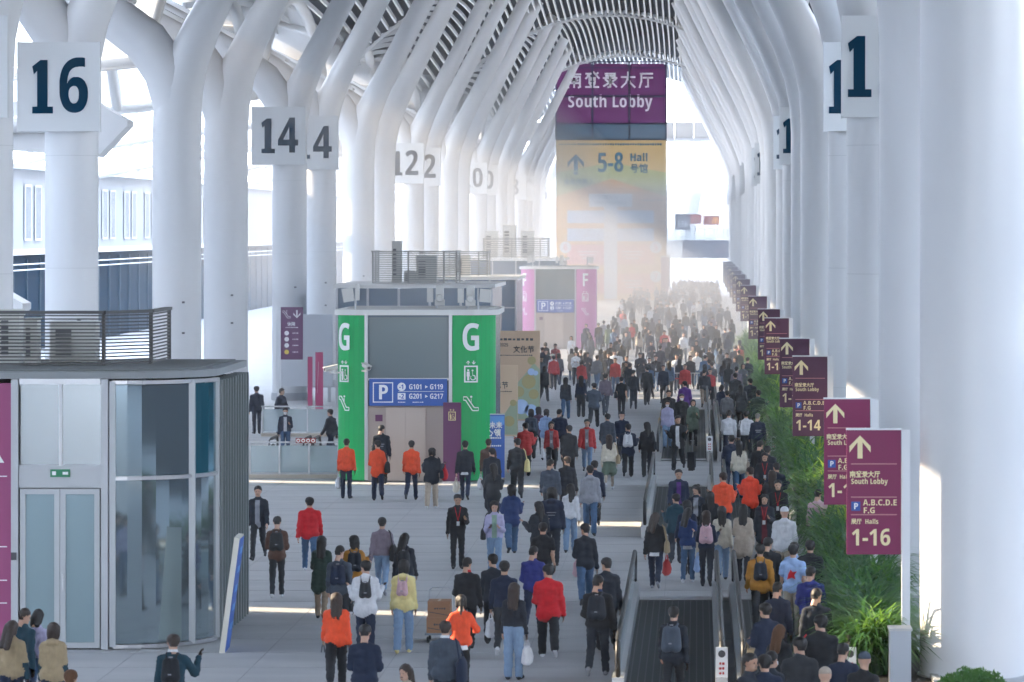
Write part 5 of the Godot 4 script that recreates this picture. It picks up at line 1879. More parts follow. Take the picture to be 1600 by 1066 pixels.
func build_body(key: String, o: Dictionary, cell: float) -> void:
	# o: pose and build; faces +z, feet on y = 0
	var fem: bool = o.get("f", false)
	var puff: float = o.get("puff", 0.0)
	var hem: float = o.get("hem", 0.86)
	var short_sleeve: bool = o.get("short", false)
	var skirt: bool = o.get("skirt", false)
	var hip_h := 0.90
	var legs: Array = o.get("legs", [0.0, 0.0, 0.0, 0.0]) # thigh swing l, knee l, thigh swing r, knee r
	var joints := {}
	var lowest := 9.0
	for s in 2:
		var sx := -1.0 if s == 0 else 1.0
		var hip := Vector3(sx * (0.088 if not fem else 0.085), hip_h, 0)
		var sw: float = legs[s * 2]
		var kn: float = legs[s * 2 + 1]
		var knee := hip + limb(sw, sx * 0.02) * 0.425
		var ankle := knee + limb(sw - kn, 0.0) * 0.405
		var tilt := clampf(sw - kn, -0.9, 0.25)
		var toe := ankle + Vector3(sx * 0.02, -0.045 + sin(tilt) * 0.12, 0.165 * cos(tilt))
		var heel := ankle + Vector3(0, -0.045 - sin(tilt) * 0.03, -0.035)
		joints[s] = [hip, knee, ankle, toe, heel]
		lowest = minf(lowest, minf(toe.y - 0.03, heel.y - 0.034))
	var drop := Vector3(0, -lowest, 0)
	for s in 2:
		for i in 5:
			joints[s][i] += drop
	var lean: float = o.get("lean", 0.04)
	var base := Vector3(0, 0, 0) + drop
	var spine := func(y: float) -> Vector3:
		return base + Vector3(0, y, (y - 0.9) * sin(lean))
	var sh_w := 0.172 if not fem else 0.146
	var fl := Field.new(Vector3(-0.62, -0.03, -0.55), Vector3(0.62, 1.62, 0.6), cell)
	var k := 0.035
	var tr := 0.012 + (0.012 if o.get("loose", false) else 0.0)
	# legs
	for s in 2:
		var j: Array = joints[s]
		var cc := 6 if skirt or o.get("bare", false) else 2
		fl.capsule(j[0], j[1], (0.088 if not fem else 0.09) + tr * 0.5, 0.058 + tr, 2, 0.02)
		if cc == 6:
			fl.capsule(j[1], j[2], 0.054, 0.036, 6, 0.015)
		else:
			fl.capsule(j[1], j[2], 0.056 + tr, 0.046 + tr, 2, 0.015)
		fl.capsule(j[4], j[3], 0.040, 0.034, 3, 0.015)
		fl.capsule(j[4] + Vector3(0, 0.03, 0.02), j[2] + Vector3(0, -0.01, 0), 0.038, 0.036, 3, 0.01)
	# pelvis and trunk
	var pr := 0.105 if not fem else 0.108
	fl.capsule(spine.call(0.93) + Vector3(-0.07, 0, -0.004), spine.call(0.93) + Vector3(0.07, 0, -0.004), pr - 0.007, pr - 0.007, 2, 0.03, 1.05)
	if skirt:
		fl.capsule(spine.call(0.86) + Vector3(-0.05, 0, 0), spine.call(o.get("skirt_hem", 0.55)) + Vector3(-0.1, 0, 0), 0.12, 0.14, 2, 0.03)
		fl.capsule(spine.call(0.86) + Vector3(0.05, 0, 0), spine.call(o.get("skirt_hem", 0.55)) + Vector3(0.1, 0, 0), 0.12, 0.14, 2, 0.03)
	var wst := (0.098 if not fem else 0.088) + puff
	var cst := (0.112 if not fem else 0.098) + puff
	for sx in [-1.0, 1.0]:
		fl.capsule(spine.call(hem + 0.06) + Vector3(sx * 0.06, 0, -0.005), spine.call(1.10) + Vector3(sx * 0.055, 0, 0), pr + 0.006 + puff * 0.9, wst, 1, k, 1.12)
		fl.capsule(spine.call(1.10) + Vector3(sx * 0.055, 0, 0), spine.call(1.28) + Vector3(sx * 0.068, 0, 0.005), wst, cst, 1, k, 1.12)
		fl.capsule(spine.call(1.43) + Vector3(sx * 0.03, 0, -0.01), spine.call(1.365) + Vector3(sx * (sh_w - 0.02), 0, -0.01), 0.05 + puff * 0.3, 0.052 + puff * 0.4, 1, 0.05)
		if fem and not o.get("plain", false):
			fl.capsule(spine.call(1.24) + Vector3(sx * 0.07, 0, 0.075), spine.call(1.23) + Vector3(sx * 0.07, 0, 0.085), 0.05, 0.05, 1, 0.04)
	fl.capsule(spine.call(hem + 0.07) + Vector3(-0.08, 0, -0.005), spine.call(hem + 0.07) + Vector3(0.08, 0, -0.005), pr + 0.006 + puff * 0.9, pr + 0.006 + puff * 0.9, 1, 0.02, 1.03)
	if hem < 0.75:
		for sx in [-1.0, 1.0]:
			fl.capsule(spine.call(0.95) + Vector3(sx * 0.06, 0, 0), spine.call(hem) + Vector3(sx * 0.085, 0, 0), 0.115 + puff, 0.12 + puff, 1, k)
	if o.get("hood", false):
		fl.capsule(spine.call(1.43) + Vector3(-0.06, 0, -0.075), spine.call(1.43) + Vector3(0.06, 0, -0.075), 0.05, 0.05, 1, 0.04)
	fl.capsule(spine.call(1.40), spine.call(1.455), 0.075 + puff * 0.5, 0.064 + puff * 0.3, 1, 0.03)
	# arms: swing, out, elbow bend, forearm turn inwards
	var arms: Array = o.get("arms", [[0.1, 0.12, 0.25, 0.0], [0.1, 0.12, 0.25, 0.0]])
	var sleeve := 0.010 + puff * 0.45
	var hands := []
	var wrists := []
	for s in 2:
		var sx := -1.0 if s == 0 else 1.0
		var a: Array = arms[s]
		var sh: Vector3 = spine.call(1.36) + Vector3(sx * sh_w, 0, -0.01)
		var el := sh + limb(a[0], sx * a[1]) * 0.285
		var fd := limb(a[0] + a[2], sx * a[1] - sx * a[3])
		var wr := el + fd * 0.245
		if short_sleeve:
			fl.capsule(sh, sh.lerp(el, 0.55), 0.058 + sleeve, 0.058 + sleeve, 1, 0.03)
			fl.capsule(sh.lerp(el, 0.5), el, 0.044, 0.040, 5, 0.012)
			fl.capsule(el, wr, 0.040, 0.027, 5, 0.02)
		else:
			fl.capsule(sh, el, 0.055 + sleeve, 0.045 + sleeve, 1, 0.03)
			fl.capsule(el, wr, 0.045 + sleeve, 0.034 + sleeve, 5, 0.03)
		wrists.append(wr + fd * 0.10)
		# hand frame: -y along the forearm
		var y := -fd
		var z := Vector3(0, 0, 1) - y * y.z
		if z.length() < 0.3:
			z = Vector3(0, 1, 0) - y * y.y
		z = z.normalized()
		var x := y.cross(z)
		var bs := Basis(x, y, z)
		if s == 0:
			bs = Basis(-x, y, z)
		hands.append(Transform3D(bs, wr))
	# class of hem, front strip
	for kk in fl.nz:
		for j in fl.ny:
			for i in fl.nx:
				var at := (kk * fl.ny + j) * fl.nx + i
				if absf(fl.d[at]) > cell * 2.0:
					continue
				var p := fl.lo + Vector3(i, j, kk) * cell
				if fl.c[at] == 1 and p.z > 0.03 and absf(p.x) < 0.06 - 0.02 * (p.y - 1.1) and p.y < 1.42 + drop.y:
					fl.c[at] = 4
	var data := fl.nets(CLASSES)
	# folds in the cloth
	var noise := FastNoiseLite.new()
	noise.seed = key.hash() % 1000
	noise.frequency = 5.0
	noise.fractal_octaves = 2
	var verts: PackedVector3Array = data[0]
	var norms: PackedVector3Array = data[1]
	for i in verts.size():
		var p := verts[i]
		if p.y > 0.1 and p.y < 1.4:
			var nn := noise.get_noise_3d(p.x * 1.2, p.y * 2.2, p.z * 1.2)
			verts[i] = p + norms[i] * nn * 0.018
			norms[i] = (norms[i] + Vector3(0, noise.get_noise_3d(p.z, p.y * 2.6, p.x + 5.0) * 0.45, 0)).normalized()
	data[0] = verts
	data[1] = norms
	var into := []
	for q in CLASSES:
		into.append([PackedVector3Array(), PackedVector3Array(), PackedInt32Array()])
	add_nets(into, data, Transform3D.IDENTITY)
	# head and hands
	var neck: Vector3 = spine.call(1.60)
	var hx := Transform3D(Basis(Vector3.UP, o.get("yaw", 0.0)) * Basis(Vector3(1, 0, 0), o.get("nod", 0.0)), neck + Vector3(0, 0.005, 0.015))
	var far := cell > 0.03
	var hk := ("f" if fem else "m") + ("far" if far else "")
	if not heads.has(hk):
		heads[hk] = head_field(0.016 if far else 0.0085, fem)
	add_nets(into, heads[hk], hx)
	for s in 2:
		add_nets(into, hand_arrays[1 if far else 0], hands[s], 0)
	var m := ArrayMesh.new()
	var present := []
	for q in CLASSES:
		if into[q][2].size() == 0:
			continue
		var arr := []
		arr.resize(Mesh.ARRAY_MAX)
		arr[Mesh.ARRAY_VERTEX] = into[q][0]
		arr[Mesh.ARRAY_NORMAL] = into[q][1]
		arr[Mesh.ARRAY_INDEX] = into[q][2]
		m.add_surface_from_arrays(Mesh.PRIMITIVE_TRIANGLES, arr)
		present.append(q)
	bodies[key] = {"mesh": m, "classes": present, "head": hx, "hands": wrists, "back": spine.call(1.2), "lean": lean, "puff": puff, "fem": fem}

const WALK_L := [0.40, 0.14, -0.30, 0.62]
const WALK_R := [-0.30, 0.62, 0.40, 0.14]
const STEP_L := [0.18, 0.10, -0.16, 0.16]
const STEP_R := [-0.16, 0.16, 0.18, 0.10]
const STAND := [0.03, 0.03, -0.02, 0.03]

func people_setup() -> void:
	hand_arrays = [hand_data(0.008), hand_data(0.013)]
	for style in ["short", "long", "bob", "tail", "bun", "cap"]:
		hair_shapes[style] = hair_mesh(style, 0.011)
		hair_shapes[style + "far"] = hair_mesh(style, 0.024)
	var down := [[-0.22, 0.14, 0.22, 0.0], [0.25, 0.14, 0.35, 0.0]]
	var down2 := [[0.25, 0.14, 0.35, 0.0], [-0.22, 0.14, 0.22, 0.0]]
	var rest := [[0.0, 0.13, 0.15, 0.0], [0.02, 0.13, 0.18, 0.0]]
	var carry := [[0.0, 0.16, 0.08, 0.0], [0.1, 0.14, 1.5, 0.35]]
	var both := [[0.15, 0.16, 1.75, 0.5], [0.15, 0.16, 1.75, 0.5]]
	var one := [[0.0, 0.13, 0.15, 0.0], [0.25, 0.16, 1.7, 0.4]]
	var ear := [[0.5, 0.5, 2.2, 0.35], [0.0, 0.13, 0.2, 0.0]]
	var wide := [[0.25, 0.55, 1.1, 0.6], [0.25, 0.55, 1.1, 0.6]]
	var strap := [[0.2, 0.2, 2.0, -0.1], [0.2, 0.2, 2.0, -0.1]]
	var defs := {
		"mj_walk": {"puff": 0.022, "hem": 0.84, "legs": WALK_L, "arms": down},
		"mj_walk2": {"puff": 0.022, "hem": 0.84, "legs": WALK_R, "arms": down2},
		"mj_stand": {"puff": 0.022, "hem": 0.84, "legs": STAND, "arms": rest},
		"mj_both": {"puff": 0.02, "hem": 0.84, "legs": STEP_L, "arms": both, "nod": 0.35},
		"mj_hood": {"puff": 0.028, "hem": 0.84, "legs": STEP_R, "arms": rest, "hood": true, "loose": true},
		"ms_walk": {"puff": 0.006, "hem": 0.9, "legs": WALK_L, "arms": down},
		"ms_walk2": {"puff": 0.006, "hem": 0.9, "legs": WALK_R, "arms": down2},
		"ms_stand": {"puff": 0.006, "hem": 0.9, "legs": STAND, "arms": one, "nod": 0.2},
		"ms_tee": {"puff": 0.01, "hem": 0.87, "legs": STEP_R, "arms": down, "short": true},
		"m_ear": {"puff": 0.014, "hem": 0.84, "legs": STEP_L, "arms": ear, "nod": 0.1, "yaw": 0.3},
		"m_carry": {"puff": 0.014, "hem": 0.86, "legs": WALK_L, "arms": carry},
		"fj_walk": {"f": true, "puff": 0.022, "hem": 0.84, "legs": WALK_L, "arms": down, "loose": true},
		"fj_walk2": {"f": true, "puff": 0.02, "hem": 0.84, "legs": WALK_R, "arms": carry},
		"fj_hood": {"f": true, "puff": 0.026, "hem": 0.83, "legs": STEP_L, "arms": rest, "hood": true, "loose": true},
		"fs_stand": {"f": true, "puff": 0.004, "hem": 0.93, "legs": STAND, "arms": rest, "loose": true},
		"fs_both": {"f": true, "puff": 0.008, "hem": 0.9, "legs": STEP_R, "arms": both, "nod": 0.25},
		"f_wide": {"f": true, "puff": 0.016, "hem": 0.86, "legs": STEP_L, "arms": wide, "nod": 0.2},
		"f_coat": {"f": true, "puff": 0.02, "hem": 0.66, "legs": STEP_R, "arms": one},
		"f_skirt": {"f": true, "puff": 0.02, "hem": 0.9, "legs": WALK_L, "arms": rest, "skirt": true, "skirt_hem": 0.62},
		"f_strap": {"f": true, "puff": 0.008, "hem": 0.9, "legs": WALK_R, "arms": strap},
	}
	for key in defs:
		build_body(key, defs[key], 0.019)
	# the same gaits with the head turned, other arms and another cut of clothes
	var turns := 0
	for key in ["mj_walk", "mj_walk2", "mj_stand", "mj_hood", "ms_walk", "ms_walk2", "fj_walk", "fj_walk2", "fs_stand", "fj_hood"]:
		for v in 2:
			var d: Dictionary = defs[key].duplicate()
			d.yaw = [0.55, -0.5][v]
			d.nod = [0.05, 0.3][v]
			d.lean = [0.07, 0.02][v]
			d.puff = d.puff + [0.008, -0.006][v]
			d.hem = d.hem + [-0.06, 0.03][v]
			d.loose = v == 0
			d.arms = [[strap, rest, carry, one, down, down2][turns % 6], [one, carry, rest, down2, rest, down][turns % 6]][v]
			d.legs = [STEP_L, STEP_R][(turns + v) % 2] if d.legs == STAND else d.legs
			turns += 1
			build_body(key + ["_b", "_c"][v], d, 0.019)
	for key in ["mj_walk", "mj_walk2", "mj_stand", "mj_both", "ms_walk", "ms_walk2", "fj_walk", "fj_walk2", "fs_both", "f_coat"]:
		build_body(key + "_far", defs[key], 0.04)

const CLOTH := {
	"black": [0.012, 0.014, 0.018], "ink": [0.016, 0.022, 0.034], "navy": [0.014, 0.024, 0.055], "blue": [0.018, 0.045, 0.15], "royal": [0.03, 0.04, 0.22], "denim": [0.06, 0.13, 0.24],
	"pale_denim": [0.22, 0.33, 0.48], "teal": [0.012, 0.05, 0.075], "grey": [0.13, 0.14, 0.16], "slate": [0.07, 0.09, 0.12], "charcoal": [0.03, 0.034, 0.04], "ash": [0.30, 0.31, 0.34],
	"white": [0.72, 0.73, 0.75], "cream": [0.68, 0.62, 0.50], "yellow": [0.80, 0.68, 0.30], "tan": [0.38, 0.29, 0.17], "beige": [0.46, 0.38, 0.30], "khaki": [0.33, 0.25, 0.18], "brown": [0.11, 0.06, 0.045],
	"maroon": [0.15, 0.02, 0.03], "red": [0.62, 0.012, 0.022], "coral": [0.58, 0.05, 0.05], "orange": [0.88, 0.095, 0.03], "vermilion": [0.85, 0.06, 0.02], "mustard": [0.50, 0.22, 0.03], "pink": [0.62, 0.40, 0.44], "lilac": [0.46, 0.44, 0.62],
	"sky": [0.34, 0.48, 0.74], "sage": [0.28, 0.42, 0.32], "forest": [0.02, 0.045, 0.035], "moss": [0.10, 0.14, 0.10], "purple": [0.10, 0.03, 0.20], "plum": [0.10, 0.05, 0.09], "mauve": [0.22, 0.18, 0.22],
	"hair": [0.012, 0.010, 0.010], "brownhair": [0.035, 0.02, 0.014], "chestnut": [0.12, 0.055, 0.025], "greyhair": [0.22, 0.20, 0.18], "skin": [0.52, 0.31, 0.22], "tanskin": [0.42, 0.24, 0.16],
}

func cloth(c: String) -> StandardMaterial3D:
	var key := "cloth " + c
	if mats.has(key):
		return mats[key]
	var v: Array = CLOTH[c]
	var m := mat(key, lin(v[0], v[1], v[2]), 0.55 if c.ends_with("hair") else (0.5 if c.ends_with("skin") else 0.88))
	if not c.ends_with("skin"):
		if not mats.has("weave"):
			var n := mat("weave", Color.WHITE)
			n.albedo_texture = noise_tex(0.03, 4, 21, Color(0.88, 0.88, 0.89), Color(1, 1, 1), 256)
		m.albedo_texture = mats["weave"].albedo_texture
		m.uv1_triplanar = true
		m.uv1_scale = Vector3(1.6, 0.9, 1.6)
		m.rim_enabled = true
		m.rim = 0.25
	else:
		m.subsurf_scatter_enabled = true
		m.subsurf_scatter_strength = 0.12
	return m

func person(kind: String, x: float, z: float, deg: float, top: String, bottom: String, hair: String, style: String, label: String, o := {}) -> Node3D:
	# deg 0 faces the camera, 180 walks away
	var far := kind.ends_with("_far")
	var b: Dictionary = bodies[kind]
	var r := MeshInstance3D.new()
	r.name = numbered("person")
	r.mesh = b.mesh
	add_child(r, true)
	r.position = Vector3(x, o.get("lift", 0.0), z)
	r.rotation.y = deg_to_rad(deg)
	var sc: float = o.get("size", 1.0) * (0.965 if b.fem else 1.0)
	r.scale = Vector3(sc * o.get("girth", 1.0), sc, sc * o.get("girth", 1.0))
	for i in b.classes.size():
		var c: int = b.classes[i]
		var m := cloth([o.get("skin", "skin"), top, bottom, o.get("shoe", "charcoal"), o.get("front", top), o.get("sleeve", "skin" if kind == "ms_tee" else top), o.get("calf", "skin" if kind == "f_skirt" else bottom)][c])
		r.set_surface_override_material(i, m)
	tag(r, label, "person", o.get("group", "people walking through the hall"))
	if style != "":
		var h := obj("cap" if style == "cap" else "hair", hair_shapes[style + ("far" if far else "")], cloth(hair), r)
		h.transform = b.head
	for key in o:
		match key:
			"backpack":
				carried_backpack(r, b, o[key])
			"left_bag":
				hung_bag(r, b, 0, o[key])
			"right_bag":
				hung_bag(r, b, 1, o[key])
			"shoulder_bag":
				shoulder_bag(r, b, o[key])
			"lanyard":
				var st := new_st()
				for s in [-1.0, 1.0]:
					bar(st, b.back + Vector3(s * 0.07, 0.24, 0.085), b.back + Vector3(0, -0.08, 0.155 + b.puff), 0.014, 0.006, Vector3(0, 0, 1))
				obj("lanyard", st, cloth(o[key]), r)
				st = new_st()
				add_box(st, b.back + Vector3(0, -0.14, 0.165 + b.puff), Vector3(0.07, 0.1, 0.008))
				obj("badge", st, cloth("white"), r)
			"collar":
				var st := new_st()
				tube(st, [b.head.origin + Vector3(0, -0.135, -0.025), b.head.origin + Vector3(0, -0.095, -0.02)], [0.078, 0.07], 14, 1.0, false)
				obj("collar", st, cloth(o[key]), r)
			"mask":
				var st := new_st()
				tube(st, [b.head.origin + Vector3(0, -0.105, 0.04), b.head.origin + Vector3(0, -0.06, 0.05), b.head.origin + Vector3(0, -0.02, 0.05)], [0.03, 0.062, 0.058], 12)
				obj("face_mask", st, cloth("white"), r)
			"print":
				var st := new_st()
				var y := -0.02
				for q in 2:
					add_box(st, b.back + Vector3(0, y, -0.122 - b.puff), Vector3(0.2 - 0.05 * q, 0.018, 0.006))
					y -= 0.06
				obj("back_print", st, cloth(o[key]), r)
			"emblem":
				var st := new_st()
				prism(st, PackedVector2Array([Vector2(-0.09, -0.09), Vector2(0.0, -0.05), Vector2(0.07, -0.08), Vector2(0.05, 0.0), Vector2(0.1, 0.07), Vector2(0.02, 0.05), Vector2(-0.02, 0.1), Vector2(-0.06, 0.02)]), 0.01, Transform3D(Basis(Vector3.UP, PI), b.back + Vector3(0.02, -0.02, -0.125 - b.puff)))
				obj("back_print", st, cloth(o[key]), r)
			"hem":
				var st := new_st()
				tube(st, [b.back + Vector3(0, -0.42, -0.01), b.back + Vector3(0, -0.34, -0.01)], [Vector2(0.135, 0.185), Vector2(0.13, 0.18)], 18, 1.0, false)
				obj("shirt_hem", st, cloth(o[key]), r)
	return r

func place(t: Node3D, r: Node3D, at: Vector3) -> void:
	t.transform = Transform3D(r.transform.basis.orthonormalized(), r.transform * at)

func carried_backpack(r: Node3D, b: Dictionary, spec: Array) -> void:
	# spec: colour, label, size
	var t := thing("backpack", spec[1], "backpack", Vector3.ZERO, 0.0, "bags people carry")
	var s: float = spec[2] if spec.size() > 2 else 1.0
	var m := cloth(spec[0])
	var fl := Field.new(Vector3(-0.2, -0.27, -0.2), Vector3(0.2, 0.27, 0.06), 0.02)
	fl.capsule(Vector3(-0.07, -0.12, -0.07), Vector3(-0.06, 0.12, -0.06), 0.085, 0.07, 0, 0.04)
	fl.capsule(Vector3(0.07, -0.12, -0.07), Vector3(0.06, 0.12, -0.06), 0.085, 0.07, 0, 0.04)
	fl.capsule(Vector3(-0.05, -0.1, -0.13), Vector3(0.05, -0.1, -0.13), 0.045, 0.045, 0, 0.02)
	if not mats.has("packmesh"):
		mats["packmesh"] = to_mesh_single(fl.nets(1), 0)
	var o := obj("bag_body", mats["packmesh"], m, t)
	o.scale = Vector3.ONE * s
	var st := new_st()
	for sx in [-1.0, 1.0]:
		tube(st, [Vector3(sx * 0.07, 0.17 * s, -0.03), Vector3(sx * 0.085, 0.235, 0.06), Vector3(sx * 0.095, 0.19, 0.15), Vector3(sx * 0.1, 0.0, 0.235 + b.puff)], [Vector2(0.022, 0.008), Vector2(0.022, 0.008), Vector2(0.022, 0.008), Vector2(0.018, 0.008)], 6)
	obj("strap", st, m, t)
	st = new_st()
	bar(st, Vector3(-0.03, 0.2 * s, -0.06), Vector3(0.03, 0.2 * s, -0.06), 0.012, 0.02)
	add_box(st, Vector3(0, -0.06 * s, -0.175 * s), Vector3(0.05, 0.02, 0.008))
	obj("loop_and_tag", st, cloth("ash"), t)
	place(t, r, b.back + Vector3(0, 0.02, -0.115 - b.puff))

func hung_bag(r: Node3D, b: Dictionary, hand: int, spec: Array) -> void:
	# spec: kind (plastic, paper, case), colour, label
	var kind: String = spec[0]
	var t: Node3D
	var m := cloth(spec[1])
	if kind == "case":
		t = thing("suitcase", spec[2], "suitcase", Vector3.ZERO, 0.0, "bags people carry")
		box_part("shell", Vector3(0, 0.34, 0), Vector3(0.22, 0.5, 0.36), m, t)
		for q in 4:
			box_part("rib", Vector3(0.0, 0.34, -0.13 + q * 0.087), Vector3(0.236, 0.46, 0.02), m, t)
		var st := new_st()
		bar(st, Vector3(0, 0.59, -0.14), Vector3(0, 0.95, -0.14), 0.02, 0.02)
		bar(st, Vector3(-0.07, 0.95, -0.14), Vector3(0.07, 0.95, -0.14), 0.03, 0.025)
		obj("handle", st, cloth("ash"), t)
		for q in [-0.14, 0.14]:
			box_part("wheel", Vector3(0, 0.045, q), Vector3(0.16, 0.09, 0.06), cloth("black"), t)
		var p: Vector3 = b.hands[hand]
		place(t, r, Vector3(p.x * 1.3, 0, p.z - 0.3))
		return
	t = thing("shopping_bag", spec[2], "bag", Vector3.ZERO, 0.0, "bags people carry")
	var st := new_st()
	if kind == "plastic":
		tube(st, [Vector3(0, -0.13, 0), Vector3(0.005, -0.2, 0.01), Vector3(-0.01, -0.32, 0), Vector3(0.01, -0.42, 0.01), Vector3(0, -0.47, 0)], [Vector2(0.03, 0.05), Vector2(0.08, 0.13), Vector2(0.1, 0.16), Vector2(0.1, 0.15), Vector2(0.05, 0.09)], 14)
	else:
		prism(st, PackedVector2Array([Vector2(-0.14, -0.46), Vector2(0.14, -0.46), Vector2(0.155, -0.14), Vector2(-0.155, -0.14)]), 0.1, Transform3D(Basis(Vector3.UP, PI / 2), Vector3(-0.05, 0, 0)))
	obj("bag_body", st, m, t)
	st = new_st()
	for s in [-1.0, 1.0]:
		tube(st, [Vector3(s * 0.03, -0.15, -0.07), Vector3(s * 0.012, -0.03, -0.015), Vector3(s * 0.012, -0.03, 0.015), Vector3(s * 0.03, -0.15, 0.07)], [0.008, 0.008, 0.008, 0.008], 6)
	obj("handle", st, m, t)
	if spec.size() > 3:
		st = new_st()
		add_box(st, Vector3(0.056, -0.3, 0), Vector3(0.012, 0.1, 0.14))
		add_box(st, Vector3(-0.056, -0.3, 0), Vector3(0.012, 0.1, 0.14))
		obj("bag_print", st, cloth(spec[3]), t)
	place(t, r, b.hands[hand])

func shoulder_bag(r: Node3D, b: Dictionary, spec: Array) -> void:
	# spec: colour, side (-1 left, 1 right), label, size
	var t := thing("shoulder_bag", spec[2], "bag", Vector3.ZERO, 0.0, "bags people carry")
	var s: float = spec[3] if spec.size() > 3 else 1.0
	var side: float = spec[1]
	var m := cloth(spec[0])
	var st := new_st()
	tube(st, [Vector3(0, -0.15 * s, 0), Vector3(0, -0.13 * s, 0), Vector3(0, 0.06 * s, 0), Vector3(0, 0.12 * s, 0)], [Vector2(0.05 * s, 0.12 * s), Vector2(0.07 * s, 0.16 * s), Vector2(0.06 * s, 0.15 * s), Vector2(0.03 * s, 0.13 * s)], 14)
	var o := obj("bag_body", st, m, t)
	st = new_st()
	tube(st, [Vector3(0, 0.1 * s, 0.11 * s), Vector3(-side * 0.06, 0.40, 0.05), Vector3(-side * 0.10, 0.455, -0.01), Vector3(-side * 0.06, 0.40, -0.08), Vector3(0, 0.1 * s, -0.11 * s)], [0.013, 0.013, 0.013, 0.013, 0.013], 6)
	obj("strap", st, m, t)
	o.rotation.y = 0.1
	place(t, r, b.back + Vector3(side * (0.255 + b.puff), -0.2, -0.05))

func people() -> void:
	person("fj_walk_c", -10.68, -59.76, 182, "tan", "navy", "brownhair", "long", "woman in tan vest with long dark hair at the bottom left corner", {"sleeve": "teal", "size": 1.015, "girth": 1.05})
	person("mj_stand_c", -10.64, -60.60, 150, "teal", "navy", "brownhair", "short", "person in dark teal jacket with brown hair before the magenta panel", {"size": 1.014, "girth": 0.94})
	person("fs_stand_c", -10.46, -60.84, 179, "lilac", "denim", "hair", "bob", "person in lilac shirt half hidden before the white double door", {"size": 1.027, "girth": 0.95})
	person("fj_hood", -9.97, -59.37, 174, "tan", "navy", "brownhair", "bob", "woman in tan vest with bobbed hair before the double door", {"sleeve": "teal", "size": 0.992, "girth": 0.99})
	person("ms_stand", -8.61, -52.65, 173, "beige", "navy", "chestnut", "short", "fair haired head just showing at the bottom edge below the double door", {"size": 0.985, "girth": 1.03})
	person("m_ear", -7.83, -57.27, 178, "teal", "navy", "brownhair", "short", "man in teal jacket holding a phone to his ear beside the curved glass", {"backpack": ["black", "black backpack on the man in teal beside the curved glass", 0.95], "collar": "white", "size": 0.981, "girth": 1.04})
	person("mj_walk", -10.30, -90.00, -2, "ink", "charcoal", "hair", "short", "man in open dark jacket over grey shirt walking out past the booth fins", {"front": "ash", "size": 1.016, "girth": 0.96})
	person("mj_both", -8.84, -80.69, 182, "brown", "charcoal", "hair", "short", "man in rusty brown hoodie with dark backpack and white shoes, alone at left", {"shoe": "white", "backpack": ["charcoal", "dark backpack on the man in the rusty hoodie"], "size": 0.978, "girth": 0.94})
	person("mj_walk2", -8.79, -86.99, 187, "red", "denim", "hair", "short", "man in red jacket and blue jeans at left of the open floor", {"shoe": "white", "size": 0.983, "girth": 1.06})
	person("f_coat", -7.48, -76.34, 174, "forest", "khaki", "hair", "long", "woman in dark green coat with long hair and yellow bag", {"right_bag": ["plastic", "yellow", "bulging yellow plastic bag in the hand of the woman in green"], "size": 0.98, "girth": 0.98})
	person("mj_stand_c", -6.75, -72.36, 175, "slate", "charcoal", "hair", "short", "man in slate jacket with navy backpack beside the woman in dark green", {"backpack": ["navy", "navy backpack on the man in slate"], "size": 1.023, "girth": 0.96})
	person("fj_walk_b", -6.83, -76.34, 188, "mustard", "charcoal", "hair", "bob", "woman in mustard jacket with dark backpack", {"backpack": ["ink", "dark backpack on the woman in mustard"], "shoe": "white", "size": 1.011, "girth": 0.98})
	person("ms_walk2", -6.66, -81.02, 178, "mauve", "pale_denim", "hair", "short", "man in mauve sweater and pale jeans with a black bag on his shoulder", {"shoe": "ash", "shoulder_bag": ["black", -1.0, "black shoulder bag on the man in mauve", 1.3], "size": 0.98, "girth": 0.97})
	person("fj_walk2_c", -5.86, -76.81, 177, "ink", "denim", "hair", "long", "woman in black jacket with long hair and grey bag on her back", {"backpack": ["charcoal", "grey black bag on the long haired woman in black", 0.9], "size": 1.019, "girth": 0.94})
	person("mj_hood_b", -6.03, -69.73, 183, "white", "navy", "hair", "short", "person in white hoodie with small dark teardrop bag on the back", {"backpack": ["charcoal", "small dark teardrop bag on the white hoodie", 0.75], "shoe": "white", "size": 0.99, "girth": 0.98})
	person("fj_hood", -5.38, -70.23, 177, "yellow", "pale_denim", "hair", "bob", "woman in pale yellow hoodie with light jeans", {"backpack": ["pink", "small pinkish bag on the pale yellow hoodie", 0.7], "shoe": "yellow", "size": 1.012, "girth": 1.0})
	person("fj_walk", -6.12, -65.03, 184, "orange", "black", "brownhair", "long", "woman in orange jacket with long brown hair near the bottom, dark bag at her left", {"right_bag": ["paper", "charcoal", "dark square bag hanging left of the woman in orange"], "size": 0.973, "girth": 1.05})
	person("mj_both", -5.07, -58.46, 177, "navy", "ink", "hair", "short", "man in navy jacket with bent head at the bottom edge below the woman in orange", {"size": 0.994, "girth": 1.01})
	person("fj_walk_b", -4.06, -54.14, -70, "beige", "navy", "brownhair", "long", "woman with long brown hair turned sideways, only her head above the bottom edge", {"size": 0.995, "girth": 1.01})
	person("mj_stand", -3.91, -59.41, 171, "slate", "ink", "brownhair", "short", "man in grey suit with short greying hair at the bottom edge", {"collar": "white", "shoulder_bag": ["navy", -1.0, "dark blue patterned bag beside the man in grey suit", 1.4], "size": 0.973, "girth": 1.01})
	person("f_wide", -3.95, -64.12, 188, "orange", "black", "hair", "tail", "woman in loose orange top with ponytail and bent arms", {"shoe": "charcoal", "hem": "white", "size": 0.977, "girth": 0.97})
	person("mj_walk_c", -4.25, -70.81, 186, "black", "black", "hair", "short", "man in black sweater with red collar", {"collar": "red", "size": 0.998, "girth": 0.98})
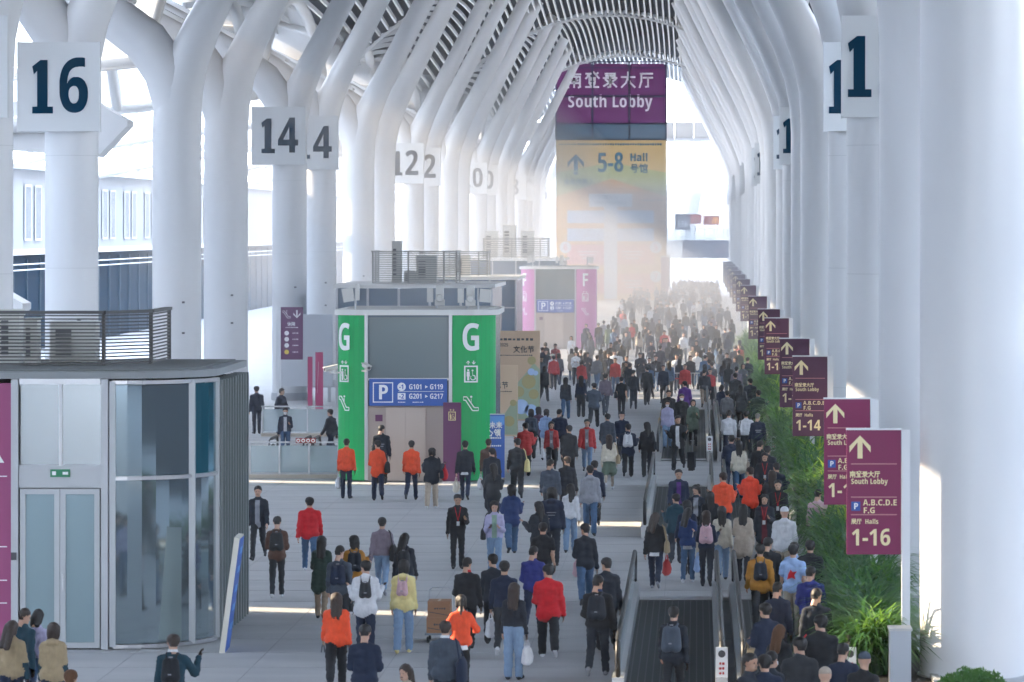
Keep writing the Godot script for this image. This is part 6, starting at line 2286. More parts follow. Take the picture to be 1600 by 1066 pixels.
	person("ms_walk", -3.51, -69.73, 180, "navy", "charcoal", "hair", "short", "man in navy tee top with white shoes right of the ponytail woman", {"shoe": "white", "right_bag": ["plastic", "white", "white plastic bag held out by the man in navy"], "size": 1.017, "girth": 1.01})
	person("ms_walk2_b", -3.82, -71.65, 185, "ink", "black", "hair", "short", "dark clothed man just behind the man in navy top", {"size": 0.992, "girth": 0.94})
	person("ms_stand", -5.48, -87.64, 8, "black", "black", "hair", "short", "man in black with a red lanyard looking down at his phone on the open floor", {"lanyard": "red", "skin": "tanskin", "size": 0.975, "girth": 0.98})
	person("fs_both", -4.50, -85.09, 2, "lilac", "pale_denim", "hair", "bob", "woman in pale shirt with a green jacket over her arm", {"front": "sage", "shoulder_bag": ["charcoal", -1.0, "dark handbag of the woman with the green jacket", 0.9], "size": 1.025, "girth": 0.98})
	person("fj_walk_b", -4.44, -91.59, 188, "blue", "denim", "hair", "bob", "woman all in denim blue with bobbed hair", {"size": 1.003, "girth": 1.02})
	person("fs_stand", -3.17, -66.20, 165, "ink", "pale_denim", "brownhair", "long", "woman in black off shoulder sweater and pale wide jeans at the bottom", {"left_bag": ["plastic", "white", "white plastic bag of the woman in pale wide jeans"], "size": 0.988, "girth": 1.02})
	person("mj_walk2_b", -2.70, -69.44, 184, "red", "black", "hair", "short", "man in bright red jacket with black trousers and white shoes", {"shoe": "white", "girth": 1.06, "size": 0.989})
	person("mj_walk_c", -3.16, -73.82, 174, "royal", "navy", "hair", "short", "man in royal blue jacket behind the bright red one", {"size": 0.973, "girth": 1.0})
	person("ms_tee", -3.18, -78.92, 178, "black", "charcoal", "hair", "short", "man in black tee shirt above the royal blue jacket", {"size": 0.984, "girth": 1.01})
	person("ms_walk_b", -2.31, -78.92, 186, "ink", "denim", "hair", "short", "man in black sweater and jeans with plastic bag in his left hand", {"right_bag": ["plastic", "pink", "pinkish printed plastic bag of the man in black sweater"], "shoe": "charcoal", "size": 0.997, "girth": 0.96})
	person("mj_walk2_b", -1.67, -70.54, 189, "ink", "black", "hair", "short", "man in black jacket with white side stripe near the left walkway rail", {"sleeve": "ink", "size": 1.008, "girth": 0.98})
	person("mj_walk_c", -1.73, -66.57, 175, "black", "ink", "hair", "short", "man in black with large black backpack and pale shoes near the bottom", {"backpack": ["ink", "large black backpack on the man near the bottom", 1.1], "shoe": "ash", "collar": "blue", "size": 1.029, "girth": 1.05})
	person("mj_hood", -2.71, -96.89, 182, "ash", "denim", "hair", "short", "man in light grey hoodie and blue jeans", {"size": 1.017, "girth": 0.96})
	person("fs_stand_b", -3.05, -91.94, 178, "white", "pale_denim", "hair", "long", "woman in white top with very long black hair", {"size": 0.974, "girth": 0.98})
	person("mj_hood", -3.36, -88.47, 179, "navy", "ink", "hair", "bob", "person in navy printed hoodie left of the long haired woman in white", {"print": "ash", "size": 1.03, "girth": 1.06})
	person("fj_walk_b", -3.55, -86.14, 200, "ink", "black", "hair", "long", "dark dressed woman with long hair beside a stroller", {"size": 0.997, "girth": 1.02})
	person("ms_walk_b", -3.48, -102.35, 177, "ink", "black", "brownhair", "short", "man in dark sweater turned towards his friend in blue", {"size": 0.986, "girth": 0.99})
	person("mj_stand_c", -3.84, -100.11, 174, "slate", "charcoal", "hair", "short", "man in grey blue denim jacket left of the dark sweater", {"size": 0.993, "girth": 1.06})
	person("mj_walk2_b", -2.69, -100.11, 182, "navy", "black", "hair", "short", "man in dark suit jacket above the light grey hoodie", {"size": 1.0, "girth": 0.96})
	person("f_skirt", -2.62, -113.87, 180, "cream", "moss", "brownhair", "long", "woman in cream sweater and grey green skirt with tan handbag", {"shoulder_bag": ["tan", -1.0, "tan handbag of the woman in cream sweater", 1.0], "calf": "beige", "shoe": "white", "size": 1.001, "girth": 1.01})
	person("mj_walk_b", -2.17, -119.69, 180, "navy", "black", "hair", "short", "person in dark jacket with a white backpack", {"backpack": ["white", "large white backpack in the middle of the hall", 1.05], "size": 0.974, "girth": 1.02})
	person("fs_stand_b", -1.58, -119.69, 183, "black", "black", "hair", "long", "woman in black tee with long hair left of the walkway", {"shoulder_bag": ["charcoal", -1.0, "black shoulder bag of the woman in black tee", 0.9], "size": 1.016, "girth": 1.01})
	person("ms_walk2_b", -5.17, -110.06, 183, "charcoal", "charcoal", "hair", "short", "person with a bright lime bag across the back", {"shoulder_bag": ["yellow", -1.0, "bright lime yellow duffel bag by the blue banner", 1.35], "size": 1.02, "girth": 1.03})
	person("mj_walk_b", -5.38, -120.00, 183, "coral", "black", "hair", "short", "man in coral red jacket right of the blue banner", {"size": 0.988, "girth": 1.02})
	person("fj_walk", -4.66, -122.51, 1, "coral", "charcoal", "hair", "bob", "woman in coral vest facing us with white badge", {"front": "ash", "lanyard": "ash", "size": 0.971, "girth": 1.01})
	person("mj_stand_b", -3.91, -116.74, 176, "charcoal", "black", "hair", "short", "man in charcoal suit seen from behind, middle of the hall", {"size": 1.01, "girth": 0.97})
	person("mj_walk2", -3.50, -121.56, 0, "coral", "pale_denim", "hair", "short", "man in open coral jacket over grey shirt facing us in jeans", {"front": "ash", "lanyard": "ash", "size": 1.01, "girth": 0.98})
	person("mj_stand_b", -2.93, -124.71, 176, "slate", "slate", "hair", "short", "man in slate blue jacket left of the dark pair", {"size": 0.991, "girth": 0.98})
	person("mj_walk_c", -2.48, -126.00, 186, "navy", "black", "ink", "cap", "person in navy jacket and cap beside the slate jacket", {"size": 1.022, "girth": 0.99})
	person("fs_stand", -5.61, -129.37, 178, "slate", "charcoal", "hair", "bob", "small slate dressed person near the festival poster foot", {"size": 0.99, "girth": 1.0})
	person("fj_walk_b", -5.43, -130.74, 174, "plum", "charcoal", "hair", "bob", "person in plum top near the festival poster foot", {"size": 1.02, "girth": 0.97})
	person("fj_hood_b", -5.07, -128.47, 172, "sky", "white", "hair", "tail", "girl in pale blue top and white trousers near the festival poster foot", {"size": 1.01, "girth": 0.96})
	person("mj_hood_c", -4.58, -127.32, 185, "navy", "charcoal", "hair", "short", "person in dark puffy jacket right of the girl in pale blue", {"size": 1.005, "girth": 1.05})
	person("mj_stand", -7.20, -162.50, -4, "orange", "charcoal", "hair", "short", "person in orange jacket standing at the festival poster", {"lanyard": "ash", "size": 1.003, "girth": 1.04})
	person("fj_walk", -5.36, -156.00, 176, "ink", "denim", "hair", "long", "long haired woman in black jacket and jeans in the middle row", {"size": 1.03, "girth": 0.96})
	person("fs_stand", -4.78, -157.58, 179, "navy", "charcoal", "hair", "long", "long haired woman in navy in the middle row", {"size": 1.009, "girth": 1.03})
	person("mj_walk_b", -4.04, -149.52, 174, "slate", "charcoal", "hair", "short", "broad man in slate with dark trousers in the middle row", {"size": 1.013, "girth": 1.06})
	person("mj_walk2", -3.81, -158.64, 174, "mauve", "slate", "hair", "short", "man in mauve grey jacket in the middle row", {"size": 1.024, "girth": 0.98})
	person("ms_tee", -3.09, -156.00, 174, "black", "black", "hair", "short", "man in black tee with a side bag in the middle row", {"shoulder_bag": ["charcoal", 1.0, "dark side bag of the man in the middle row", 1.0], "size": 0.982, "girth": 0.94})
	person("mj_walk_c", -2.74, -164.21, 179, "ink", "ink", "hair", "short", "man in ink dark jacket, left of the walking pair", {"size": 0.993, "girth": 0.95})
	person("mj_walk2_b", -2.21, -167.74, 175, "black", "black", "hair", "short", "man in black, right of the walking pair", {"size": 1.013, "girth": 0.94})
	person("fs_stand_b", -7.00, -185.71, -2, "white", "beige", "cream", "cap", "woman in white blouse and shorts with a pale cap facing us", {"shoulder_bag": ["coral", 1.0, "coral bag of the woman in white blouse", 0.9], "size": 0.987, "girth": 1.04})
	person("fs_both", -5.98, -188.71, 3, "white", "black", "hair", "bob", "woman in white shirt with hands raised to her face", {"size": 1.003, "girth": 1.06})
	person("mj_both", -5.35, -186.45, 1, "ink", "slate", "hair", "short", "man in dark top facing us with something pale in his hands", {"front": "ink", "size": 0.988, "girth": 0.98})
	person("mj_walk", -4.29, -184.98, 0, "ink", "charcoal", "hair", "short", "man in dark jacket facing us with a badge", {"lanyard": "ash", "size": 1.027, "girth": 0.98})
	person("mj_walk2_b", -4.14, -191.02, -3, "white", "beige", "hair", "short", "man in white behind the dark jacket with a badge", {"size": 0.978, "girth": 1.04})
	person("ms_walk", -3.37, -182.10, 3, "black", "slate", "hair", "short", "man in black shirt facing us beside the one with a badge", {"size": 0.992, "girth": 0.96})
	person("ms_walk2", -1.98, -182.81, -2, "black", "pale_denim", "hair", "short", "man in black printed tee and pale jeans facing us", {"lanyard": "ash", "size": 0.999, "girth": 0.96})
	person("mj_walk", -7.47, -201.88, -7, "coral", "charcoal", "hair", "short", "man in coral jacket behind the woman in white blouse", {"lanyard": "ash", "size": 0.975, "girth": 1.04})
	person("mj_stand_b", -0.50, -150.99, 183, "purple", "black", "hair", "short", "man in purple grey jacket entering the far walkway", {"size": 0.993, "girth": 1.01})
	person("mj_walk_c", 0.30, -165.37, 182, "ink", "khaki", "hair", "short", "man in dark jacket and khaki trousers with a side bag at the barrier", {"shoulder_bag": ["charcoal", 1.0, "charcoal side bag of the man at the barrier", 0.95], "size": 0.978, "girth": 1.05})
	person("mj_stand", -1.07, -142.73, 1, "charcoal", "black", "hair", "short", "man in charcoal riding the far walkway towards us", {"size": 0.996, "girth": 1.0})
	person("fj_hood", -1.06, -135.05, -0, "lilac", "pale_denim", "hair", "bob", "woman in lilac with a white face mask riding the far walkway", {"mask": 1, "shoulder_bag": ["tan", -1.0, "tan bag of the masked woman", 0.9], "size": 1.012, "girth": 0.99})
	person("mj_hood", -0.58, -140.00, 6, "black", "black", "hair", "short", "man in dark coat with face mask riding the far walkway", {"mask": 1, "size": 0.98, "girth": 1.01})
	person("f_coat", -0.16, -136.56, 4, "moss", "black", "hair", "bob", "woman in moss green coat riding the far walkway", {"size": 0.988, "girth": 0.97})
	person("mj_walk_b", -0.62, -123.16, -9, "black", "black", "hair", "short", "man in black suit and white shirt walking towards us off the walkway", {"front": "white", "right_bag": ["case", "black", "black suitcase pulled by the man in the white shirt"], "size": 1.027, "girth": 1.0})
	person("ms_walk", 1.04, -127.76, 176, "white", "navy", "hair", "short", "man in white shirt, left of two on the right walkway", {"size": 0.999, "girth": 1.02})
	person("ms_walk2", 1.62, -127.76, 188, "white", "charcoal", "hair", "short", "man in white shirt with dark strap, right of two on the right walkway", {"shoulder_bag": ["charcoal", 1.0, "dark bag slung over the right hand white shirt", 1.0], "size": 0.985, "girth": 1.03})
	person("mj_stand_c", 1.97, -125.57, 186, "navy", "charcoal", "greyhair", "short", "grey haired man in navy jacket printed white on the back", {"print": "white", "size": 0.971, "girth": 1.01})
	person("mj_walk", 1.10, -143.29, 175, "grey", "charcoal", "hair", "short", "man in grey jacket behind the white shirts", {"size": 0.998, "girth": 0.97})
	person("f_coat", 1.71, -150.49, 176, "charcoal", "black", "hair", "long", "dark haired woman in charcoal coat ahead of the white shirts", {"size": 0.979, "girth": 1.06})
	person("mj_walk2_b", 2.11, -154.18, 176, "ink", "ink", "hair", "short", "man in ink jacket among the dark group ahead of the white shirts", {"size": 1.006, "girth": 1.0})
	person("mj_stand", 1.56, -158.18, 187, "charcoal", "black", "hair", "short", "man in charcoal jacket with bowed head in the dark group", {"size": 1.023, "girth": 0.94})
	person("fj_walk_c", 0.95, -150.49, 173, "navy", "black", "hair", "bob", "bobbed woman in navy at the left of the dark group", {"size": 0.987, "girth": 0.98})
	person("mj_hood_b", 2.25, -142.18, 176, "forest", "black", "hair", "short", "stout man in dark green jacket on the right walkway", {"size": 1.002, "girth": 0.98})
	person("fj_walk", 1.19, -110.06, 183, "cream", "denim", "hair", "long", "woman in cream fleece with long black hair before the walkway", {"shoulder_bag": ["beige", -1.0, "beige bag of the woman in cream fleece", 1.0], "size": 1.019, "girth": 0.94})
	person("mj_walk", 0.99, -112.43, 176, "navy", "navy", "hair", "short", "man in navy bending forward beside the cream fleece", {"size": 0.997, "girth": 1.05})
	person("ms_stand", 1.82, -104.10, 1, "ink", "black", "hair", "bob", "woman in black with a lanyard in the right crowd", {"lanyard": "coral", "size": 0.971, "girth": 1.03})
	person("mj_stand_c", 1.77, -108.43, 179, "black", "black", "hair", "short", "man in black above the orange hood", {"size": 1.005, "girth": 1.05})
	person("fj_hood_b", 1.33, -97.03, 183, "vermilion", "charcoal", "brownhair", "short", "person in vivid orange hooded jacket in the right crowd", {"size": 1.022, "girth": 1.0})
	person("mj_hood_b", 0.63, -94.18, 183, "orange", "navy", "brownhair", "short", "man in orange jacket in the landing crowd", {"size": 1.013, "girth": 1.0})
	person("mj_walk2", -0.48, -96.92, 5, "navy", "ink", "hair", "short", "man in navy and purple jacket facing us with sunlit face", {"front": "purple", "skin": "tanskin", "size": 0.988, "girth": 1.02})
	person("fj_walk_b", -0.50, -88.84, 179, "teal", "ink", "hair", "short", "person in teal jacket on the landing below the sunlit man", {"size": 0.987, "girth": 1.05})
	person("fs_stand_c", -0.03, -91.04, -6, "ink", "black", "hair", "bun", "woman with hair in a bun and white striped jacket on the landing", {"front": "ash", "size": 0.999, "girth": 1.05})
	person("fs_stand_b", -0.23, -85.74, 189, "navy", "black", "hair", "bob", "dark bobbed head between the teal jacket and the striped one", {"size": 1.002, "girth": 1.01})
	person("fj_walk", 0.30, -89.93, 186, "black", "black", "hair", "long", "long haired woman in black beside the orange jacket", {"size": 0.974, "girth": 0.97})
	person("f_coat", 1.55, -88.42, -7, "ink", "charcoal", "hair", "long", "long haired woman in open dark coat facing us in the right crowd", {"front": "maroon", "lanyard": "coral", "size": 0.974, "girth": 1.05})
	person("mj_stand", 1.93, -92.04, -3, "black", "black", "hair", "short", "man in black facing us at the right edge of the crowd", {"lanyard": "red", "size": 0.996, "girth": 0.95})
	person("fj_walk", 1.89, -97.03, 178, "charcoal", "black", "brownhair", "long", "brown haired woman in charcoal at the right edge of the crowd", {"size": 0.999, "girth": 1.04})
	person("mj_stand", 1.92, -105.91, 175, "ink", "ink", "hair", "short", "man in ink jacket near the plum signs", {"size": 1.009, "girth": 1.03})
	person("mj_walk_b", 2.04, -99.56, 173, "navy", "ink", "hair", "short", "man in navy jacket under the plum signs", {"size": 0.988, "girth": 0.96})
	person("fj_walk", 0.54, -84.76, 182, "cream", "pale_denim", "hair", "long", "woman in cream jacket among the landing row", {"size": 0.995, "girth": 0.95})
	person("fj_walk2_c", -0.91, -82.69, 175, "black", "navy", "brownhair", "long", "woman in black jacket and jeans at the left of the landing row", {"shoulder_bag": ["tan", -1.0, "tan shoulder bag of the woman in black on the landing", 1.0], "left_bag": ["plastic", "coral", "colourful printed plastic bag at the left of the landing"], "shoe": "ash", "hem": "white", "size": 1.003, "girth": 0.99})
	person("fj_hood_c", -0.21, -84.17, 172, "blue", "denim", "hair", "long", "woman in blue jacket and jeans in the landing row", {"left_bag": ["plastic", "sky", "bright blue plastic bag of the woman in blue"], "shoe": "white", "hem": "ash", "size": 0.973, "girth": 0.95})
	person("f_strap", 0.19, -83.13, 178, "navy", "ink", "brownhair", "long", "woman with a pink backpack in the landing row", {"backpack": ["pink", "pale pink backpack in the landing row", 1.0], "right_bag": ["paper", "cream", "cream printed paper bag beside the pink backpack"], "size": 1.007, "girth": 0.94})
	person("f_coat", 1.00, -84.32, 173, "beige", "ink", "hair", "long", "woman in beige coat with wavy black hair in the landing row", {"shoe": "charcoal", "size": 1.011, "girth": 1.0})
	person("mj_stand_c", 2.79, -88.97, 177, "pink", "black", "hair", "short", "man in pale pink shirt beyond the walkway rail under the plum signs", {"size": 0.98, "girth": 0.98})
	person("mj_hood", 1.87, -82.67, 172, "white", "beige", "white", "cap", "person in white shirt and white cap on the right walkway", {"size": 1.012, "girth": 1.01})
	person("mj_stand_c", 1.38, -75.03, 183, "black", "ink", "hair", "short", "big man in black in the near right stream", {"girth": 1.1, "size": 0.987})
	person("mj_walk", 1.21, -74.12, 181, "mustard", "charcoal", "hair", "short", "man in mustard jacket with dark straps behind the big man in black", {"backpack": ["ink", "dark backpack on the man in mustard", 0.9], "size": 0.983, "girth": 1.01})
	person("ms_tee", 1.81, -72.79, 176, "sky", "beige", "hair", "short", "person in pale blue tee with magenta emblem on the back", {"emblem": "red", "size": 1.015, "girth": 1.0})
	person("fs_stand", 1.89, -75.09, 173, "sky", "beige", "hair", "short", "small person in pale blue just beyond the one with the emblem", {"size": 0.97, "girth": 1.04})
	person("mj_stand", 2.18, -74.27, 179, "black", "black", "hair", "short", "man in black sweater right of the pale blue tee", {"size": 0.993, "girth": 1.03})
	person("mj_hood_c", 2.03, -68.81, 183, "royal", "khaki", "hair", "short", "man in royal blue hooded jacket on the near right walkway", {"girth": 1.05, "size": 0.975})
	person("mj_walk2_c", 1.99, -64.33, 172, "ink", "ink", "hair", "short", "man in ink sweater behind the royal blue jacket", {"left_bag": ["plastic", "ink", "dark plastic bag of the man in ink sweater"], "size": 1.022, "girth": 1.01})
	person("m_carry", 1.12, -62.46, 205, "navy", "black", "hair", "short", "man in navy looking right in the near right stream", {"right_bag": ["paper", "tan", "brown paper bag held at the left of the near right stream"], "size": 0.984, "girth": 1.05})
	person("fj_walk_c", 1.27, -59.56, 180, "black", "black", "chestnut", "long", "woman with long chestnut hair lit by the sun in the near right stream", {"size": 0.989, "girth": 0.94})
	person("mj_stand", 0.71, -54.29, 60, "ink", "black", "hair", "short", "man with sunlit face at the very bottom beside the walkway", {"skin": "tanskin", "size": 1.014, "girth": 1.04})
	person("mj_stand", 0.96, -54.37, 188, "navy", "black", "hair", "short", "man in navy with bare neck at the very bottom beside the sunlit man", {"size": 0.996, "girth": 1.03})
	person("mj_walk_b", 1.91, -59.80, 173, "black", "ink", "hair", "short", "broad man in black in front of the ink sweater", {"shoulder_bag": ["red", 1.0, "red bag at the left of the broad man in black", 0.9], "girth": 1.08, "size": 1.025})
	person("mj_stand_c", 2.13, -56.13, 186, "navy", "navy", "hair", "short", "man in navy suit with fresh haircut at the bottom right of the stream", {"size": 0.978, "girth": 0.99})
	person("mj_stand_b", 2.33, -54.29, 150, "black", "ink", "slate", "cap", "man in grey cap and black jacket at the bottom right below the nearest sign", {"size": 1.02, "girth": 0.98})
	person("ms_stand", 1.76, -52.88, 182, "beige", "black", "beige", "cap", "beige knitted hat just above the bottom edge", {"size": 0.991, "girth": 0.99})
	person("mj_stand", 1.04, -55.11, 140, "ink", "black", "hair", "short", "dark haired man with face mask at the bottom of the right stream", {"mask": 1, "size": 0.978, "girth": 1.04})
	person("mj_stand_b", 1.50, -56.22, 183, "charcoal", "ink", "hair", "short", "man in charcoal jacket between the chestnut hair and the broad man", {"size": 1.018, "girth": 1.06})
	person("mj_stand_c", 1.37, -65.84, 178, "navy", "navy", "hair", "short", "man in navy jacket just behind the big man in black", {"size": 0.972, "girth": 0.97})
	person("mj_walk", -0.39, -62.04, 170, "ink", "black", "hair", "short", "man in dark suit with a grey backpack on the near walkway belt", {"backpack": ["slate", "grey backpack on the man on the near belt", 1.1], "size": 0.981, "girth": 0.95})
	person("mj_stand", -10.10, -110.38, 172, "orange", "navy", "hair", "short", "person in orange jacket with white bag, left of three before the green booth", {"right_bag": ["plastic", "white", "white plastic bag of the left orange jacket"], "shoe": "charcoal", "size": 0.982, "girth": 1.0})
	person("mj_walk2_b", -9.11, -109.35, 188, "orange", "navy", "hair", "short", "person in orange jacket with black shoulder bag, middle of three before the green booth", {"shoulder_bag": ["black", -1.0, "black shoulder bag of the middle orange jacket", 1.2], "size": 1.01, "girth": 0.94})
	person("mj_stand_c", -9.59, -116.42, 179, "ink", "black", "hair", "short", "guard in dark uniform printed on the back facing the lift doors", {"print": "ash", "size": 1.023, "girth": 1.05})
	person("mj_walk", -8.17, -109.60, 177, "orange", "navy", "hair", "short", "person in orange jacket with hood, right of three before the green booth", {"skin": "tanskin", "size": 0.998, "girth": 0.96})
	person("fj_hood_b", -7.37, -106.36, 174, "ink", "beige", "hair", "tail", "woman in navy jacket and beige trousers with red bag", {"left_bag": ["plastic", "red", "red printed plastic bag before the lift totem", "white"], "shoe": "white", "shoulder_bag": ["ink", -1.0, "dark handbag of the woman in beige trousers", 0.9], "size": 0.992, "girth": 1.04})
	person("mj_walk2", -6.62, -109.35, 179, "ink", "navy", "hair", "short", "man in dark jacket with white shirt hem before the totem", {"hem": "white", "right_bag": ["plastic", "cream", "cream plastic bag of the man with white shirt hem"], "size": 1.003, "girth": 0.97})
	person("mj_stand", -6.00, -110.12, 174, "brown", "ink", "brownhair", "short", "man in rusty brown sweater before the blue banner", {"right_bag": ["plastic", "white", "white plastic bag of the man in rusty sweater"], "size": 0.987, "girth": 0.94})
	person("fj_walk_b", -5.33, -100.19, 187, "charcoal", "ink", "hair", "long", "dark haired woman in charcoal jacket below the rusty sweater", {"size": 0.991, "girth": 0.98})
	person("mj_stand_b", -5.68, -105.91, 172, "ink", "ink", "hair", "short", "dark man half hidden between the blue banner and the charcoal woman", {"size": 0.971, "girth": 1.0})
	person("mj_stand", -16.65, -145.00, 200, "navy", "navy", "hair", "short", "dark figure left of the guide sign, behind the rails", {"size": 1.027, "girth": 1.03})
	person("mj_stand_b", -15.69, -144.43, 60, "navy", "navy", "hair", "short", "dark figure leaning under the guide sign", {"size": 0.989, "girth": 1.02})
	person("ms_stand", -13.91, -129.57, 4, "navy", "denim", "hair", "short", "man in navy jacket and white shirt with a face mask at the escalator", {"front": "white", "mask": 1, "size": 0.98, "girth": 0.96})
	person("mj_walk", -12.37, -129.57, 240, "ink", "navy", "hair", "short", "dark figure beside the left edge of the green booth", {"size": 0.971, "girth": 1.02})
	person("f_coat_far", -5.47, -186.21, 182, "ink", "charcoal", "hair", "long", "long haired person in ink top and charcoal legs walking away beyond the middle row", {"size": 1.016, "group": "hazy crowd"})
	person("fj_walk_far", -1.29, -175.93, 180, "denim", "ink", "hair", "long", "long haired person in denim top and ink legs walking away beyond the middle row", {"size": 1.02, "group": "hazy crowd"})
	person("mj_both_far", -2.75, -183.43, 12, "ink", "navy", "hair", "short", "short haired person in ink top and navy legs facing us beyond the middle row", {"size": 1.032, "group": "hazy crowd"})
	person("ms_walk_far", -3.03, -171.51, 166, "ink", "ink", "brownhair", "short", "short haired person in ink top and ink legs walking away beyond the middle row", {"size": 1.016, "group": "hazy crowd"})
	person("fj_walk2_far", -1.16, -199.78, 192, "ink", "black", "hair", "bob", "bobbed person in ink top and black legs walking away beyond the middle row", {"size": 0.999, "group": "hazy crowd"})
	person("ms_walk_far", -7.58, -170.61, 184, "slate", "ink", "hair", "short", "short haired person in slate top and ink legs walking away beyond the middle row", {"size": 1.013, "group": "hazy crowd"})
	person("mj_both_far", -7.90, -195.19, 187, "navy", "charcoal", "hair", "short", "short haired person in navy top and charcoal legs walking away beyond the middle row", {"size": 0.961, "group": "hazy crowd"})
	person("fs_both_far", -1.26, -194.69, 168, "navy", "charcoal", "hair", "long", "long haired person in navy top and charcoal legs walking away beyond the middle row", {"size": 0.991, "group": "hazy crowd"})
	person("mj_stand_far", -1.00, -184.08, -2, "white", "black", "hair", "short", "short haired person in white top and black legs facing us beyond the middle row", {"size": 0.97, "group": "hazy crowd"})
	person("mj_walk_far", -2.25, -179.44, -4, "charcoal", "black", "brownhair", "short", "short haired person in charcoal top and black legs facing us beyond the middle row", {"size": 0.995, "group": "hazy crowd"})
	person("f_coat_far", -6.39, -194.83, 176, "beige", "denim", "hair", "bob", "bobbed person in beige top and denim legs walking away beyond the middle row", {"size": 0.965, "group": "hazy crowd"})
	person("fj_walk2_far", -6.31, -199.51, 169, "ink", "denim", "hair", "long", "long haired person in ink top and denim legs walking away beyond the middle row", {"size": 0.955, "group": "hazy crowd"})
	person("fj_walk2_far", -5.36, -177.30, 173, "coral", "denim", "hair", "tail", "ponytailed person in coral top and denim legs walking away beyond the middle row", {"size": 1.017, "group": "hazy crowd"})
	person("ms_walk_far", -7.34, -180.36, 12, "slate", "denim", "hair", "short", "short haired person in slate top and denim legs facing us beyond the middle row", {"size": 1.01, "group": "hazy crowd"})
	person("mj_stand_far", -3.84, -179.60, -11, "coral", "denim", "hair", "short", "short haired person in coral top and denim legs facing us beyond the middle row", {"size": 0.965, "group": "hazy crowd"})
	person("ms_walk2_far", -1.93, -197.64, 167, "navy", "navy", "brownhair", "short", "short haired person in navy top and navy legs walking away beyond the middle row", {"size": 1.003, "group": "hazy crowd"})
	person("fj_walk_far", -3.96, -192.79, 187, "white", "black", "hair", "bob", "bobbed person in white top and black legs walking away beyond the middle row", {"size": 0.959, "group": "hazy crowd"})
	person("fj_walk_far", -4.89, -194.48, 191, "slate", "ink", "hair", "bob", "bobbed person in slate top and ink legs walking away beyond the middle row", {"size": 0.983, "group": "hazy crowd"})
	person("fj_walk_far", -4.02, -203.69, 179, "ink", "denim", "brownhair", "bob", "bobbed person in ink top and denim legs walking away beyond the middle row", {"size": 0.952, "group": "hazy crowd"})
	person("fj_walk2_far", -1.00, -204.17, -9, "black", "ink", "hair", "tail", "ponytailed person in black top and ink legs facing us beyond the middle row", {"size": 0.96, "group": "hazy crowd"})
	person("mj_walk2_far", -7.60, -192.59, 11, "ink", "charcoal", "hair", "short", "short haired person in ink top and charcoal legs facing us beyond the middle row", {"size": 0.971, "group": "hazy crowd"})
	person("fs_both_far", -8.04, -203.04, 183, "ink", "charcoal", "hair", "tail", "ponytailed person in ink top and charcoal legs walking away beyond the middle row", {"size": 1.008, "group": "hazy crowd"})
	person("fj_walk_far", -6.84, -171.36, 166, "charcoal", "black", "brownhair", "bob", "bobbed person in charcoal top and black legs walking away beyond the middle row", {"size": 0.972, "group": "hazy crowd"})
	person("fj_walk2_far", -4.61, -191.15, 174, "charcoal", "charcoal", "brownhair", "long", "long haired person in charcoal top and charcoal legs walking away beyond the middle row", {"size": 1.005, "group": "hazy crowd"})
	person("fj_walk_far", -6.82, -189.04, 194, "grey", "navy", "brownhair", "bob", "bobbed person in grey top and navy legs walking away beyond the middle row", {"size": 0.969, "group": "hazy crowd"})
	person("mj_both_far", -5.75, -188.97, 188, "ink", "charcoal", "hair", "short", "short haired person in ink top and charcoal legs walking away beyond the middle row", {"size": 0.992, "group": "hazy crowd"})
	person("mj_stand_far", -1.50, -170.11, -12, "navy", "black", "hair", "short", "short haired person in navy top and black legs facing us beyond the middle row", {"size": 0.965, "group": "hazy crowd"})
	person("fj_walk2_far", -2.18, -173.36, 193, "denim", "charcoal", "hair", "bob", "bobbed person in denim top and charcoal legs walking away beyond the middle row", {"size": 0.979, "group": "hazy crowd"})
	person("mj_walk_far", -6.87, -183.48, 186, "coral", "charcoal", "hair", "short", "short haired person in coral top and charcoal legs walking away beyond the middle row", {"size": 0.975, "group": "hazy crowd"})
	person("fs_both_far", -2.69, -188.29, 179, "slate", "denim", "hair", "long", "long haired person in slate top and denim legs walking away beyond the middle row", {"size": 0.966, "group": "hazy crowd"})
	person("fs_both_far", -3.25, -175.13, -9, "black", "denim", "hair", "long", "long haired person in black top and denim legs facing us beyond the middle row", {"size": 0.991, "group": "hazy crowd"})
	person("mj_stand_far", -8.13, -189.90, -4, "white", "navy", "hair", "short", "short haired person in white top and navy legs facing us beyond the middle row", {"size": 1.023, "group": "hazy crowd"})
	person("mj_walk2_far", -4.82, -183.95, 168, "grey", "denim", "hair", "short", "short haired person in grey top and denim legs walking away beyond the middle row", {"size": 0.973, "group": "hazy crowd"})
	person("mj_walk2_far", -4.54, -200.98, -3, "black", "charcoal", "hair", "short", "short haired person in black top and charcoal legs facing us beyond the middle row", {"size": 1.025, "group": "hazy crowd"})
	person("fs_both_far", 1.14, -191.96, 165, "slate", "denim", "hair", "bob", "bobbed person in slate top and denim legs walking away near the barrier", {"size": 1.016, "group": "hazy crowd"})
	person("fj_walk_far", -0.25, -199.57, 4, "beige", "slate", "hair", "long", "long haired person in beige top and slate legs facing us near the barrier", {"size": 0.983, "group": "hazy crowd"})
	person("fj_walk2_far", 0.17, -190.90, 171, "moss", "black", "hair", "long", "long haired person in moss top and black legs walking away near the barrier", {"size": 1.026, "group": "hazy crowd"})
	person("f_coat_far", 0.28, -193.68, 167, "white", "ink", "hair", "tail", "ponytailed person in white top and ink legs walking away near the barrier", {"size": 0.996, "group": "hazy crowd"})
	person("mj_walk_far", 2.06, -191.83, 194, "charcoal", "ink", "hair", "short", "short haired person in charcoal top and ink legs walking away near the barrier", {"size": 0.975, "group": "hazy crowd"})
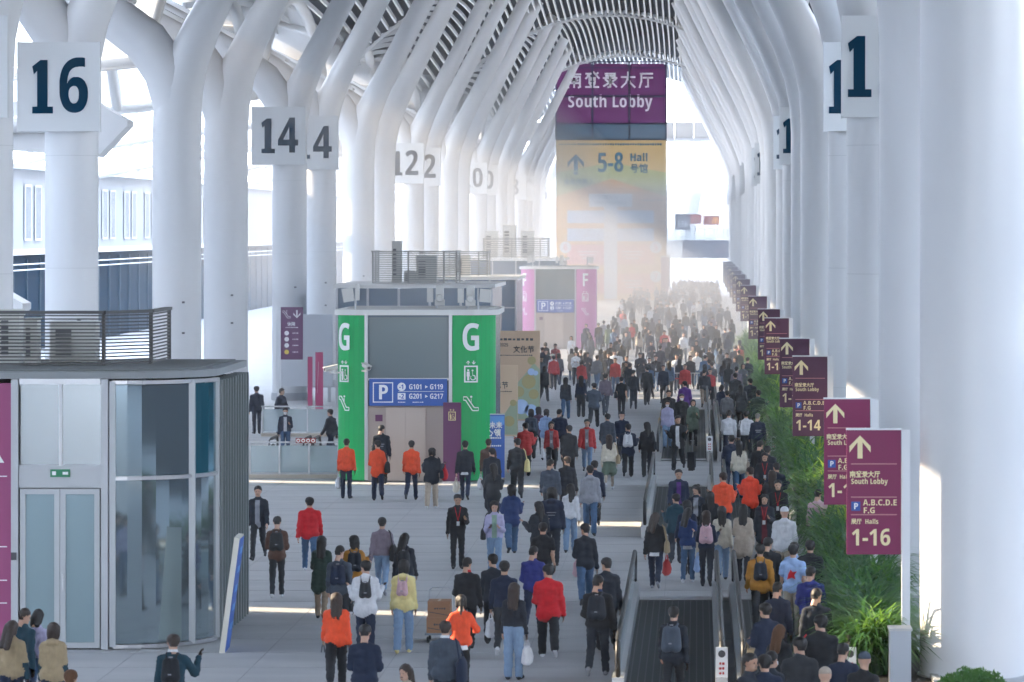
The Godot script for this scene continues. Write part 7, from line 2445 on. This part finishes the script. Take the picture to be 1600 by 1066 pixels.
	person("mj_walk_far", 0.54, -177.33, 190, "denim", "charcoal", "hair", "short", "short haired person in denim top and charcoal legs walking away near the barrier", {"size": 0.987, "group": "hazy crowd"})
	person("mj_both_far", 0.34, -180.23, 167, "denim", "ink", "hair", "short", "short haired person in denim top and ink legs walking away near the barrier", {"size": 1.022, "group": "hazy crowd"})
	person("ms_walk2_far", 0.54, -166.75, 3, "coral", "black", "hair", "short", "short haired person in coral top and black legs facing us near the barrier", {"size": 0.968, "group": "hazy crowd"})
	person("mj_both_far", 2.30, -176.69, 169, "navy", "charcoal", "brownhair", "short", "short haired person in navy top and charcoal legs walking away near the barrier", {"size": 1.03, "group": "hazy crowd"})
	person("mj_both_far", 0.66, -173.73, 194, "grey", "charcoal", "brownhair", "short", "short haired person in grey top and charcoal legs walking away near the barrier", {"size": 0.955, "group": "hazy crowd"})
	person("mj_both_far", 1.44, -186.73, -13, "black", "charcoal", "brownhair", "short", "short haired person in black top and charcoal legs facing us near the barrier", {"size": 0.965, "group": "hazy crowd"})
	person("f_coat_far", 1.11, -203.14, 180, "denim", "denim", "hair", "long", "long haired person in denim top and denim legs walking away near the barrier", {"size": 0.989, "group": "hazy crowd"})
	person("mj_stand_far", -0.03, -188.22, 7, "white", "denim", "hair", "short", "short haired person in white top and denim legs facing us near the barrier", {"size": 0.979, "group": "hazy crowd"})
	person("fj_walk_far", 1.40, -172.85, 174, "charcoal", "slate", "hair", "bob", "bobbed person in charcoal top and slate legs walking away near the barrier", {"size": 1.036, "group": "hazy crowd"})
	person("fj_walk_far", 1.79, -183.61, -12, "slate", "black", "hair", "long", "long haired person in slate top and black legs facing us near the barrier", {"size": 0.951, "group": "hazy crowd"})
	person("mj_walk_far", -0.34, -183.43, -7, "black", "ink", "hair", "short", "short haired person in black top and ink legs facing us near the barrier", {"size": 0.973, "group": "hazy crowd"})
	person("fj_walk2_far", 0.43, -184.19, 3, "ink", "denim", "hair", "long", "long haired person in ink top and denim legs facing us near the barrier", {"size": 0.991, "group": "hazy crowd"})
	person("mj_stand_far", -0.55, -170.78, -8, "coral", "ink", "hair", "short", "short haired person in coral top and ink legs facing us near the barrier", {"size": 0.982, "group": "hazy crowd"})
	person("mj_walk2_far", 2.19, -200.87, -13, "coral", "charcoal", "hair", "short", "short haired person in coral top and charcoal legs facing us near the barrier", {"size": 0.974, "group": "hazy crowd"})
	person("f_coat_far", 2.04, -171.92, 6, "grey", "navy", "hair", "long", "long haired person in grey top and navy legs facing us near the barrier", {"size": 1.003, "group": "hazy crowd"})
	person("fs_both_far", 1.23, -176.97, 182, "navy", "denim", "hair", "long", "long haired person in navy top and denim legs walking away near the barrier", {"size": 1.008, "group": "hazy crowd"})
	person("mj_stand_far", 1.68, -166.06, 171, "mauve", "charcoal", "hair", "short", "short haired person in mauve top and charcoal legs walking away near the barrier", {"size": 1.01, "group": "hazy crowd"})
	person("mj_both_far", 1.90, -194.97, 166, "navy", "navy", "hair", "short", "short haired person in navy top and navy legs walking away near the barrier", {"size": 1.017, "group": "hazy crowd"})
	person("fj_walk_far", -0.84, -178.81, 165, "navy", "navy", "hair", "long", "long haired person in navy top and navy legs walking away near the barrier", {"size": 1.013, "group": "hazy crowd"})
	person("fj_walk_far", 0.33, -170.41, 190, "navy", "black", "hair", "long", "long haired person in navy top and black legs walking away near the barrier", {"size": 1.037, "group": "hazy crowd"})
	person("ms_walk2_far", 0.60, -196.77, 166, "black", "slate", "hair", "short", "short haired person in black top and slate legs walking away near the barrier", {"size": 0.966, "group": "hazy crowd"})
	person("fj_walk2_far", -3.00, -234.15, 15, "ink", "charcoal", "brownhair", "long", "long haired person in ink top and charcoal legs facing us beside the pink booth", {"size": 0.955, "group": "hazy crowd"})
	person("ms_walk2_far", -4.12, -222.16, -5, "grey", "charcoal", "hair", "short", "short haired person in grey top and charcoal legs facing us beside the pink booth", {"size": 1.013, "group": "hazy crowd"})
	person("fs_both_far", -3.28, -239.67, 6, "ink", "slate", "brownhair", "long", "long haired person in ink top and slate legs facing us beside the pink booth", {"size": 0.981, "group": "hazy crowd"})
	person("fs_both_far", -7.05, -243.13, 4, "navy", "denim", "hair", "tail", "ponytailed person in navy top and denim legs facing us beside the pink booth", {"size": 0.988, "group": "hazy crowd"})
	person("mj_walk2_far", 1.98, -231.53, 190, "navy", "denim", "hair", "short", "short haired person in navy top and denim legs walking away beside the pink booth", {"size": 1.035, "group": "hazy crowd"})
	person("fj_walk2_far", -1.56, -207.69, 183, "charcoal", "navy", "hair", "bob", "bobbed person in charcoal top and navy legs walking away beside the pink booth", {"size": 0.966, "group": "hazy crowd"})
	person("fj_walk_far", -0.05, -207.38, -11, "black", "denim", "hair", "long", "long haired person in black top and denim legs facing us beside the pink booth", {"size": 1.011, "group": "hazy crowd"})
	person("fj_walk_far", -1.55, -227.93, 166, "pink", "black", "hair", "long", "long haired person in pink top and black legs walking away beside the pink booth", {"size": 0.995, "group": "hazy crowd"})
	person("mj_stand_far", -0.91, -235.41, -3, "grey", "black", "hair", "short", "short haired person in grey top and black legs facing us beside the pink booth", {"size": 1.02, "group": "hazy crowd"})
	person("fj_walk_far", 0.39, -239.11, -6, "navy", "charcoal", "hair", "long", "long haired person in navy top and charcoal legs facing us beside the pink booth", {"size": 1.036, "group": "hazy crowd"})
	person("ms_walk_far", -4.24, -209.02, 185, "grey", "slate", "hair", "short", "short haired person in grey top and slate legs walking away beside the pink booth", {"size": 0.991, "group": "hazy crowd"})
	person("mj_stand_far", 0.89, -244.04, -15, "charcoal", "slate", "hair", "short", "short haired person in charcoal top and slate legs facing us beside the pink booth", {"size": 1.015, "group": "hazy crowd"})
	person("fj_walk_far", -1.31, -225.03, 193, "ink", "black", "hair", "long", "long haired person in ink top and black legs walking away beside the pink booth", {"size": 1.034, "group": "hazy crowd"})
	person("fj_walk_far", -3.46, -226.94, 170, "beige", "black", "hair", "long", "long haired person in beige top and black legs walking away beside the pink booth", {"size": 0.991, "group": "hazy crowd"})
	person("fj_walk_far", -6.95, -235.55, 168, "navy", "charcoal", "hair", "long", "long haired person in navy top and charcoal legs walking away beside the pink booth", {"size": 0.958, "group": "hazy crowd"})
	person("fj_walk_far", -1.89, -215.05, 8, "charcoal", "navy", "hair", "long", "long haired person in charcoal top and navy legs facing us beside the pink booth", {"size": 0.959, "group": "hazy crowd"})
	person("mj_walk_far", -1.58, -241.97, -13, "ink", "charcoal", "brownhair", "short", "short haired person in ink top and charcoal legs facing us beside the pink booth", {"size": 1.036, "group": "hazy crowd"})
	person("fj_walk_far", -5.16, -241.39, 176, "mauve", "slate", "hair", "bob", "bobbed person in mauve top and slate legs walking away beside the pink booth", {"size": 0.977, "group": "hazy crowd"})
	person("fj_walk2_far", -5.96, -232.31, 167, "navy", "slate", "brownhair", "long", "long haired person in navy top and slate legs walking away beside the pink booth", {"size": 0.952, "group": "hazy crowd"})
	person("ms_walk2_far", -6.27, -243.30, 190, "black", "ink", "hair", "short", "short haired person in black top and ink legs walking away beside the pink booth", {"size": 1.017, "group": "hazy crowd"})
	person("mj_both_far", -4.18, -243.37, -13, "coral", "black", "brownhair", "short", "short haired person in coral top and black legs facing us beside the pink booth", {"size": 0.989, "group": "hazy crowd"})
	person("mj_both_far", 1.65, -228.40, 188, "grey", "charcoal", "hair", "short", "short haired person in grey top and charcoal legs walking away beside the pink booth", {"size": 1.02, "group": "hazy crowd"})
	person("ms_walk_far", -2.78, -224.97, 167, "navy", "black", "hair", "short", "short haired person in navy top and black legs walking away beside the pink booth", {"size": 1.008, "group": "hazy crowd"})
	person("fs_both_far", 1.22, -211.10, 194, "beige", "denim", "hair", "long", "long haired person in beige top and denim legs walking away beside the pink booth", {"size": 1.015, "group": "hazy crowd"})
	person("fj_walk_far", 0.60, -221.51, 182, "white", "charcoal", "hair", "long", "long haired person in white top and charcoal legs walking away beside the pink booth", {"size": 0.953, "group": "hazy crowd"})
	person("fj_walk_far", -4.37, -238.50, 186, "grey", "black", "brownhair", "bob", "bobbed person in grey top and black legs walking away beside the pink booth", {"size": 0.967, "group": "hazy crowd"})
	person("mj_stand_far", 0.35, -217.89, 183, "slate", "denim", "hair", "short", "short haired person in slate top and denim legs walking away beside the pink booth", {"size": 1.015, "group": "hazy crowd"})
	person("f_coat_far", -5.08, -232.54, -7, "denim", "navy", "hair", "long", "long haired person in denim top and navy legs facing us beside the pink booth", {"size": 0.986, "group": "hazy crowd"})
	person("mj_walk2_far", -1.72, -211.83, 5, "mauve", "navy", "hair", "short", "short haired person in mauve top and navy legs facing us beside the pink booth", {"size": 0.989, "group": "hazy crowd"})
	person("fj_walk2_far", -0.03, -235.15, 194, "slate", "charcoal", "hair", "tail", "ponytailed person in slate top and charcoal legs walking away beside the pink booth", {"size": 0.956, "group": "hazy crowd"})
	person("ms_walk2_far", -1.55, -239.16, 183, "black", "navy", "brownhair", "short", "short haired person in black top and navy legs walking away beside the pink booth", {"size": 0.986, "group": "hazy crowd"})
	person("mj_both_far", -2.50, -206.54, 13, "navy", "slate", "hair", "short", "short haired person in navy top and slate legs facing us beside the pink booth", {"size": 0.952, "group": "hazy crowd"})
	person("f_coat_far", -6.08, -218.18, 178, "grey", "slate", "hair", "tail", "ponytailed person in grey top and slate legs walking away beside the pink booth", {"size": 0.981, "group": "hazy crowd"})
	person("f_coat_far", -7.10, -216.06, -7, "white", "charcoal", "hair", "long", "long haired person in white top and charcoal legs facing us beside the pink booth", {"size": 0.988, "group": "hazy crowd"})
	person("fj_walk_far", 1.75, -221.99, 182, "navy", "slate", "hair", "bob", "bobbed person in navy top and slate legs walking away beside the pink booth", {"size": 0.967, "group": "hazy crowd"})
	person("mj_walk2_far", -0.80, -221.19, 5, "white", "slate", "brownhair", "short", "short haired person in white top and slate legs facing us beside the pink booth", {"size": 1.009, "group": "hazy crowd"})
	person("mj_walk_far", -0.09, -214.62, 168, "slate", "slate", "hair", "short", "short haired person in slate top and slate legs walking away beside the pink booth", {"size": 1.032, "group": "hazy crowd"})
	person("fj_walk2_far", -2.42, -239.33, 177, "charcoal", "charcoal", "brownhair", "long", "long haired person in charcoal top and charcoal legs walking away beside the pink booth", {"size": 0.992, "group": "hazy crowd"})
	person("fj_walk_far", -6.36, -225.63, 176, "navy", "black", "brownhair", "bob", "bobbed person in navy top and black legs walking away beside the pink booth", {"size": 0.97, "group": "hazy crowd"})
	person("ms_walk2_far", -4.51, -215.58, -10, "black", "denim", "hair", "short", "short haired person in black top and denim legs facing us beside the pink booth", {"size": 0.972, "group": "hazy crowd"})
	person("fj_walk_far", 1.00, -214.50, 176, "black", "navy", "hair", "long", "long haired person in black top and navy legs walking away beside the pink booth", {"size": 1.008, "group": "hazy crowd"})
	person("fj_walk_far", 2.29, -208.52, 190, "charcoal", "navy", "brownhair", "long", "long haired person in charcoal top and navy legs walking away beside the pink booth", {"size": 1.013, "group": "hazy crowd"})
	person("mj_both_far", -1.94, -223.84, 8, "coral", "slate", "hair", "short", "short haired person in coral top and slate legs facing us beside the pink booth", {"size": 1.02, "group": "hazy crowd"})
	person("f_coat_far", -5.55, -238.65, 165, "moss", "slate", "hair", "bob", "bobbed person in moss top and slate legs walking away beside the pink booth", {"size": 1.04, "group": "hazy crowd"})
	person("mj_stand_far", 1.14, -236.46, 12, "charcoal", "charcoal", "hair", "short", "short haired person in charcoal top and charcoal legs facing us beside the pink booth", {"size": 1.018, "group": "hazy crowd"})
	person("fj_walk_far", -0.29, -226.86, 188, "navy", "black", "hair", "long", "long haired person in navy top and black legs walking away beside the pink booth", {"size": 0.972, "group": "hazy crowd"})
	person("mj_both_far", -3.40, -254.75, 169, "black", "ink", "brownhair", "short", "short haired person in black top and ink legs walking away in the haze", {"size": 1.011, "group": "hazy crowd"})
	person("ms_walk2_far", 1.62, -284.64, 195, "navy", "black", "hair", "short", "short haired person in navy top and black legs walking away in the haze", {"size": 0.982, "group": "hazy crowd"})
	person("fs_both_far", 0.48, -280.40, 184, "denim", "denim", "hair", "long", "long haired person in denim top and denim legs walking away in the haze", {"size": 1.006, "group": "hazy crowd"})
	person("ms_walk2_far", -0.19, -245.97, 193, "slate", "ink", "hair", "short", "short haired person in slate top and ink legs walking away in the haze", {"size": 0.963, "group": "hazy crowd"})
	person("mj_stand_far", 0.99, -290.13, 170, "ink", "slate", "hair", "short", "short haired person in ink top and slate legs walking away in the haze", {"size": 0.97, "group": "hazy crowd"})
	person("fj_walk_far", -3.30, -299.67, 1, "ink", "charcoal", "hair", "long", "long haired person in ink top and charcoal legs facing us in the haze", {"size": 0.993, "group": "hazy crowd"})
	person("mj_stand_far", -5.44, -279.92, -4, "coral", "denim", "hair", "short", "short haired person in coral top and denim legs facing us in the haze", {"size": 1.008, "group": "hazy crowd"})
	person("fj_walk_far", 0.48, -297.32, 176, "slate", "slate", "hair", "bob", "bobbed person in slate top and slate legs walking away in the haze", {"size": 1.018, "group": "hazy crowd"})
	person("ms_walk_far", -3.10, -285.72, 169, "grey", "slate", "brownhair", "short", "short haired person in grey top and slate legs walking away in the haze", {"size": 0.98, "group": "hazy crowd"})
	person("fs_both_far", -6.07, -296.34, 10, "slate", "black", "hair", "bob", "bobbed person in slate top and black legs facing us in the haze", {"size": 0.95, "group": "hazy crowd"})
	person("fj_walk_far", -2.18, -289.32, 185, "ink", "denim", "hair", "long", "long haired person in ink top and denim legs walking away in the haze", {"size": 1.02, "group": "hazy crowd"})
	person("mj_walk2_far", -3.57, -291.84, 184, "white", "navy", "brownhair", "short", "short haired person in white top and navy legs walking away in the haze", {"size": 1.012, "group": "hazy crowd"})
	person("mj_walk2_far", -4.18, -253.90, -0, "moss", "ink", "brownhair", "short", "short haired person in moss top and ink legs facing us in the haze", {"size": 0.985, "group": "hazy crowd"})
	person("fj_walk_far", -4.95, -290.17, 179, "navy", "slate", "hair", "long", "long haired person in navy top and slate legs walking away in the haze", {"size": 1.015, "group": "hazy crowd"})
	person("mj_walk2_far", -6.06, -248.23, 171, "white", "slate", "brownhair", "short", "short haired person in white top and slate legs walking away in the haze", {"size": 1.03, "group": "hazy crowd"})
	person("f_coat_far", -3.09, -260.42, 185, "navy", "charcoal", "hair", "bob", "bobbed person in navy top and charcoal legs walking away in the haze", {"size": 0.969, "group": "hazy crowd"})
	person("ms_walk_far", -3.72, -271.94, -8, "charcoal", "ink", "brownhair", "short", "short haired person in charcoal top and ink legs facing us in the haze", {"size": 0.988, "group": "hazy crowd"})
	person("fj_walk2_far", -5.61, -261.86, 182, "black", "charcoal", "hair", "long", "long haired person in black top and charcoal legs walking away in the haze", {"size": 0.977, "group": "hazy crowd"})
	person("f_coat_far", -1.48, -264.68, 183, "black", "slate", "brownhair", "tail", "ponytailed person in black top and slate legs walking away in the haze", {"size": 1.03, "group": "hazy crowd"})
	person("fj_walk_far", -0.25, -265.97, 186, "slate", "denim", "hair", "bob", "bobbed person in slate top and denim legs walking away in the haze", {"size": 1.036, "group": "hazy crowd"})
	person("mj_walk_far", 2.27, -291.34, 169, "slate", "black", "hair", "short", "short haired person in slate top and black legs walking away in the haze", {"size": 1.022, "group": "hazy crowd"})
	person("mj_stand_far", 1.01, -262.08, 170, "mauve", "denim", "hair", "short", "short haired person in mauve top and denim legs walking away in the haze", {"size": 1.0, "group": "hazy crowd"})
	person("ms_walk2_far", -2.51, -252.07, -0, "ink", "ink", "hair", "short", "short haired person in ink top and ink legs facing us in the haze", {"size": 1.027, "group": "hazy crowd"})
	person("fs_both_far", 1.01, -273.89, 192, "black", "ink", "hair", "tail", "ponytailed person in black top and ink legs walking away in the haze", {"size": 0.992, "group": "hazy crowd"})
	person("fs_both_far", -3.20, -246.17, 173, "grey", "ink", "hair", "long", "long haired person in grey top and ink legs walking away in the haze", {"size": 1.004, "group": "hazy crowd"})
	person("mj_stand_far", -5.08, -266.46, 8, "white", "slate", "hair", "short", "short haired person in white top and slate legs facing us in the haze", {"size": 0.959, "group": "hazy crowd"})
	person("fj_walk_far", -2.26, -296.46, 181, "grey", "ink", "hair", "bob", "bobbed person in grey top and ink legs walking away in the haze", {"size": 1.0, "group": "hazy crowd"})
	person("ms_walk2_far", -1.14, -251.96, 188, "slate", "charcoal", "hair", "short", "short haired person in slate top and charcoal legs walking away in the haze", {"size": 1.024, "group": "hazy crowd"})
	person("fj_walk_far", -0.32, -276.80, -2, "grey", "denim", "hair", "long", "long haired person in grey top and denim legs facing us in the haze", {"size": 0.988, "group": "hazy crowd"})
	person("mj_walk_far", -0.83, -272.95, 186, "ink", "denim", "hair", "short", "short haired person in ink top and denim legs walking away in the haze", {"size": 1.013, "group": "hazy crowd"})
	person("f_coat_far", 0.75, -251.93, 9, "grey", "denim", "brownhair", "bob", "bobbed person in grey top and denim legs facing us in the haze", {"size": 0.988, "group": "hazy crowd"})
	person("fj_walk_far", -5.75, -275.71, 173, "white", "slate", "brownhair", "bob", "bobbed person in white top and slate legs walking away in the haze", {"size": 0.97, "group": "hazy crowd"})
	person("fj_walk2_far", 2.28, -255.51, 192, "charcoal", "charcoal", "brownhair", "bob", "bobbed person in charcoal top and charcoal legs walking away in the haze", {"size": 1.016, "group": "hazy crowd"})
	person("fj_walk2_far", -5.86, -267.34, 193, "beige", "denim", "hair", "bob", "bobbed person in beige top and denim legs walking away in the haze", {"size": 0.977, "group": "hazy crowd"})
	crowd_beyond()

func crowd_beyond() -> void:
	# past the people one can tell apart: the rest of the crowd in the haze
	var g := RandomNumberGenerator.new()
	g.seed = 404
	var tones := ["ink", "navy", "charcoal", "slate", "white", "grey", "denim"]
	for k in tones.size():
		var kind: String = ["mj_walk_far", "ms_walk_far", "fj_walk_far", "mj_stand_far", "fs_both_far", "f_coat_far", "mj_walk2_far"][k]
		var src: ArrayMesh = bodies[kind].mesh
		var m := ArrayMesh.new()
		for i in src.get_surface_count():
			m.add_surface_from_arrays(Mesh.PRIMITIVE_TRIANGLES, src.surface_get_arrays(i))
			var c: int = bodies[kind].classes[i]
			m.surface_set_material(i, cloth(["skin", tones[k], "ink", "charcoal", tones[k], tones[k], "ink"][c]))
		var hs: ArrayMesh = hair_shapes["shortfar"]
		var hst := new_st()
		hst.append_from(hs, 0, bodies[kind].head)
		m = hst.commit(m)
		m.surface_set_material(m.get_surface_count() - 1, cloth("hair"))
		var mm := MultiMesh.new()
		mm.transform_format = MultiMesh.TRANSFORM_3D
		mm.mesh = m
		mm.instance_count = 20
		for i in 20:
			var z := -g.randf_range(300, 455)
			var b := Basis(Vector3.UP, (PI if g.randf() < 0.6 else 0.0) + g.randf_range(-0.3, 0.3))
			mm.set_instance_transform(i, Transform3D(b, Vector3(g.randf_range(-3.0 if z < -390 else -6.5, 2.3), 0, z)))
		var o := MultiMeshInstance3D.new()
		o.name = "far_crowd" if k == 0 else "far_crowd_%03d" % k
		o.multimesh = mm
		add_child(o, true)
		o.set_meta("kind", "stuff")
		o.set_meta("label", "far crowd of %s clothed people fading into the mist" % tones[k])
		o.set_meta("category", "crowd")
